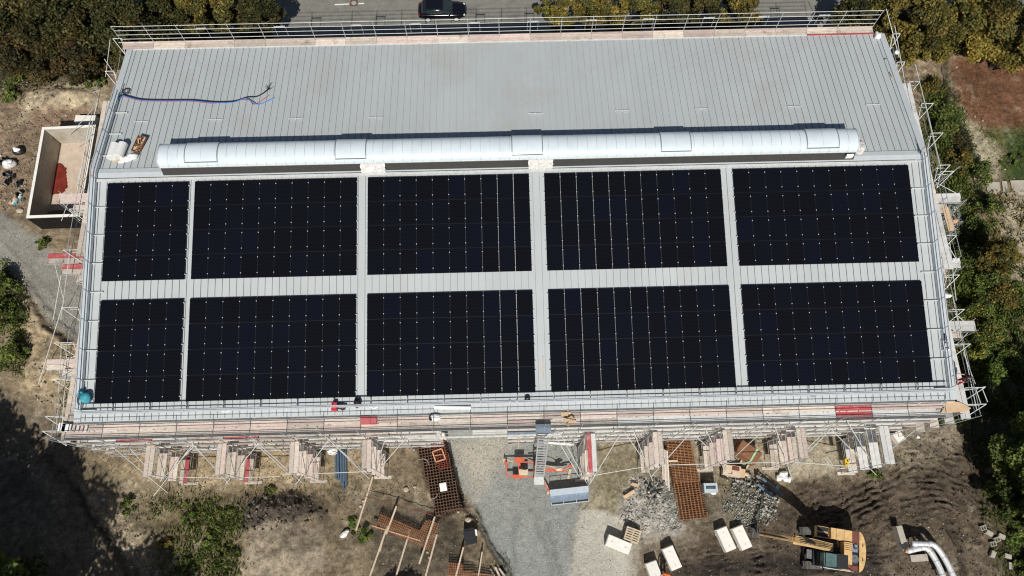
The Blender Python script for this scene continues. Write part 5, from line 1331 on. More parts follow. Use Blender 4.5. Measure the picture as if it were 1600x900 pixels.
mb = MB(); mb.prism([tuple(p) for p in qi], -.35, -.15); mb.build('floor', MAT['concrete_floor'], t)
pts = [P(*p, -.14) for p in ((84, 258), (96, 254), (103, 262), (105, 276), (106, 290), (101, 300), (80, 304), (76, 300))]
pts = [(p.x, p.y) for p in pts]; fine = []
for i in range(len(pts)):
    a, b = Vector(pts[i]), Vector(pts[(i + 1) % len(pts)])
    for k in range(6):
        w = a.lerp(b, k / 6); fine.append((w.x + random.uniform(-.07, .07), w.y + random.uniform(-.07, .07)))
mb = MB(); mb.prism(fine, -.148, -.142); mb.build('stain', MAT['red_stain'], t)
# slabs next to the basin
c = P(133, 186, .6); mb = MB(); mb.box((c.x, c.y, .3), (1.9, .8, .6), Matrix.Rotation(-.03, 3, 'Z'))
tag(mb.build('concrete_block', MAT['concrete_pale'], loc=(c.x, c.y, 0)), 'flat pale concrete block above the basin, touching the left scaffold', 'concrete block')
# ---- heap of plastic pots and bags
for i, (u, v, r, lab, k) in enumerate(((31, 238, .55, 'large black bag with white filling left of the basin', 0), (17, 258, .62, 'clear plastic bag of black pots left of the basin', 1))):
    c = G(u, v, .25); t = thing('rubbish_bag', lab, 'bag', c - Vector((0, 0, .25)), 'rubbish left of the basin'); mb = MB(); mb.blob(c, (r, r * .8, .35), 50 + i, .2, 14, 7, None, 0, -.24); mb.build('bag', MAT['black_plastic'] if k == 0 else MAT['plastic_film'], t, smooth=True)
    mb = MB(); mb.blob(c + Vector((0, 0, .28)), (r * .6, r * .45, .14), 60 + i, .25); mb.build('filling', MAT['plastic_white'], t)
for i, (u, v) in enumerate(((3, 257), (9, 252), (10, 273), (17, 274), (22, 277), (16, 285), (12, 290), (28, 291), (33, 288), (35, 302), (29, 304), (14, 262), (22, 254))):
    c = G(u, v); t = thing('plant_pot', 'black plastic pot lying among the rubbish left of the basin', 'pot', c, 'black pots left of the basin')
    mb = MB(); n = 12; M = Matrix.Rotation(random.uniform(-1.2, 1.2), 3, 'X') @ Matrix.Rotation(random.uniform(-1, 1), 3, 'Y')
    prof = [(.13, -.17), (.20, .17), (.22, .17), (.22, .2), (.18, .2), (.12, -.15)]; m2 = MB(); m2.lathe((0, 0, 0), prof, n)
    mb.add([c + Vector((0, 0, .2)) + M @ Vector(p) for p in m2.v], m2.f); mb.build('pot', MAT['black_plastic'], t)
c = G(27, 313); t = thing('rubbish_pile', 'colourful litter pile lowest left of the basin', 'litter', c)
for k in range(14):
    mb = MB(); p = c + Vector((random.uniform(-.45, .45), random.uniform(-.35, .4), .06 + random.uniform(0, .12))); mb.box(p, (random.uniform(.1, .4), random.uniform(.08, .25), random.uniform(.05, .18)), Matrix.Rotation(random.uniform(0, 3), 3, 'Z') @ Matrix.Rotation(random.uniform(-.5, .5), 3, 'X'))
    mb.build('scrap', random.choice([MAT['teal'], MAT['ply'], MAT['plastic_white'], MAT['timber'], MAT['steel_dark']]), t)
c = G(32, 330, .1); mb = MB(); mb.blob(c, (.28, .22, .16), 8, .25); tag(mb.build('tan_stone', MAT['stone_warm'], loc=c), 'tan stone just below the litter pile', 'stone')
# ---- rebar mats
def clip_bars(mb, poly, ang, sp, w, z, m=0, jit=.0):
    poly = [Vector((p[0], p[1])) for p in poly]; d = Vector((math.cos(ang), math.sin(ang))); nrm2 = Vector((-d.y, d.x))
    ts = [p.dot(nrm2) for p in poly]; s = min(ts) + .02
    while s < max(ts):
        hits = []
        for i in range(len(poly)):
            a, b = poly[i], poly[(i + 1) % len(poly)]; da, db = a.dot(nrm2) - s, b.dot(nrm2) - s
            if da * db < 0: hits.append(a.lerp(b, da / (da - db)).dot(d))
        hits.sort()
        for k in range(0, len(hits) - 1, 2):
            p0 = d * hits[k] + nrm2 * s; p1 = d * hits[k + 1] + nrm2 * (s + random.uniform(-jit, jit))
            mb.bar((p0.x, p0.y, z), (p1.x, p1.y, z), w, w)
        s += sp
def mat_stack(label, px, zs, mats, sp1, sp2, w, base_u, jit=.02, legs=True, ang=None, cat='rebar stack', name='rebar_mat_stack'):
    poly = [P(u, v, max(zs)) for u, v in px]; poly = [(p.x, p.y) for p in poly]
    cx = sum(p[0] for p in poly) / len(poly); cy = sum(p[1] for p in poly) / len(poly)
    t = thing(name, label, cat, (cx, cy, gz(cx, cy)), 'rebar stored in the yard')
    if ang is None:
        a, b = Vector(poly[base_u]), Vector(poly[base_u + 1]); ang = math.atan2(b.y - a.y, b.x - a.x)
    for i, z in enumerate(zs):
        o = Vector((random.uniform(-jit, jit), random.uniform(-jit, jit))) * 2
        pl = [(p[0] + o.x, p[1] + o.y) for p in poly]
        mb = MB(); clip_bars(mb, pl, ang + random.uniform(-.004, .004), sp1, w, z, 0, jit * .3); clip_bars(mb, pl, ang + math.pi / 2, sp2, w, z + w * .9, 0, jit * .3)
        mb.build('rebar_mat', MAT[mats[i % len(mats)]], t)
    if legs:
        for p in poly:
            mb = MB(); q = Vector((cx, cy)).lerp(Vector(p), .96); mb.bar((q.x, q.y, 0), (q.x, q.y, max(zs)), .05, .05, 0, (0, 1, 0)); mb.build('chair_leg', MAT['rust'], t)
    return t, poly, ang
tA, pA, aA = mat_stack('tall stack of brown rebar mats at the left edge of the gravel passage', [(648, 691), (694, 683), (723, 796), (681, 806)], [.10, .25, .45, .65, .85, 1.05, 1.2], ['rust'], .225, .225, .045, 0, .006)
px2 = [(671, 688), (692, 684), (704, 730), (685, 736)]
mat_stack('dark red rebar mat lying on the tall brown stack', px2, [1.29, 1.33], ['rust_red'], .14, .20, .032, 0, .006, False, None, 'rebar mat', 'rebar_mat_pair')
fr = [P(u, v, 1.42) for u, v in ((675.5, 706), (690, 701), (696, 717), (681, 722))]
mb = MB()
for i in range(4): mb.bar(fr[i], fr[(i + 1) % 4], .09, .05)
mb.bar(P(679, 712, 1.42), P(691, 710, 1.42), .05, .04)
tag(mb.build('wire_frame', MAT['rust_bright'], loc=fr[0]), 'light orange square wire frame lying on the dark red rebar mat', 'wire frame')
c = P(692.5, 761, 1.32); mb = MB(); mb.box(c, (.52, .62, .05), Matrix.Rotation(.15, 3, 'Z')); mb.box(c + Vector((0.02, 0, .035)), (.46, .5, .015), Matrix.Rotation(.22, 3, 'Z')); tag(mb.build('white_board', MAT['plastic_white'], loc=c), 'white board lying on the lower half of the tall rebar stack', 'board')
for i, pts in enumerate((((655, 718), (662, 717), (668, 720), (669, 727)), ((672, 780), (680, 778), (684, 772)))):
    mb = MB(); mb.path([P(u, v, 1.36) for u, v in smooth_px(list(pts), 4)], .02, 5); tag(mb.build('tie_wire', MAT['galv'], loc=P(*pts[1], 1.36)), ['loop of pale wire on the upper half of the tall rebar stack', 'loop of pale wire near the white board on the rebar stack'][i], 'wire')
mat_stack('L-shaped orange rebar mat raised above its shadow between timber laths', [(594, 802), (657, 828), (666, 812), (688, 818), (672, 861), (588, 822)], [.58, .70], ['rust_red', 'rust_orange'], .165, .15, .030, 0, .03, True)
mat_stack('orange rebar mat at the lower edge of the photo near white stakes', [(700, 880), (722, 881), (724, 892), (768, 898), (775, 912), (698, 912)], [.55, .7], ['rust_red', 'rust_orange'], .17, .16, .030, 0, .03, True)
mat_stack('flat stack of orange-brown rebar mats right of the pale rubble heap', [(1038, 692), (1079, 688), (1106, 808), (1062, 813)], [.10, .20, .30], ['rust_orange', 'rust'], .17, .27, .045, 0, .008, False)
mat_stack('short brown rebar mats lying on the upper part of the flat orange stack', [(1040, 690), (1078, 688), (1093, 752), (1053, 756)], [.44, .5], ['rust_orange'], .12, .30, .045, 0, .01, False)
# timber laths and formwork strips
def lath(lab, a, b, z=.12, w=.13, mat='timber', h=.07, cat='lath', name='timber_lath', grp='timber laths in the yard'):
    mb = MB(); A = G(*a, z); B = G(*b, z); mb.bar(A, B, w, h)
    for s in (.08, .92):
        q = A.lerp(B, s); mb.bar((q.x, q.y, gz(q.x, q.y) - .05), (q.x, q.y, q.z - h / 2 - .001), .04, .04, 0, (0, 1, 0))
    return tag(mb.build(name, MAT[mat], loc=(A + B) / 2), lab, cat, grp)
lath('timber lath running down from the fourth scaffold tower', (583, 745), (557, 829))
lath('timber lath crossing the L-shaped rebar mat at its left', (622, 792), (606, 835), .85)
lath('longest timber lath left of the others, leaving the bottom of the photo', (606, 822), (577, 905))
lath('timber lath in the middle of those leaving the bottom of the photo', (641, 828), (618, 905))
lath('timber lath right of those leaving the bottom of the photo', (683, 835), (664, 905))
lath('timber lath over the right leg of the L-shaped rebar mat', (681, 808), (657, 881), .85)
lath('thin timber lath lying beside the left bottom lath', (604, 826), (594, 862), .16, .08)
lath('timber lath on the near edge of the L-shaped rebar mat', (584, 822), (658, 845), .82, .08, 'rust_bright')
lath('timber lath below the black box', (725, 855), (712, 905), .75, .11)
lath('timber lath beside the bottom rebar mat', (754, 862), (748, 900), .75, .1)
for i, (a, b) in enumerate((((766, 888), (775, 905)), ((774, 886), (783, 905)), ((780, 888), (790, 902)))):
    lath(['left', 'middle', 'right'][i] + ' pale stake of the three at the bottom rebar mat', a, b, .2, .14, 'board', .1, 'stake', 'stake')
mb = MB(); mb.path([G(573, 776, .6), G(622, 790, .65), G(680, 806, .6), G(702, 810, .4)], .025, 5); tag(mb.build('rebar_rod', MAT['rust_red'], loc=G(622, 790)), 'single rusty rod spanning above the L-shaped mat', 'rebar rod')
c = G(538, 835, .18); mb = MB(); mb.blob(c, (.36, .22, .2), 12, .22, 12, 7, Matrix.Rotation(.7, 3, 'Z')); mb.blob(c + Vector((.22, .2, .0)), (.2, .16, .16), 3, .2); tag(mb.build('white_bag', MAT['plastic_white'], loc=c, smooth=True), 'white plastic bag on the ground left of the bright green weeds', 'bag')
# black box
c = P(734, 838, .75); t = thing('black_box', 'black lidded box with a white side tank above the bottom rebar mat', 'box', (c.x, c.y, 0)); M = Matrix.Rotation(.16, 3, 'Z')
mb = MB(); mb.box((c.x, c.y, .37), (.82, 1.15, .70), M); mb.build('body', MAT['black_plastic'], t)
mb = MB(); mb.box((c.x, c.y + .0, .745), (.88, .6, .05), M @ Matrix.Translation((0, 0, 0)).to_3x3()); mb.box(Vector((c.x, c.y, .75)) + M @ Vector((0, .36, 0)), (.86, .14, .04), M); mb.build('lid', MAT['black_plastic'], t)
mb = MB(); mb.box(Vector((c.x, c.y, .55)) + M @ Vector((.50, .18, 0)), (.16, .45, .3), M); mb.build('side_tank', MAT['plastic_white'], t)
# blue pipes
t = thing('pipe_bundle', 'bundle of blue-grey pipes under the scaffold with a white bag on top', 'pipes', G(533, 735))
for k, (u, v1) in enumerate(((526, 748), (530, 750), (533.5, 756), (537.5, 765), (541.5, 762))):
    a = G(u - 1, 703, .14 + .03 * (k % 2)); b = G(u, v1, .14 + .03 * (k % 2)); mb = MB(); mb.tube(a, b, .088, 10); d = (b - a).normalized(); mb.tube(b + d * .001, b + d * .004, .07, 10, 1); mb.build('pipe', [MAT['pipe_blue'], MAT['black_plastic']], t)
for k in range(3):
    a = G(529 + 4.5 * k, 704, .30); b = G(530 + 4.5 * k, 742 + 5 * k, .30); mb = MB(); mb.tube(a, b, .08, 10); mb.build('pipe', MAT['pipe_blue'], t)
c = G(521, 706, .35); mb = MB(); mb.blob(c, (.42, .3, .3), 4, .25); tag(mb.build('white_bag', MAT['plastic_white'], loc=c), 'white bag at the head of the blue pipe bundle', 'bag')
# stone scatter that reads singly
for i, (u, v, r, lab) in enumerate(((648, 761, .14, 'pale stone between the pipes and the tall rebar stack'), (634, 765, .24, 'larger flat stone left of the tall rebar stack'), (732, 812, .26, 'elongated pale stone right of the rebar stack foot'), (716, 800, .12, 'small white stone at the foot of the tall rebar stack'), (568, 783, .13, 'white stone beside the first timber lath, upper'), (564, 791, .14, 'white stone beside the first timber lath, lower'), (668, 863, .12, 'white stone between the bottom laths, upper'), (671, 871, .12, 'white stone between the bottom laths, lower'), (162, 781, .16, 'dark round stone on the light bank at lower left'))):
    c = G(u, v, r * .4); mb = MB(); mb.blob(c, (r, r * .8, r * .6), 20 + i, .15, 9, 5); tag(mb.build('stone', MAT['stone_warm'] if i not in (8,) else MAT['stone'], loc=c), lab, 'stone', 'single stones in the yard')
# ---- ladder hoist on its orange trailer
t = thing('ladder_hoist', 'orange trailer hoist with a long grey ladder leaning up to the roof edge', 'hoist', G(843, 735))
A0, A1 = P(841.5, 754, .9), P(849, 684, 9.35); dl = (A1 - A0).normalized(); px_ = dl.cross(Vector((0, 0, 1))).normalized(); nl = px_.cross(dl)
for s in (-1, 1):
    mb = MB(); mb.bar(A0 + px_ * .34 * s, A1 + px_ * .34 * s, .09, .16, 0, nl); mb.build('ladder_rail', MAT['galv'], t)
mb = MB(); n = 17
for k in range(n + 1):
    p = A0.lerp(A1, (k + .5) / (n + 1)); mb.bar(p - px_ * .30, p + px_ * .30, .17, .05, 0, nl)
mb.build('rung', MAT['galv'], t)
mb = MB(); p = A0 + dl * .9 + nl * .12; mb.box(p, (.72, .7, .05)); mb.bar(p + px_ * .34 - dl * .3, p + px_ * .34 + dl * .5, .04, .2, 0, nl); mb.build('carriage', MAT['galv_white'], t)
mb = MB(); p = P(849, 669, 9.55); mb.box(p, (1.05, .62, .07)); mb.box(p + Vector((0, .24, .1)), (1.0, .04, .1)); mb.build('head_platform', MAT['blue_steel'], t)
zt = .62
def G2(u, v): q_ = P(u, v, zt); return q_
mb = MB()
for a, b, w in (((803, 722), (838, 722), .09), ((792, 744), (836, 745), .09), ((811, 716), (812, 746), .18), ((834, 720), (834, 746), .10), ((791.5, 722), (791.5, 744), .09), ((836, 722), (850, 722), .12), ((836, 746), (850, 746), .1)):
    mb.bar(G2(*a), G2(*b), w, .12)
mb.build('chassis', MAT['orange'], t)
mb = MB(); mb.bar(G2(848, 735), G2(882, 736), .14, .12); mb.bar(G2(848, 731), G2(880, 735), .08, .1); mb.bar(G2(880, 736), G2(887, 736), .07, .07); mb.build('drawbar', MAT['orange'], t)
for u, v in ((811.5, 718.5), (808.5, 745.5)):
    c = P(u, v, .34); mb = MB(); mb.tube(c + Vector((0, -.11, 0)), c + Vector((0, .11, 0)), .34, 16); w_ = mb.build('wheel', MAT['rubber'], t)
    mb = MB(); mb.tube(c + Vector((0, -.12, 0)), c + Vector((0, -.111, 0)), .18, 12); mb.build('rim', MAT['galv_white'], w_)
    mb = MB(); mb.box(c + Vector((0, 0, .42)), (.72, .3, .05)); mb.box(c + Vector((.36, 0, .30)), (.04, .3, .26)); mb.box(c + Vector((-.36, 0, .30)), (.04, .3, .26)); mb.build('mudguard', MAT['orange'], t)
for (u0, v0), (u1, v1) in (((803, 722), (788, 718)), ((792, 744), (790, 722)), ((880, 733), (892, 727)), ((848, 750), (858, 766))):
    mb = MB(); mb.bar(P(u0, v0, .6), P(u1, v1, .35), .08, .08); q_ = P(u1, v1, .3); mb.tube((q_.x, q_.y, .02), (q_.x, q_.y, .55), .04, 6); mb.lathe((q_.x, q_.y, .02), [(.14, 0), (.14, .04), (.04, .05)], 10); mb.build('outrigger', MAT['orange'] if v0 > 730 else MAT['timber'], t)
mb = MB(); c = P(818, 738, .8); mb.box(c, (.7, .42, .4)); mb.box(c + Vector((.1, 0, .22)), (.35, .3, .1)); mb.build('winch_motor', MAT['cream'], t)
mb = MB(); mb.path([P(826, 716, .5), P(840, 721, .9), P(841, 735, 1.6)], .05, 6); mb.build('support_strut', MAT['black_metal'], t)
mb = MB(); mb.path([P(852, 727, .9), P(862, 729, .9), P(872, 733, .8), P(880, 731, .8)], .03, 5); mb.blob(P(874, 733, .85), (.3, .14, .12), 4, .2); mb.build('hose', MAT['cream'], t)
# stakes with timber plate on the gravel
for i, (u, v, u2, v2, lab) in enumerate(((888, 748, 891, 733, 'timber plank under the trailer drawbar tip'), (855, 772, 860, 766, 'short timber offcut beside the grey trough'))):
    mb = MB(); mb.bar(G(u, v, .04), G(u2, v2, .04), .2, .06); tag(mb.build('plank', MAT['timber'], loc=G(u, v)), lab, 'plank')
mb = MB(); mb.bar(P(856, 692, 2.5), P(896, 695, 2.5), .14, .1); tag(mb.build('white_beam', MAT['plastic_white'], loc=P(876, 693, 2.5)), 'white beam sticking out behind the ladder hoist', 'beam')
mb = MB(); mb.tube(P(810, 678, 6.5), P(810.5, 700, 1.5), .06, 6); tag(mb.build('timber_post', MAT['timber'], loc=P(810.5, 700, 0)), 'upright timber post behind the hoist trailer', 'post')
for i, (u, v) in enumerate(((660.5, 681), (691, 679))):
    p = P(u, v, 3); mb = MB(); mb.bx(p.x - .17, p.x + .17, p.y - .12, p.y + .12, 0.0, 3.1); mb.bx(p.x - .25, p.x + .25, p.y - .2, p.y + .2, 0, .1); tag(mb.build('concrete_post', MAT['concrete_pale'], loc=(p.x, p.y, 0)), ['left', 'right'][i] + ' pale post at the head of the tall rebar stack', 'post')
# ---- grey trough
t = thing('metal_trough', 'long grey-blue metal trough with a thin top rail on the gravel', 'trough', G(890, 775))
a, b, ang, L = oriented(860, 774, 920, 767.5, .8); M = Matrix.Rotation(ang, 3, 'Z'); c = (a + b) / 2; c.z = 0
def TR(x, y, z): return c + M @ Vector((x, y, z))
w = .5
def tbox(x0, x1, y0, y1, z0, z1, name, mat):
    mb = MB(); mb.box(TR((x0 + x1) / 2, (y0 + y1) / 2, (z0 + z1) / 2), (x1 - x0, y1 - y0, z1 - z0), M); mb.build(name, mat, t)
hl = L / 2
tbox(-hl, hl, -.05, .38, .02, .86, 'body', MAT['pale_blue']); tbox(-hl, hl, -.50, -.056, .02, .30, 'step', MAT['blue_steel'])
mb = MB()
for s in (-1, -.34, .34, 1): mb.box(TR(s * (hl - .03), -.60, .16), (.05, .2, .3), M)
mb.bar(TR(-hl, -.70, .10), TR(hl, -.70, .10), .06, .1); mb.build('front_bar', MAT['pale_blue'], t)
mb = MB(); mb.bar(TR(-hl, .36, 1.28), TR(hl, .36, 1.28), .035, .035)
for s in (-1, -.4, .1, .55, 1): mb.bar(TR(s * (hl - .02), .36, .862), TR(s * (hl - .02), .36, 1.28), .03, .03, 0, (0, 1, 0))
mb.build('top_rail', MAT['pale_blue'], t)
# ---- white blocks and pallet
BL = [((949, 843), (985, 858), 'white concrete block lying beside the timber pallet', .46), ((1017, 878), (1027, 905), 'white concrete block next to the worker in orange', .40), ((1043, 855), (1058, 889), 'white concrete block right of the worker in orange', .40), ((1127, 825), (1143, 860), 'white concrete block, left one of the pair under the stone heap', .46), ((1152, 823), (1168, 857), 'white concrete block, right one of the pair under the stone heap', .46)]
for (a_, b_, lab, hw) in BL:
    a, b, ang, L = oriented(*a_, *b_, .8); M = Matrix.Rotation(ang, 3, 'Z'); c = (a + b) / 2; hw = .42
    tb = thing('concrete_block', lab, 'concrete block', (c.x, c.y, 0), 'white concrete blocks in the yard')
    mb = MB(); mb.box((c.x, c.y, .41), (L, hw * 2, .74), M); mb.box((c.x, c.y, .795), (L - .06, hw * 2 - .06, .03), M); mb.build('block', MAT['concrete_pale'], tb)
    mb = MB()
    for s in (-.3, .3):
        q_ = Vector((c.x, c.y, .81)) + M @ Vector((s * L, 0, 0)); mb.path([q_ + M @ Vector((-.06, 0, 0)), q_ + Vector((0, 0, .05)), q_ + M @ Vector((.06, 0, 0))], .012, 5)
    mb.build('lifting_loop', MAT['steel_dark'], tb)
    mb = MB()
    for s in (-.3, .3): mb.box(Vector((c.x, c.y, .02)) + M @ Vector((s * L, 0, 0)), (.1, hw * 2 + .1, .04), M)
    mb.build('bearer', MAT['timber'], tb)
a, b, ang, L = oriented(975, 841, 997, 849, .75); c = P(988.5, 836, .75); M = Matrix.Rotation(ang, 3, 'Z'); t = thing('pallet_stack', 'stack of slatted timber pallets beside a white block', 'pallet stack', (c.x, c.y, 0))
for k in range(5):
    z = .08 + k * .145
    for s in range(6):
        if k < 4 and s in (1, 4): continue
        mb = MB(); mb.box(Vector((c.x, c.y, z + .05)) + M @ Vector((0, -.44 + s * .176, 0)), (1.15, .11, .024), M); mb.build('slat', MAT['timber'], t)
    mb = MB()
    for s in (-.5, 0, .5): mb.box(Vector((c.x, c.y, z - .004)) + M @ Vector((s, 0, 0)), (.1, .95, .08), M)
    mb.build('bearer', MAT['timber'], t)
# ---- pale blue box with slot
c = P(1110.5, 762, .9); t = thing('slotted_box', 'pale blue box with a long dark slot beside the orange rebar mats', 'box', (c.x, c.y, 0)); M = Matrix.Rotation(0.0, 3, 'Z')
mb = MB()
for x0, x1, y0, y1, z0, z1 in ((-.52, .52, -.36, -.10, 0, .95), (-.52, .52, .16, .36, 0, .95), (-.52, -.38, -.099, .159, 0, .95), (.38, .52, -.099, .159, 0, .95)):
    mb.bx(c.x + x0, c.x + x1, c.y + y0, c.y + y1, z0, z1)
mb.bx(c.x - .379, c.x + .379, c.y - .098, c.y + .158, .1, .55); mb.build('body', MAT['pale_blue'], t)
mb = MB(); mb.box((c.x + .05, c.y - .02, .64), (.5, .07, .06), Matrix.Rotation(.08, 3, 'Z')); mb.build('insert', MAT['plastic_white'], t)
mb = MB(); mb.bar((c.x - .45, c.y + .32, 1.0), (c.x + .45, c.y + .32, 1.0), .03, .03); mb.bar((c.x - .45, c.y + .32, .951), (c.x - .45, c.y + .32, 1.02), .03, .03, 0, (0, 1, 0)); mb.bar((c.x + .45, c.y + .32, .951), (c.x + .45, c.y + .32, 1.02), .03, .03, 0, (0, 1, 0)); mb.build('handle', MAT['galv'], t)
c = G(1114, 769, .1); mb = MB(); mb.blob(c, (.24, .2, .14), 4, .2); tag(mb.build('white_lump', MAT['plastic_white'], loc=c), 'white lump on the ground right below the slotted box', 'lump')
# ---- cream machine: drum mixer with engine end
c = G(1140, 737); t = thing('mixing_machine', 'cream and orange small machine with a red slot beside the slotted box', 'machine', c); M = Matrix.Rotation(-.22, 3, 'Z')
def MM(x, y, z): return c + M @ Vector((x, y, z))
mb = MB(); mb.box(MM(-.05, 0, .55), (1.35, .85, .5), M); mb.box(MM(-.35, .05, .85), (.5, .6, .14), M); mb.build('body', MAT['cream'], t)
mb = MB(); mb.box(MM(.02, .18, .85), (.95, .26, .08), M); mb.build('hopper', MAT['rust_red'], t)
mb = MB(); mb.box(MM(-.18, -.18, .815), (.34, .2, .03), M); mb.build('grille', MAT['black_metal'], t)
mb = MB(); mb.box(MM(.82, -.02, .5), (.36, .62, .5), M); mb.tube(MM(1.0, -.02, .5), MM(1.3, -.02, .55), .16, 10); mb.build('engine_end', MAT['ply'], t)
for x in (-.5, .55):
    for s in (-1, 1):
        mb = MB(); mb.tube(MM(x, s * .46, .24), MM(x, s * .58, .24), .24, 12); mb.build('wheel', MAT['rubber'], t)
mb = MB(); mb.path([MM(1.25, 0, .5), G(1166, 742, .2), G(1180, 756, .15), G(1195, 770, .15)], .05, 6); tag(mb.build('feed_hose', MAT['black_plastic'], loc=G(1180, 756)), 'black hose from the cream machine towards the rubble', 'hose')
# ---- brown strapped bundle
a, b, ang, L = oriented(1150, 704, 1177, 722, 1.6); c = P(1171, 706, 1.6); M = Matrix.Rotation(ang, 3, 'Z'); t = thing('panel_bundle', 'brown bundle of formwork panels with a pale green strap', 'bundle', (c.x, c.y, 0))
for k in range(11):
    mb = MB(); mb.box(Vector((c.x, c.y, .24 + k * .125)) + Vector((random.uniform(-.02, .02), random.uniform(-.02, .02), 0)), (1.75, 1.05, .118), M); mb.build('panel', MAT['brown_ply'], t)
mb = MB(); mb.box(Vector((c.x, c.y, 1.56)) + M @ Vector((.42, 0, 0)), (.13, 1.1, .012), M); mb.box(Vector((c.x, c.y, .86)) + M @ Vector((.42, -.56, 0)), (.13, .012, 1.38), M); mb.build('strap', MAT['green_strap'], t)
mb = MB()
for s in (-.6, .1, .7): mb.box(Vector((c.x, c.y, .09)) + M @ Vector((s, -.1, 0)), (.12, 1.6, .16), M)
mb.build('bearer', MAT['timber'], t)
# blue pipes on the rubble
for i, (a_, b_, lab) in enumerate((((1188, 748), (1219, 774), 'dark blue pipe lying over the stone heap, right one'), ((1180, 757), (1203, 777), 'dark blue pipe lying over the stone heap, left one'))):
    mb = MB(); mb.tube(G(*a_, .45), G(*b_, .35), .12, 10); tag(mb.build('blue_pipe', MAT['pipe_blue'], loc=G(*a_)), lab, 'pipe', 'blue pipes on the stone heap')
for i, (u, v, lab) in enumerate(((1223, 741, 'white bag upper right of the stone heap'), (1226, 748, 'white bag middle right of the stone heap'), (1216, 747, 'grey bag at the right crest of the stone heap'), (1231, 750, 'small white bag farthest right of the stone heap'))):
    c = G(u, v, .2); mb = MB(); mb.blob(c, (.34 - .06 * i, .24, .2), 70 + i, .25); tag(mb.build('filler_bag', MAT['plastic_white'], loc=c), lab, 'bag', 'bags by the stone heap')
# white planks leaning, timber offcuts by the rubble
for i, (a_, b_, lab) in enumerate((((974, 778), (990, 768), 'orange timber piece on the left flank of the pale rubble'), ((986, 757), (996, 760), 'orange timber piece on the upper flank of the pale rubble'))):
    mb = MB(); mb.bar(G(*a_, .25), G(*b_, .3), .25, .08); tag(mb.build('timber_piece', MAT['ply'], loc=G(*a_)), lab, 'timber piece')
for i in range(5):
    u = 1033 + i * 2.3; mb = MB(); mb.bar(P(u, 700 + i, .5 + .1 * i), P(u + 3.5, 752 + 4 * i, .18), .11, .05); tag(mb.build('long_board', MAT['board'], loc=G(u, 725)), 'long pale board leaning beside the flat orange rebar mats', 'board', 'boards beside the orange rebar')
mb = MB(); mb.bar(G(1042, 722, .6), G(1056, 721.5, .6), .16, .1); tag(mb.build('short_beam', MAT['timber'], loc=G(1049, 722)), 'short beam lying across the upper orange rebar mat', 'beam')
# mortar tub, white sacks at last tower
c = G(1399, 684, .3); mb = MB(); mb.box(c, (.7, .8, .6), Matrix.Rotation(.5, 3, 'Z')); mb.box(c + Vector((0, 0, .305)), (.62, .72, .01), Matrix.Rotation(.5, 3, 'Z')); tag(mb.build('big_bag', MAT['concrete_pale'], loc=c), 'cream bulk bag behind the far right scaffold tower', 'bag')
c = G(1341, 704, .25); mb = MB(); mb.blob(c, (.4, .35, .28), 3, .2); mb.blob(c + Vector((0, -.25, .05)), (.25, .2, .22), 8, .2, 10, 6, None, 1); tag(mb.build('sack', [MAT['plastic_white'], MAT['red_case']], loc=c), 'white sack with red print between the far right tower decks', 'sack')
c = P(1322, 723, 2.2); t = thing('canister', 'yellow canister on the lowest deck of the far right tower', 'canister', c); mb = MB(); mb.box(c, (.30, .46, .4)); mb.box(c + Vector((.04, .26, .05)), (.16, .12, .2)); mb.build('body', MAT['yellow_plastic'], t)
mb = MB(); mb.lathe(c + Vector((.05, .1, .2)), [(.05, 0), (.05, .05), (.01, .055)], 8); mb.lathe(c + Vector((-.06, -.1, .2)), [(.05, 0), (.05, .03), (.01, .035)], 8); mb.build('cap', MAT['black_plastic'], t)
mb = MB()
for k in range(3): mb.bar(G(1283 + 4 * k, 717 - 2 * k, .06), G(1297 + 2 * k, 733 - 3 * k, .05), .03, .03)
tag(mb.build('tube_pile', MAT['galv_white'], loc=G(1290, 725)), 'few thin pale tubes on the light ground left of the far right tower', 'tubes')
# goods on the scaffold walkway
def onwalk(u, v, d, lab, name, cat, mat, z=9.35):
    c = P(u, v, z + d[2] / 2); mb = MB(); mb.box(c, d); mb.box(c + Vector((0, 0, d[2] / 2 + .008)), (d[0] * .9, d[1] * .9, .014)); tag(mb.build(name, MAT[mat], loc=c), lab, cat)
onwalk(571, 657, (.66, .5, .3), 'larger red crate on the upper walkway above the fourth tower', 'red_crate', 'crate', 'red_faded')
onwalk(584, 657, (.42, .5, .3), 'smaller red crate right next to the larger one on the walkway', 'red_crate', 'crate', 'red_faded')
c = P(680, 652, 9.65); mb = MB(); mb.blob(c, (.36, .26, .2), 9, .2); mb.blob(c + Vector((-.3, 0, -.02)), (.14, .24, .18), 4, .2, 10, 6, None, 1); tag(mb.build('white_sheet', [MAT['plastic_white'], MAT['black_plastic']], loc=c), 'crumpled white sheet on the upper walkway left of the passage', 'sheet')
for i, (u, v) in enumerate(((882, 647), (887, 656), (890, 661))):
    c = P(u, v, 9.5); mb = MB(); mb.box(c, (.5, .22, .2), Matrix.Rotation(.4 * i, 3, 'Z')); mb.box(c + Vector((.3, .1, .03)), (.3, .2, .12), Matrix.Rotation(-.5, 3, 'Z')); tag(mb.build('cardboard', MAT['ply'], loc=c), ['upper', 'middle', 'lower'][i] + ' tan cardboard piece on the walkway right of the ladder hoist', 'cardboard', 'cardboard on the walkway')
c = P(803, 667, 7.4); mb = MB()
for k in range(5): mb.bar(c + Vector((-.4, -.1 + .06 * k, .03 * (k % 2))), c + Vector((.5, -.12 + .06 * k, .02)), .05, .04)
tag(mb.build('batten_pile', MAT['rust'], loc=c), 'small pile of brown battens under the walkway at the hoist', 'battens')
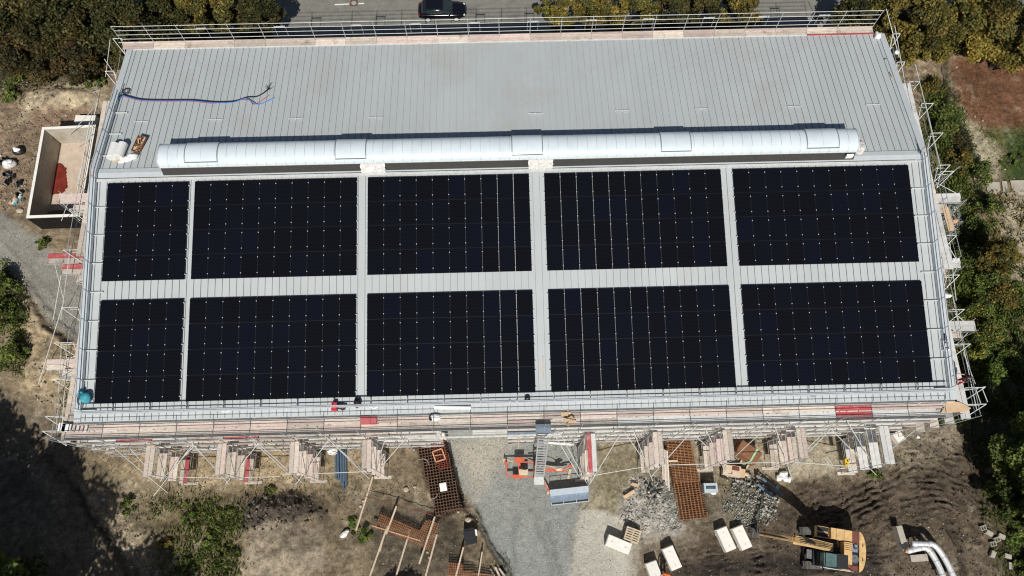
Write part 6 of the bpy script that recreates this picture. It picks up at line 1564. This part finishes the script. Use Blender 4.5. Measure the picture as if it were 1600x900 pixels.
mb = MB(); mb.box(P(829, 676.5, 8.6), (3.2, .12, .25)); tag(mb.build('steel_beam', MAT['blue_steel'], loc=P(829, 676, 8.6)), 'pale grey-blue beam carrying the top of the ladder hoist', 'beam')
for i, (u, v, z, lab) in enumerate(((1478, 462, 9.5, 'white sack with black strap on the right scaffold deck'), (1396, 83, 9.2, 'black bag with white top on the right rear scaffold'))):
    c = P(u, v, z + .2); mb = MB()
    if i == 0: mb.blob(c, (.42, .2, .2), 5, .1, 14, 7); mb.blob(c + Vector((-.2, .32, 0)), (.16, .2, .2), 4, .15, 10, 6, None, 1)
    else: mb.blob(c, (.42, .36, .25), 5, .2, 14, 7, None, 1); mb.blob(c + Vector((.16, -.06, .2)), (.2, .22, .12), 4, .15, 10, 6, None, 0)
    tag(mb.build('sack', [MAT['plastic_white'], MAT['black_plastic']], loc=c, smooth=True), lab, 'sack')
mb = MB(); c = G(1488, 312)
mb = MB(); p = P(1492, 345, .9); mb.blob(p, (.3, .25, .22), 3, .2); tag(mb.build('salmon_sack', MAT['rust_bright'], loc=p), 'salmon coloured sack on the lower edge of the grey gravel heap', 'sack')
# slabs at the right edge
for i, (pts, lab) in enumerate(((((1540, 286), (1560, 285), (1562, 298), (1556, 304), (1541, 300)), 'small pale concrete slab at the right, left of the gap'), (((1577, 283), (1612, 282), (1612, 306), (1590, 304), (1580, 296)), 'large pale concrete slab at the right edge'), (((1564, 284), (1572, 284), (1574, 300), (1566, 300)), 'narrow pale slab between the two concrete slabs'))):
    pl = [(P(u, v).x, P(u, v).y) for u, v in pts]; c = P(*pts[0]); mb = MB(); mb.prism(pl, -.1, .13); tag(mb.build('concrete_slab', MAT['concrete'], loc=(c.x, c.y, 0)), lab, 'concrete slab', 'slabs at the right edge')
c = G(1567, 468, .15); mb = MB(); mb.blob(c, (.3, .2, .16), 5, .25); tag(mb.build('white_litter', MAT['plastic_white'], loc=c), 'white litter piece in the grass at the right edge', 'litter')
c = G(1434, 683, .08); mb = MB(); mb.blob(c, (.16, .12, .08), 5, .25); tag(mb.build('white_scrap', MAT['plastic_white'], loc=c), 'white scrap on the bare earth right of the far right tower', 'scrap')
# hollow concrete blocks
for i, (u, v, a, k, lab) in enumerate(((1534, 825, .2, 1, 'hollow concrete block, uppermost of the scattered ones'), (1543, 833, -.6, 0, 'concrete block just below the uppermost hollow one'), (1556, 843, .3, 1, 'hollow concrete block in the middle of the scattered ones'), (1563, 838, -.5, 0, 'concrete block at the right of the scattered ones'), (1550, 850, .1, 1, 'hollow concrete block left of the middle'), (1549, 866, 1.0, 0, 'rounded concrete block below the hollow ones'), (1572, 869, -.3, 0, 'concrete block near the bushes at lower right'), (1577, 884, 1.4, 0, 'lowest of the scattered concrete blocks'))):
    c = G(u, v, .14); M = Matrix.Rotation(a, 3, 'Z'); mb = MB()
    if k:
        for x0, x1, y0, y1 in ((-.22, .22, .12, .17), (-.22, .22, -.17, -.12), (-.22, -.17, -.119, .119), (.17, .22, -.119, .119), (-.025, .025, -.119, .119)): mb.box(c + M @ Vector(((x0 + x1) / 2, (y0 + y1) / 2, 0)), (x1 - x0, y1 - y0, .28), M)
    else:
        mb.box(c, (.5, .32, .26), M); mb.box(c + Vector((0, 0, .135)), (.44, .26, .02), M)
    tag(mb.build('masonry_block', MAT['concrete'], loc=c), lab, 'block', 'loose blocks at the lower right')
# ---- twin silver pipes and manhole
t = thing('insulated_pipes', 'pair of shiny insulated pipes bending down out of the ground', 'pipes', G(1450, 865))
for pts in (((1418, 861), (1434, 857), (1446, 856), (1455, 864), (1467, 885), (1478, 912)), ((1425, 849), (1446, 850), (1456, 850), (1466, 858), (1480, 880), (1495, 912))):
    zz = 1.15; cr_ = smooth_px([pts[0], pts[0]] + list(pts[1:]) , 5)[5:]
    mb = MB(); mb.path([P(u, v, zz) for u, v in cr_], .215, 14); o = mb.build('pipe', MAT['silver'], t, smooth=True)
    mb = MB()
    for k in range(2, len(cr_) - 1, 4):
        a = P(*cr_[k], zz); b = P(*cr_[k + 1], zz); d = (b - a).normalized(); mb.tube(a, a + d * .05, .228, 14)
    mb.build('band', MAT['galv'], o)
mb = MB(); q_ = P(1419, 861, 1.15); mb.tube(q_ + Vector((-.25, 0, 0)), q_ + Vector((-.02, 0, 0)), .14, 10); mb.build('end_fitting', MAT['rust_bright'], t)
for u, v in ((1432, 857), (1452, 858), (1475, 900), (1488, 895)):
    q_ = P(u, v, 1.0); mb = MB(); mb.tube((q_.x, q_.y, -.05), (q_.x, q_.y, .95), .05, 6); mb.build('support', MAT['galv'], t)
c = G(1429.5, 851, 0); mb = MB(); mb.lathe((c.x, c.y, 0), [(.09, .0), (.09, 1.35), (.065, 1.35), (.065, 1.0)], 12); tag(mb.build('vent_pipe', MAT['concrete_pale'], loc=c), 'short pale upright vent pipe behind the silver pipes', 'pipe')
c = P(1413, 842, 1.0); mb = MB(); mb.box((c.x, c.y, .35), (.45, 1.9, .9), Matrix.Rotation(.12, 3, 'Z')); tag(mb.build('concrete_wall', MAT['concrete'], loc=(c.x, c.y, 0)), 'low concrete wall left of the silver pipes', 'wall')
c = P(1437, 872, .4); mb = MB(); mb.box((c.x, c.y, .18), (1.3, .5, .36), Matrix.Rotation(.05, 3, 'Z')); tag(mb.build('concrete_step', MAT['concrete'], loc=(c.x, c.y, 0)), 'flat concrete slab in front of the silver pipes', 'slab')

# ================================================================== EXCAVATOR
pv = P(1304, 857, 1.3); EA = R(169.5)
ex = thing('excavator', 'yellow tracked excavator with teal-glazed cab and outstretched boom on dark mud', 'excavator', (pv.x, pv.y, gz(pv.x, pv.y)))
EM = Matrix.Rotation(EA, 3, 'Z'); E0 = Vector((pv.x, pv.y, gz(pv.x, pv.y)))
def E_(x, y, z): return E0 + EM @ Vector((x, y, z))
def eb(name, boxes, mat, parent=ex):
    mb = MB()
    for x0, x1, y0, y1, z0, z1 in boxes: mb.box(E_((x0 + x1) / 2, (y0 + y1) / 2, (z0 + z1) / 2), (x1 - x0, y1 - y0, z1 - z0), EM)
    return mb.build(name, mat, parent)
def loc_(u, v, z):
    q_ = EM.transposed() @ (P(u, v, z) - E0); return q_
# undercarriage, turned slightly against the body
UM = Matrix.Rotation(EA + .13, 3, 'Z')
def U_(x, y, z): return E0 + UM @ Vector((x, y, z))
for s in (-1, 1):
    mb = MB(); n = 20; prof = []
    for k in range(n): 
        a = math.pi / 2 + math.pi * k / (n - 1); prof.append((-1.35 + .42 * math.cos(a), .45 + .42 * math.sin(a)))
    for k in range(n):
        a = -math.pi / 2 + math.pi * k / (n - 1); prof.append((1.75 + .42 * math.cos(a), .45 + .42 * math.sin(a)))
    vs = [U_(x, s * 1.22 - .28, z) for x, z in prof] + [U_(x, s * 1.22 + .28, z) for x, z in prof]; m = len(prof)
    mb.add(vs, [tuple(range(m)), tuple(reversed(range(m, 2 * m)))] + [(i, i + m, (i + 1) % m + m, (i + 1) % m) for i in range(m)])
    for i in range(0, 26):
        x = -1.4 + i * .128; mb.box(U_(x, s * 1.22, .885), (.05, .56, .04), UM)
    for i in range(6):
        a = -math.pi / 2 + math.pi * (i + .5) / 6; mb.box(U_(1.75 + .44 * math.cos(a), s * 1.22, .45 + .44 * math.sin(a)), (.05, .56, .05), UM @ Matrix.Rotation(-a, 3, 'Y'))
    tr_ = mb.build('track', MAT['track_steel'], ex)
    mb = MB()
    for x in (-1.35, -.6, .2, 1.0, 1.75): mb.tube(U_(x, s * 1.22 - s * .285, .42), U_(x, s * 1.22 + s * .29, .42), .2, 10)
    mb.build('roller', MAT['black_metal'], tr_)
mb = MB(); mb.box(U_(.2, 0, .55), (2.2, 1.85, .4), UM); mb.lathe(E0 + Vector((0, 0, .76)), [(.7, 0), (.7, .28)], 18); mb.box(U_(2.0, 0, .4), (.12, 2.2, .5), UM); mb.build('undercarriage', MAT['black_metal'], ex)
eb('turntable_deck', [(-1.55, 1.55, -1.42, 1.42, 1.06, 1.26)], MAT['black_metal'])
eb('cover', [(-.55, 1.5, -1.42, -.62, 1.262, 1.62), (-1.0, .55, -1.40, -.64, 1.622, 2.02)], MAT['exc_yellow'])
eb('hood', [(-1.0, -.42, -.55, 1.0, 1.262, 2.05)], MAT['exc_yellow'])
eb('rear_panel', [(-1.52, -1.02, -1.40, -.50, 1.262, 1.98), (-1.52, -.62, 1.02, 1.36, 1.262, 1.85)], MAT['exc_brown'])
eb('engine', [(-1.50, -1.02, -.48, .10, 1.262, 1.80)], MAT['blue_steel'])
eb('radiator', [(-1.50, -1.02, .13, 1.0, 1.262, 1.88)], MAT['black_metal'])
mb = MB(); n = 18; pin = []; pout = []
for k in range(n + 1):
    y = -1.42 + 2.84 * k / n; pout.append((-1.60 - .48 * (1 - (y / 1.42) ** 2) ** .6 * .9 - .02, y)); 
vs = []
pl = [(-1.56, -1.42)] + [(x, y) for x, y in pout] + [(-1.56, 1.42)]
w3 = [(E_(x, y, 0).x, E_(x, y, 0).y) for x, y in pl]
mb.prism(w3, E0.z + 1.05, E0.z + 1.95); cw = mb.build('counterweight', MAT['exc_yellow'], ex)
mb = MB()
for y in (-.5, .5): mb.path([E_(-1.8, y - .09, 1.951), E_(-1.8, y - .06, 2.03), E_(-1.8, y + .06, 2.03), E_(-1.8, y + .09, 1.951)], .025, 5)
mb.build('lifting_eye', MAT['black_metal'], cw)
eb('hood_grille', [(-.98, -.45, -.46 + .14 * k, -.42 + .14 * k, 2.051, 2.062) for k in range(4)], MAT['exc_brown'])
eb('cover_seam', [(.16, .185, -1.38, -.66, 2.021, 2.03), (-.42, -.40, -1.38, -.66, 2.021, 2.03), (.60, 1.45, -1.03, -1.01, 1.621, 1.63)], MAT['exc_brown'])
eb('anti_slip_pad', [(.62, 1.42, -1.38, -1.08, 1.621, 1.632), (.62, 1.42, -.96, -.68, 1.621, 1.632)], MAT['black_metal'])
mb = MB(); mb.tube(E_(-1.25, -.2, 1.80), E_(-1.25, -.2, 2.25), .06, 10); mb.tube(E_(-1.25, -.2, 2.25), E_(-1.38, -.2, 2.36), .055, 10); mb.build('exhaust', MAT['steel_dark'], ex)
mb = MB(); mb.lathe(E_(-1.26, .55, 1.882), [(.30, 0), (.30, .03), (.26, .03), (.26, .005), (.08, .005), (.08, .04), (.01, .045)], 16); mb.build('fan', MAT['steel_dark'], ex)
mb = MB(); mb.lathe(E_(.9, -.75, 1.621), [(.09, 0), (.09, .06), (.01, .065)], 10); mb.build('fuel_cap', MAT['black_metal'], ex)
mb = MB(); mb.path([E_(.55, .25, 1.3), E_(.2, .15, 1.7), E_(-.2, .22, 1.75), E_(-.38, .3, 1.4)], .04, 6); mb.path([E_(.5, -.3, 1.3), E_(.1, -.25, 1.62), E_(-.3, -.3, 1.5)], .035, 6); mb.build('hydraulic_line', MAT['rubber'], ex)
eb('side_rail', [(-1.0, -.3, 1.37, 1.43, 1.262, 1.75)], MAT['exc_yellow'])
# cab
cab = eb('cab', [(-.38, 1.35, .42, 1.40, 1.262, 1.9)], MAT['black_metal'])
eb('cab_roof', [(-.38, .42, .42, 1.40, 2.72, 2.84)], MAT['black_metal'], cab)
eb('roof_window', [(.425, 1.2, .48, 1.36, 2.73, 2.80)], MAT['car_glass'] if False else mk('teal_glass', (.10, .17, .165), .15, 0, .2, 3), cab)
eb('cab_window', [(1.22, 1.30, .50, 1.32, 1.905, 2.70), (-.30, 1.2, 1.34, 1.38, 1.905, 2.70), (-.30, 1.2, .44, .48, 1.905, 2.70), (-.36, -.31, .5, 1.32, 1.905, 2.70)], MAT['teal_glass'], cab)
eb('cab_pillar', [(1.28, 1.36, .42, .49, 1.901, 2.80), (1.28, 1.36, 1.33, 1.40, 1.901, 2.80), (.38, .46, 1.385, 1.425, 1.901, 2.72)], MAT['black_metal'], cab)
mb = MB(); mb.path([E_(1.35, 1.46, 1.3), E_(1.35, 1.5, 2.2), E_(.3, 1.5, 2.3), E_(-.9, 1.48, 2.1), E_(-1.2, 1.46, 1.9)], .025, 6); mb.build('handrail', MAT['galv_white'], ex)
mb = MB(); mb.box(E_(1.2, 1.62, 2.4), (.05, .2, .3), EM); mb.bar(E_(1.3, 1.42, 2.2), E_(1.2, 1.62, 2.4), .03, .03); mb.build('mirror', MAT['black_metal'], ex)
eb('front_step', [(1.56, 1.95, .35, 1.0, .98, 1.06)], MAT['steel_dark'])
# boom: foot, knee, tip worked out from where they lie in the photograph
bf = P(1300, 856, 1.9); bk = P(1238, 843, 4.9); bt = P(1186, 833, 1.6)
pd = Vector((-(bk - bf).y, (bk - bf).x, 0)).normalized()
def plate(mb, pts, half, m=0):
    n = len(pts); vs = [p - pd * half for p in pts] + [p + pd * half for p in pts]
    mb.add(vs, [tuple(range(n)), tuple(reversed(range(n, 2 * n)))] + [(i, i + n, (i + 1) % n + n, (i + 1) % n) for i in range(n)], m)
up = Vector((0, 0, 1))
mid = bf.lerp(bk, .55) + up * .45
mb = MB(); plate(mb, [bf - up * .2, bf + up * .22, mid + up * .3, bk + up * .18, bk - up * .16, mid - up * .25], .29); boom = mb.build('boom', MAT['exc_yellow'], ex)
back = bk + (bk - bt).normalized() * .75
mb = MB(); plate(mb, [back, bk + up * .3 + (bt - bk) * .05, bt + up * .1, bt - up * .1, bk - up * .15], .15); stick = mb.build('stick', MAT['exc_yellow'], ex)
mb = MB()
for s in (-1, 1):
    a = E_(.75, 0, 1.35) + pd * .16 * s; mb.tube(a, a.lerp(mid, .55), .075, 8, 0); mb.tube(a.lerp(mid, .55), mid + pd * .16 * s * .5, .04, 8, 1)
mb.tube(mid + up * .36, (mid + up * .36).lerp(back, .6), .07, 8, 0); mb.tube((mid + up * .36).lerp(back, .6), back, .04, 8, 1)
mb.build('hydraulic_cylinder', [MAT['black_metal'], MAT['chrome']], ex)
mb = MB()
for s in (-.1, 0, .1): mb.path([E_(.4, 0, 1.5) + pd * s, bf + up * .35 + pd * s, mid + up * .38 + pd * s * 1.5, bk + up * .3 + pd * s], .022, 5)
mb.build('hydraulic_hose', MAT['rubber'], boom)
dv = (bt - bk); dv.z = 0; dv.normalize(); g = gz(bt.x, bt.y)
mb = MB(); cb = bt + dv * .1 - up * .2
prof = [(0, 0), (.35, -.05), (.55, -.4), (.45, -.85), (.1, -1.05), (-.25, -.95), (-.12, -.8), (.1, -.88), (.32, -.75), (.4, -.42), (.25, -.15)]
plate(mb, [cb + dv * (-x * .8) + up * z for x, z in prof], .34)
for k in range(4): mb.box(cb + dv * .22 - up * .97 + pd * (-.28 + .187 * k), (.16, .06, .06), EM)
mb.build('bucket', MAT['track_steel'], ex)
mb = MB(); mb.path([bk + up * .1, bt.lerp(bk, .35) + up * .22, bt + up * .15], .06, 8); mb.build('stick_cylinder', MAT['black_metal'], stick)

# ================================================================== CAR
c0 = P(690.5, 15, .7); car = thing('parked_car', 'black estate car on the road behind the hall', 'car', (c0.x, c0.y, .006))
S = [(-2.30, .50, .45, .78), (-2.22, .78, .34, .92), (-1.9, .86, .28, .96), (-1.0, .89, .26, .97), (0, .90, .26, .96), (.9, .90, .26, .95), (1.4, .89, .28, .92), (1.9, .84, .30, .82), (2.2, .70, .34, .72), (2.34, .45, .42, .62)]
def loft(mb, secs, n=18, m=0, pw=3.2):
    vs = []
    for x, w, z0, z1 in secs:
        for j in range(n):
            a = 2 * math.pi * j / n; ca, sa = math.cos(a), math.sin(a)
            e = 2 / pw; yy = w * math.copysign(abs(ca) ** e, ca); zz = (z0 + z1) / 2 + (z1 - z0) / 2 * math.copysign(abs(sa) ** e, sa)
            vs.append((c0.x + x, c0.y + yy, .006 + zz))
    k = len(secs); fs = [(i * n + j, (i + 1) * n + j, (i + 1) * n + (j + 1) % n, i * n + (j + 1) % n) for i in range(k - 1) for j in range(n)]
    fs += [tuple(range(n)), tuple(reversed(range((k - 1) * n, k * n)))]
    mb.add(vs, fs, m)
mb = MB(); loft(mb, S); mb.build('body', MAT['car_paint'], car, smooth=True)
mb = MB(); loft(mb, [(-1.98, .62, .93, 1.10), (-1.8, .70, .93, 1.36), (-1.2, .73, .93, 1.44), (-.2, .73, .93, 1.45), (.25, .71, .93, 1.40), (.55, .74, .93, 1.20), (1.05, .76, .92, .95)], 18, 0, 4.2); gh = mb.build('windows', MAT['car_glass'], car, smooth=True)
mb = MB(); loft(mb, [(-1.74, .64, 1.36, 1.40), (-1.2, .69, 1.41, 1.475), (-.2, .69, 1.42, 1.485), (.22, .65, 1.38, 1.43)], 18, 0, 5); rf = mb.build('roof', MAT['car_paint'], car, smooth=True)
for s in (-1, 1):
    mb = MB(); mb.tube((c0.x - 1.55, c0.y + s * .60, 1.50), (c0.x + .05, c0.y + s * .60, 1.51), .018, 6); mb.build('roof_rail', MAT['chrome'], rf)
    mb = MB(); mb.blob((c0.x + .72, c0.y + s * 1.0, 1.0), (.10, .12, .09), 3, .05); mb.build('mirror', MAT['car_paint'], car, smooth=True)
    mb = MB(); mb.box((c0.x - 2.18, c0.y + s * .62, .82), (.12, .28, .14), Matrix.Rotation(-s * .35, 3, 'Z')); mb.build('tail_light', MAT['lamp_red'], car)
    mb = MB(); mb.box((c0.x + 2.12, c0.y + s * .58, .66), (.16, .26, .10), Matrix.Rotation(s * -.45, 3, 'Z')); mb.build('headlight', MAT['lamp_clear'], car)
    for x in (-1.38, 1.38):
        mb = MB(); mb.tube((c0.x + x, c0.y + s * .70, .33), (c0.x + x, c0.y + s * .905, .33), .33, 18); wh = mb.build('wheel', MAT['rubber'], car)
        mb = MB(); mb.tube((c0.x + x, c0.y + s * .90, .33), (c0.x + x, c0.y + s * .915, .33), .22, 14); mb.build('rim', MAT['galv_white'], wh)
mb = MB(); mb.box((c0.x + 2.31, c0.y, .5), (.06, .6, .10)); mb.build('grille', MAT['chrome'], car)
mb = MB(); mb.bar((c0.x + .60, c0.y - .55, 1.185), (c0.x + .85, c0.y + .1, 1.09), .02, .02); mb.build('wiper', MAT['black_plastic'], gh)

# ================================================================== FENCES
def fence(label, pts, h, seedn, name='mesh_fence'):
    t = thing(name, label, 'fence', pts[0], None)
    for i in range(len(pts) - 1):
        a, b = pts[i], pts[i + 1]; L = (b - a).length; n = max(1, round(L / 2.5))
        for k in range(n + (1 if i == len(pts) - 2 else 0)):
            q_ = a.lerp(b, k / n); mb = MB(); mb.tube((q_.x, q_.y, gz(q_.x, q_.y) - .1), (q_.x, q_.y, gz(q_.x, q_.y) + h), .03, 6); mb.build('post', MAT['fence_green'], t)
        mb = MB()
        for k in range(9): mb.bar(Vector((a.x, a.y, .1 + k * (h - .15) / 8)), Vector((b.x, b.y, .1 + k * (h - .15) / 8)), .008, .008)
        for k in range(int(L / .25)): 
            q_ = a.lerp(b, k / (L / .25)); mb.bar((q_.x, q_.y, .08), (q_.x, q_.y, h - .04), .006, .006, 0, (0, 1, 0))
        mb.build('wire_mesh', MAT['fence_green'], t)
fence('dark green mesh fence along the top left trees', [G(-30, 112), G(40, 122), G(150, 108)], 1.8, 1)
fence('dark green mesh fence between the right shrubs and the brown lawn', [G(1472, 92), G(1484, 190), G(1512, 258), G(1535, 330)], 1.6, 2)

# ================================================================== PEOPLE
def skinned(name, verts, edges, mats, parent, radii, sub=1, root=0):
    me = bpy.data.meshes.new(name); o0 = ORG[parent.as_pointer()]
    me.from_pydata([tuple(Vector(v)) for v in verts], edges, []); me.materials.append(mats)
    o = bpy.data.objects.new(name, me); COL.objects.link(o); o.parent = parent
    md = o.modifiers.new('skin', 'SKIN'); md.use_smooth_shade = True
    if not me.skin_vertices: pass
    for i, r_ in enumerate(radii):
        me.skin_vertices[0].data[i].radius = r_ if isinstance(r_, tuple) else (r_, r_)
    me.skin_vertices[0].data[root].use_root = True
    s = o.modifiers.new('sub', 'SUBSURF'); s.levels = sub; s.render_levels = sub
    return o
def person(label, loc, rot, top, trousers, cap=None, pose=0):
    t = thing('person', label, 'person', loc); t.rotation_euler.z = rot
    a = .15 if pose == 0 else .4
    J = {'pel': (0, 0, .95), 'wai': (0, 0, 1.08), 'che': (0, .02, 1.32), 'nek': (0, .02, 1.48), 'hea': (0, .05, 1.60), 'crn': (0, .04, 1.72),
         'shl': (-.17, 0, 1.42), 'ell': (-.27, .02 + a * .3, 1.16), 'wrl': (-.25, .12 + a * .8, .98 + a * .3), 'hnl': (-.24, .18 + a * .9, .93 + a * .3),
         'shr': (.17, 0, 1.42), 'elr': (.28, .04 + a * .3, 1.15), 'wrr': (.24, .18 + a * .8, 1.0 + a * .3), 'hnr': (.23, .24 + a * .9, .97 + a * .3),
         'hil': (-.1, 0, .92), 'knl': (-.12, .06, .5), 'anl': (-.13, -.02, .09), 'tol': (-.14, .16, .04),
         'hir': (.1, 0, .92), 'knr': (.12, .08, .5), 'anr': (.13, .06, .09), 'tor': (.15, .24, .04)}
    RD = {'pel': .125, 'wai': .115, 'che': (.15, .11), 'nek': .052, 'hea': (.085, .10), 'crn': .07, 'shl': .065, 'ell': .045, 'wrl': .032, 'hnl': .036, 'shr': .065, 'elr': .045, 'wrr': .032, 'hnr': .036, 'hil': .09, 'knl': .058, 'anl': .042, 'tol': .035, 'hir': .09, 'knr': .058, 'anr': .042, 'tor': .035}
    CH = [('pel', 'wai'), ('wai', 'che'), ('che', 'nek'), ('nek', 'hea'), ('hea', 'crn'), ('che', 'shl'), ('shl', 'ell'), ('ell', 'wrl'), ('wrl', 'hnl'), ('che', 'shr'), ('shr', 'elr'), ('elr', 'wrr'), ('wrr', 'hnr'), ('pel', 'hil'), ('hil', 'knl'), ('knl', 'anl'), ('anl', 'tol'), ('pel', 'hir'), ('hir', 'knr'), ('knr', 'anr'), ('anr', 'tor')]
    def sub_(keys, grow, name, mat):
        ks = list(keys); ed = [(ks.index(a_), ks.index(b_)) for a_, b_ in CH if a_ in ks and b_ in ks]
        rr = [tuple(q_ + grow for q_ in (RD[k] if isinstance(RD[k], tuple) else (RD[k], RD[k]))) for k in ks]
        return skinned(name, [J[k] for k in ks], ed, mat, t, rr, 2, 0)
    sub_(J.keys(), 0, 'body', MAT['skin'])
    sub_(['pel', 'hil', 'knl', 'anl', 'hir', 'knr', 'anr'], .018, 'trousers', trousers)
    sub_(['che', 'wai', 'shl', 'ell', 'shr', 'elr'], .02, 'shirt', top)
    for s, kx in ((-1, -.14), (1, .145)):
        yb = .07 if s < 0 else .15
        mb = MB(); mb.blob((kx, yb, .045), (.05, .14, .05), 3, .03); o = mb_local(mb, 'shoe', MAT['black_plastic'], t)
    mb = MB(); mb.blob((0, .02, 1.685), (.102, .118, .085), 5, .04, 14, 8); mb_local(mb, 'helmet' if cap else 'hair', cap or MAT['hair'], t)
    mb = MB(); mb.blob((0, .155, 1.60), (.016, .022, .024), 3, .02, 8, 5)
    for s in (-1, 1): mb.blob((s * .036, .135, 1.625), (.013, .01, .009), 2, .01, 8, 5)
    mb_local(mb, 'face_feature', MAT['hair'], t)
    for hx, hy, hz_ in (J['hnl'], J['hnr']):
        mb = MB(); s = -1 if hx < 0 else 1
        for f in range(4): mb.path([(hx + (f - 1.5) * .018, hy + .01, hz_ - .01), (hx + (f - 1.5) * .02, hy + .05 + .008 * (f in (1, 2)), hz_ - .035), (hx + (f - 1.5) * .019, hy + .06, hz_ - .07)], [.010, .009, .007], 5)
        mb.path([(hx - s * .035, hy - .01, hz_), (hx - s * .05, hy + .03, hz_ - .03)], [.012, .009], 5); mb_local(mb, 'fingers', MAT['skin'], t)
    return t
def mb_local(mb, name, mat, t):
    me = bpy.data.meshes.new(name); me.from_pydata(mb.v, [], mb.f); me.materials.append(mat); me.polygons.foreach_set('use_smooth', [True] * len(mb.f))
    o = bpy.data.objects.new(name, me); COL.objects.link(o); o.parent = t
    return o
pp = P(1496, 598, 9.36); person('person in dark top and red trousers standing on the right scaffold corner', (pp.x, pp.y, 9.35), R(70), MAT['cloth_dark'], MAT['cloth_red'], None, 1)
pp = P(1036.5, 897, 0); person('worker in orange top and orange helmet beside a white block', (pp.x, pp.y, gz(pp.x, pp.y)), R(160), MAT['cloth_orange'], MAT['cloth_dark'], MAT['cloth_orange'], 0)
# ================================================================== LIGHT AND CAMERA
SUN_EL, SUN_AZ = 48.0, -1.5      # degrees; azimuth 0: the sun stands due south (-y), shadows run to +y
w = bpy.data.worlds.new('World'); scene.world = w; w.use_nodes = True
nt = w.node_tree; bg = nt.nodes['Background']
sk = nt.nodes.new('ShaderNodeTexSky'); sk.sky_type = 'NISHITA'; sk.sun_disc = False
sk.sun_elevation = R(SUN_EL); sk.sun_rotation = R(180 + SUN_AZ); sk.altitude = 100; sk.air_density = 1.0; sk.dust_density = 1.0; sk.ozone_density = 1.0
nt.links.new(sk.outputs[0], bg.inputs[0]); bg.inputs[1].default_value = .05
sl = bpy.data.lights.new('sun', 'SUN'); sl.energy = 4.6; sl.angle = R(.53); sl.color = (1, .955, .88)
so = bpy.data.objects.new('sun', sl); COL.objects.link(so); so.location = (30, -60, 90)
so.rotation_euler = (R(90 - SUN_EL), 0, R(SUN_AZ))
cd = bpy.data.cameras.new('camera'); co = bpy.data.objects.new('camera', cd); COL.objects.link(co)
co.location = CAM; co.rotation_euler = CROT; cd.sensor_width = 36; cd.lens = FPX / 1600 * 36; cd.clip_start = .5; cd.clip_end = 3000
scene.camera = co
scene.view_settings.view_transform = 'Standard'; scene.view_settings.look = 'None'; scene.view_settings.gamma = 1; scene.view_settings.use_curve_mapping = False
scene.view_settings.exposure = 0.0
scene.cycles.filter_width = 1.15
scene.render.resolution_x = 1024; scene.render.resolution_y = 576
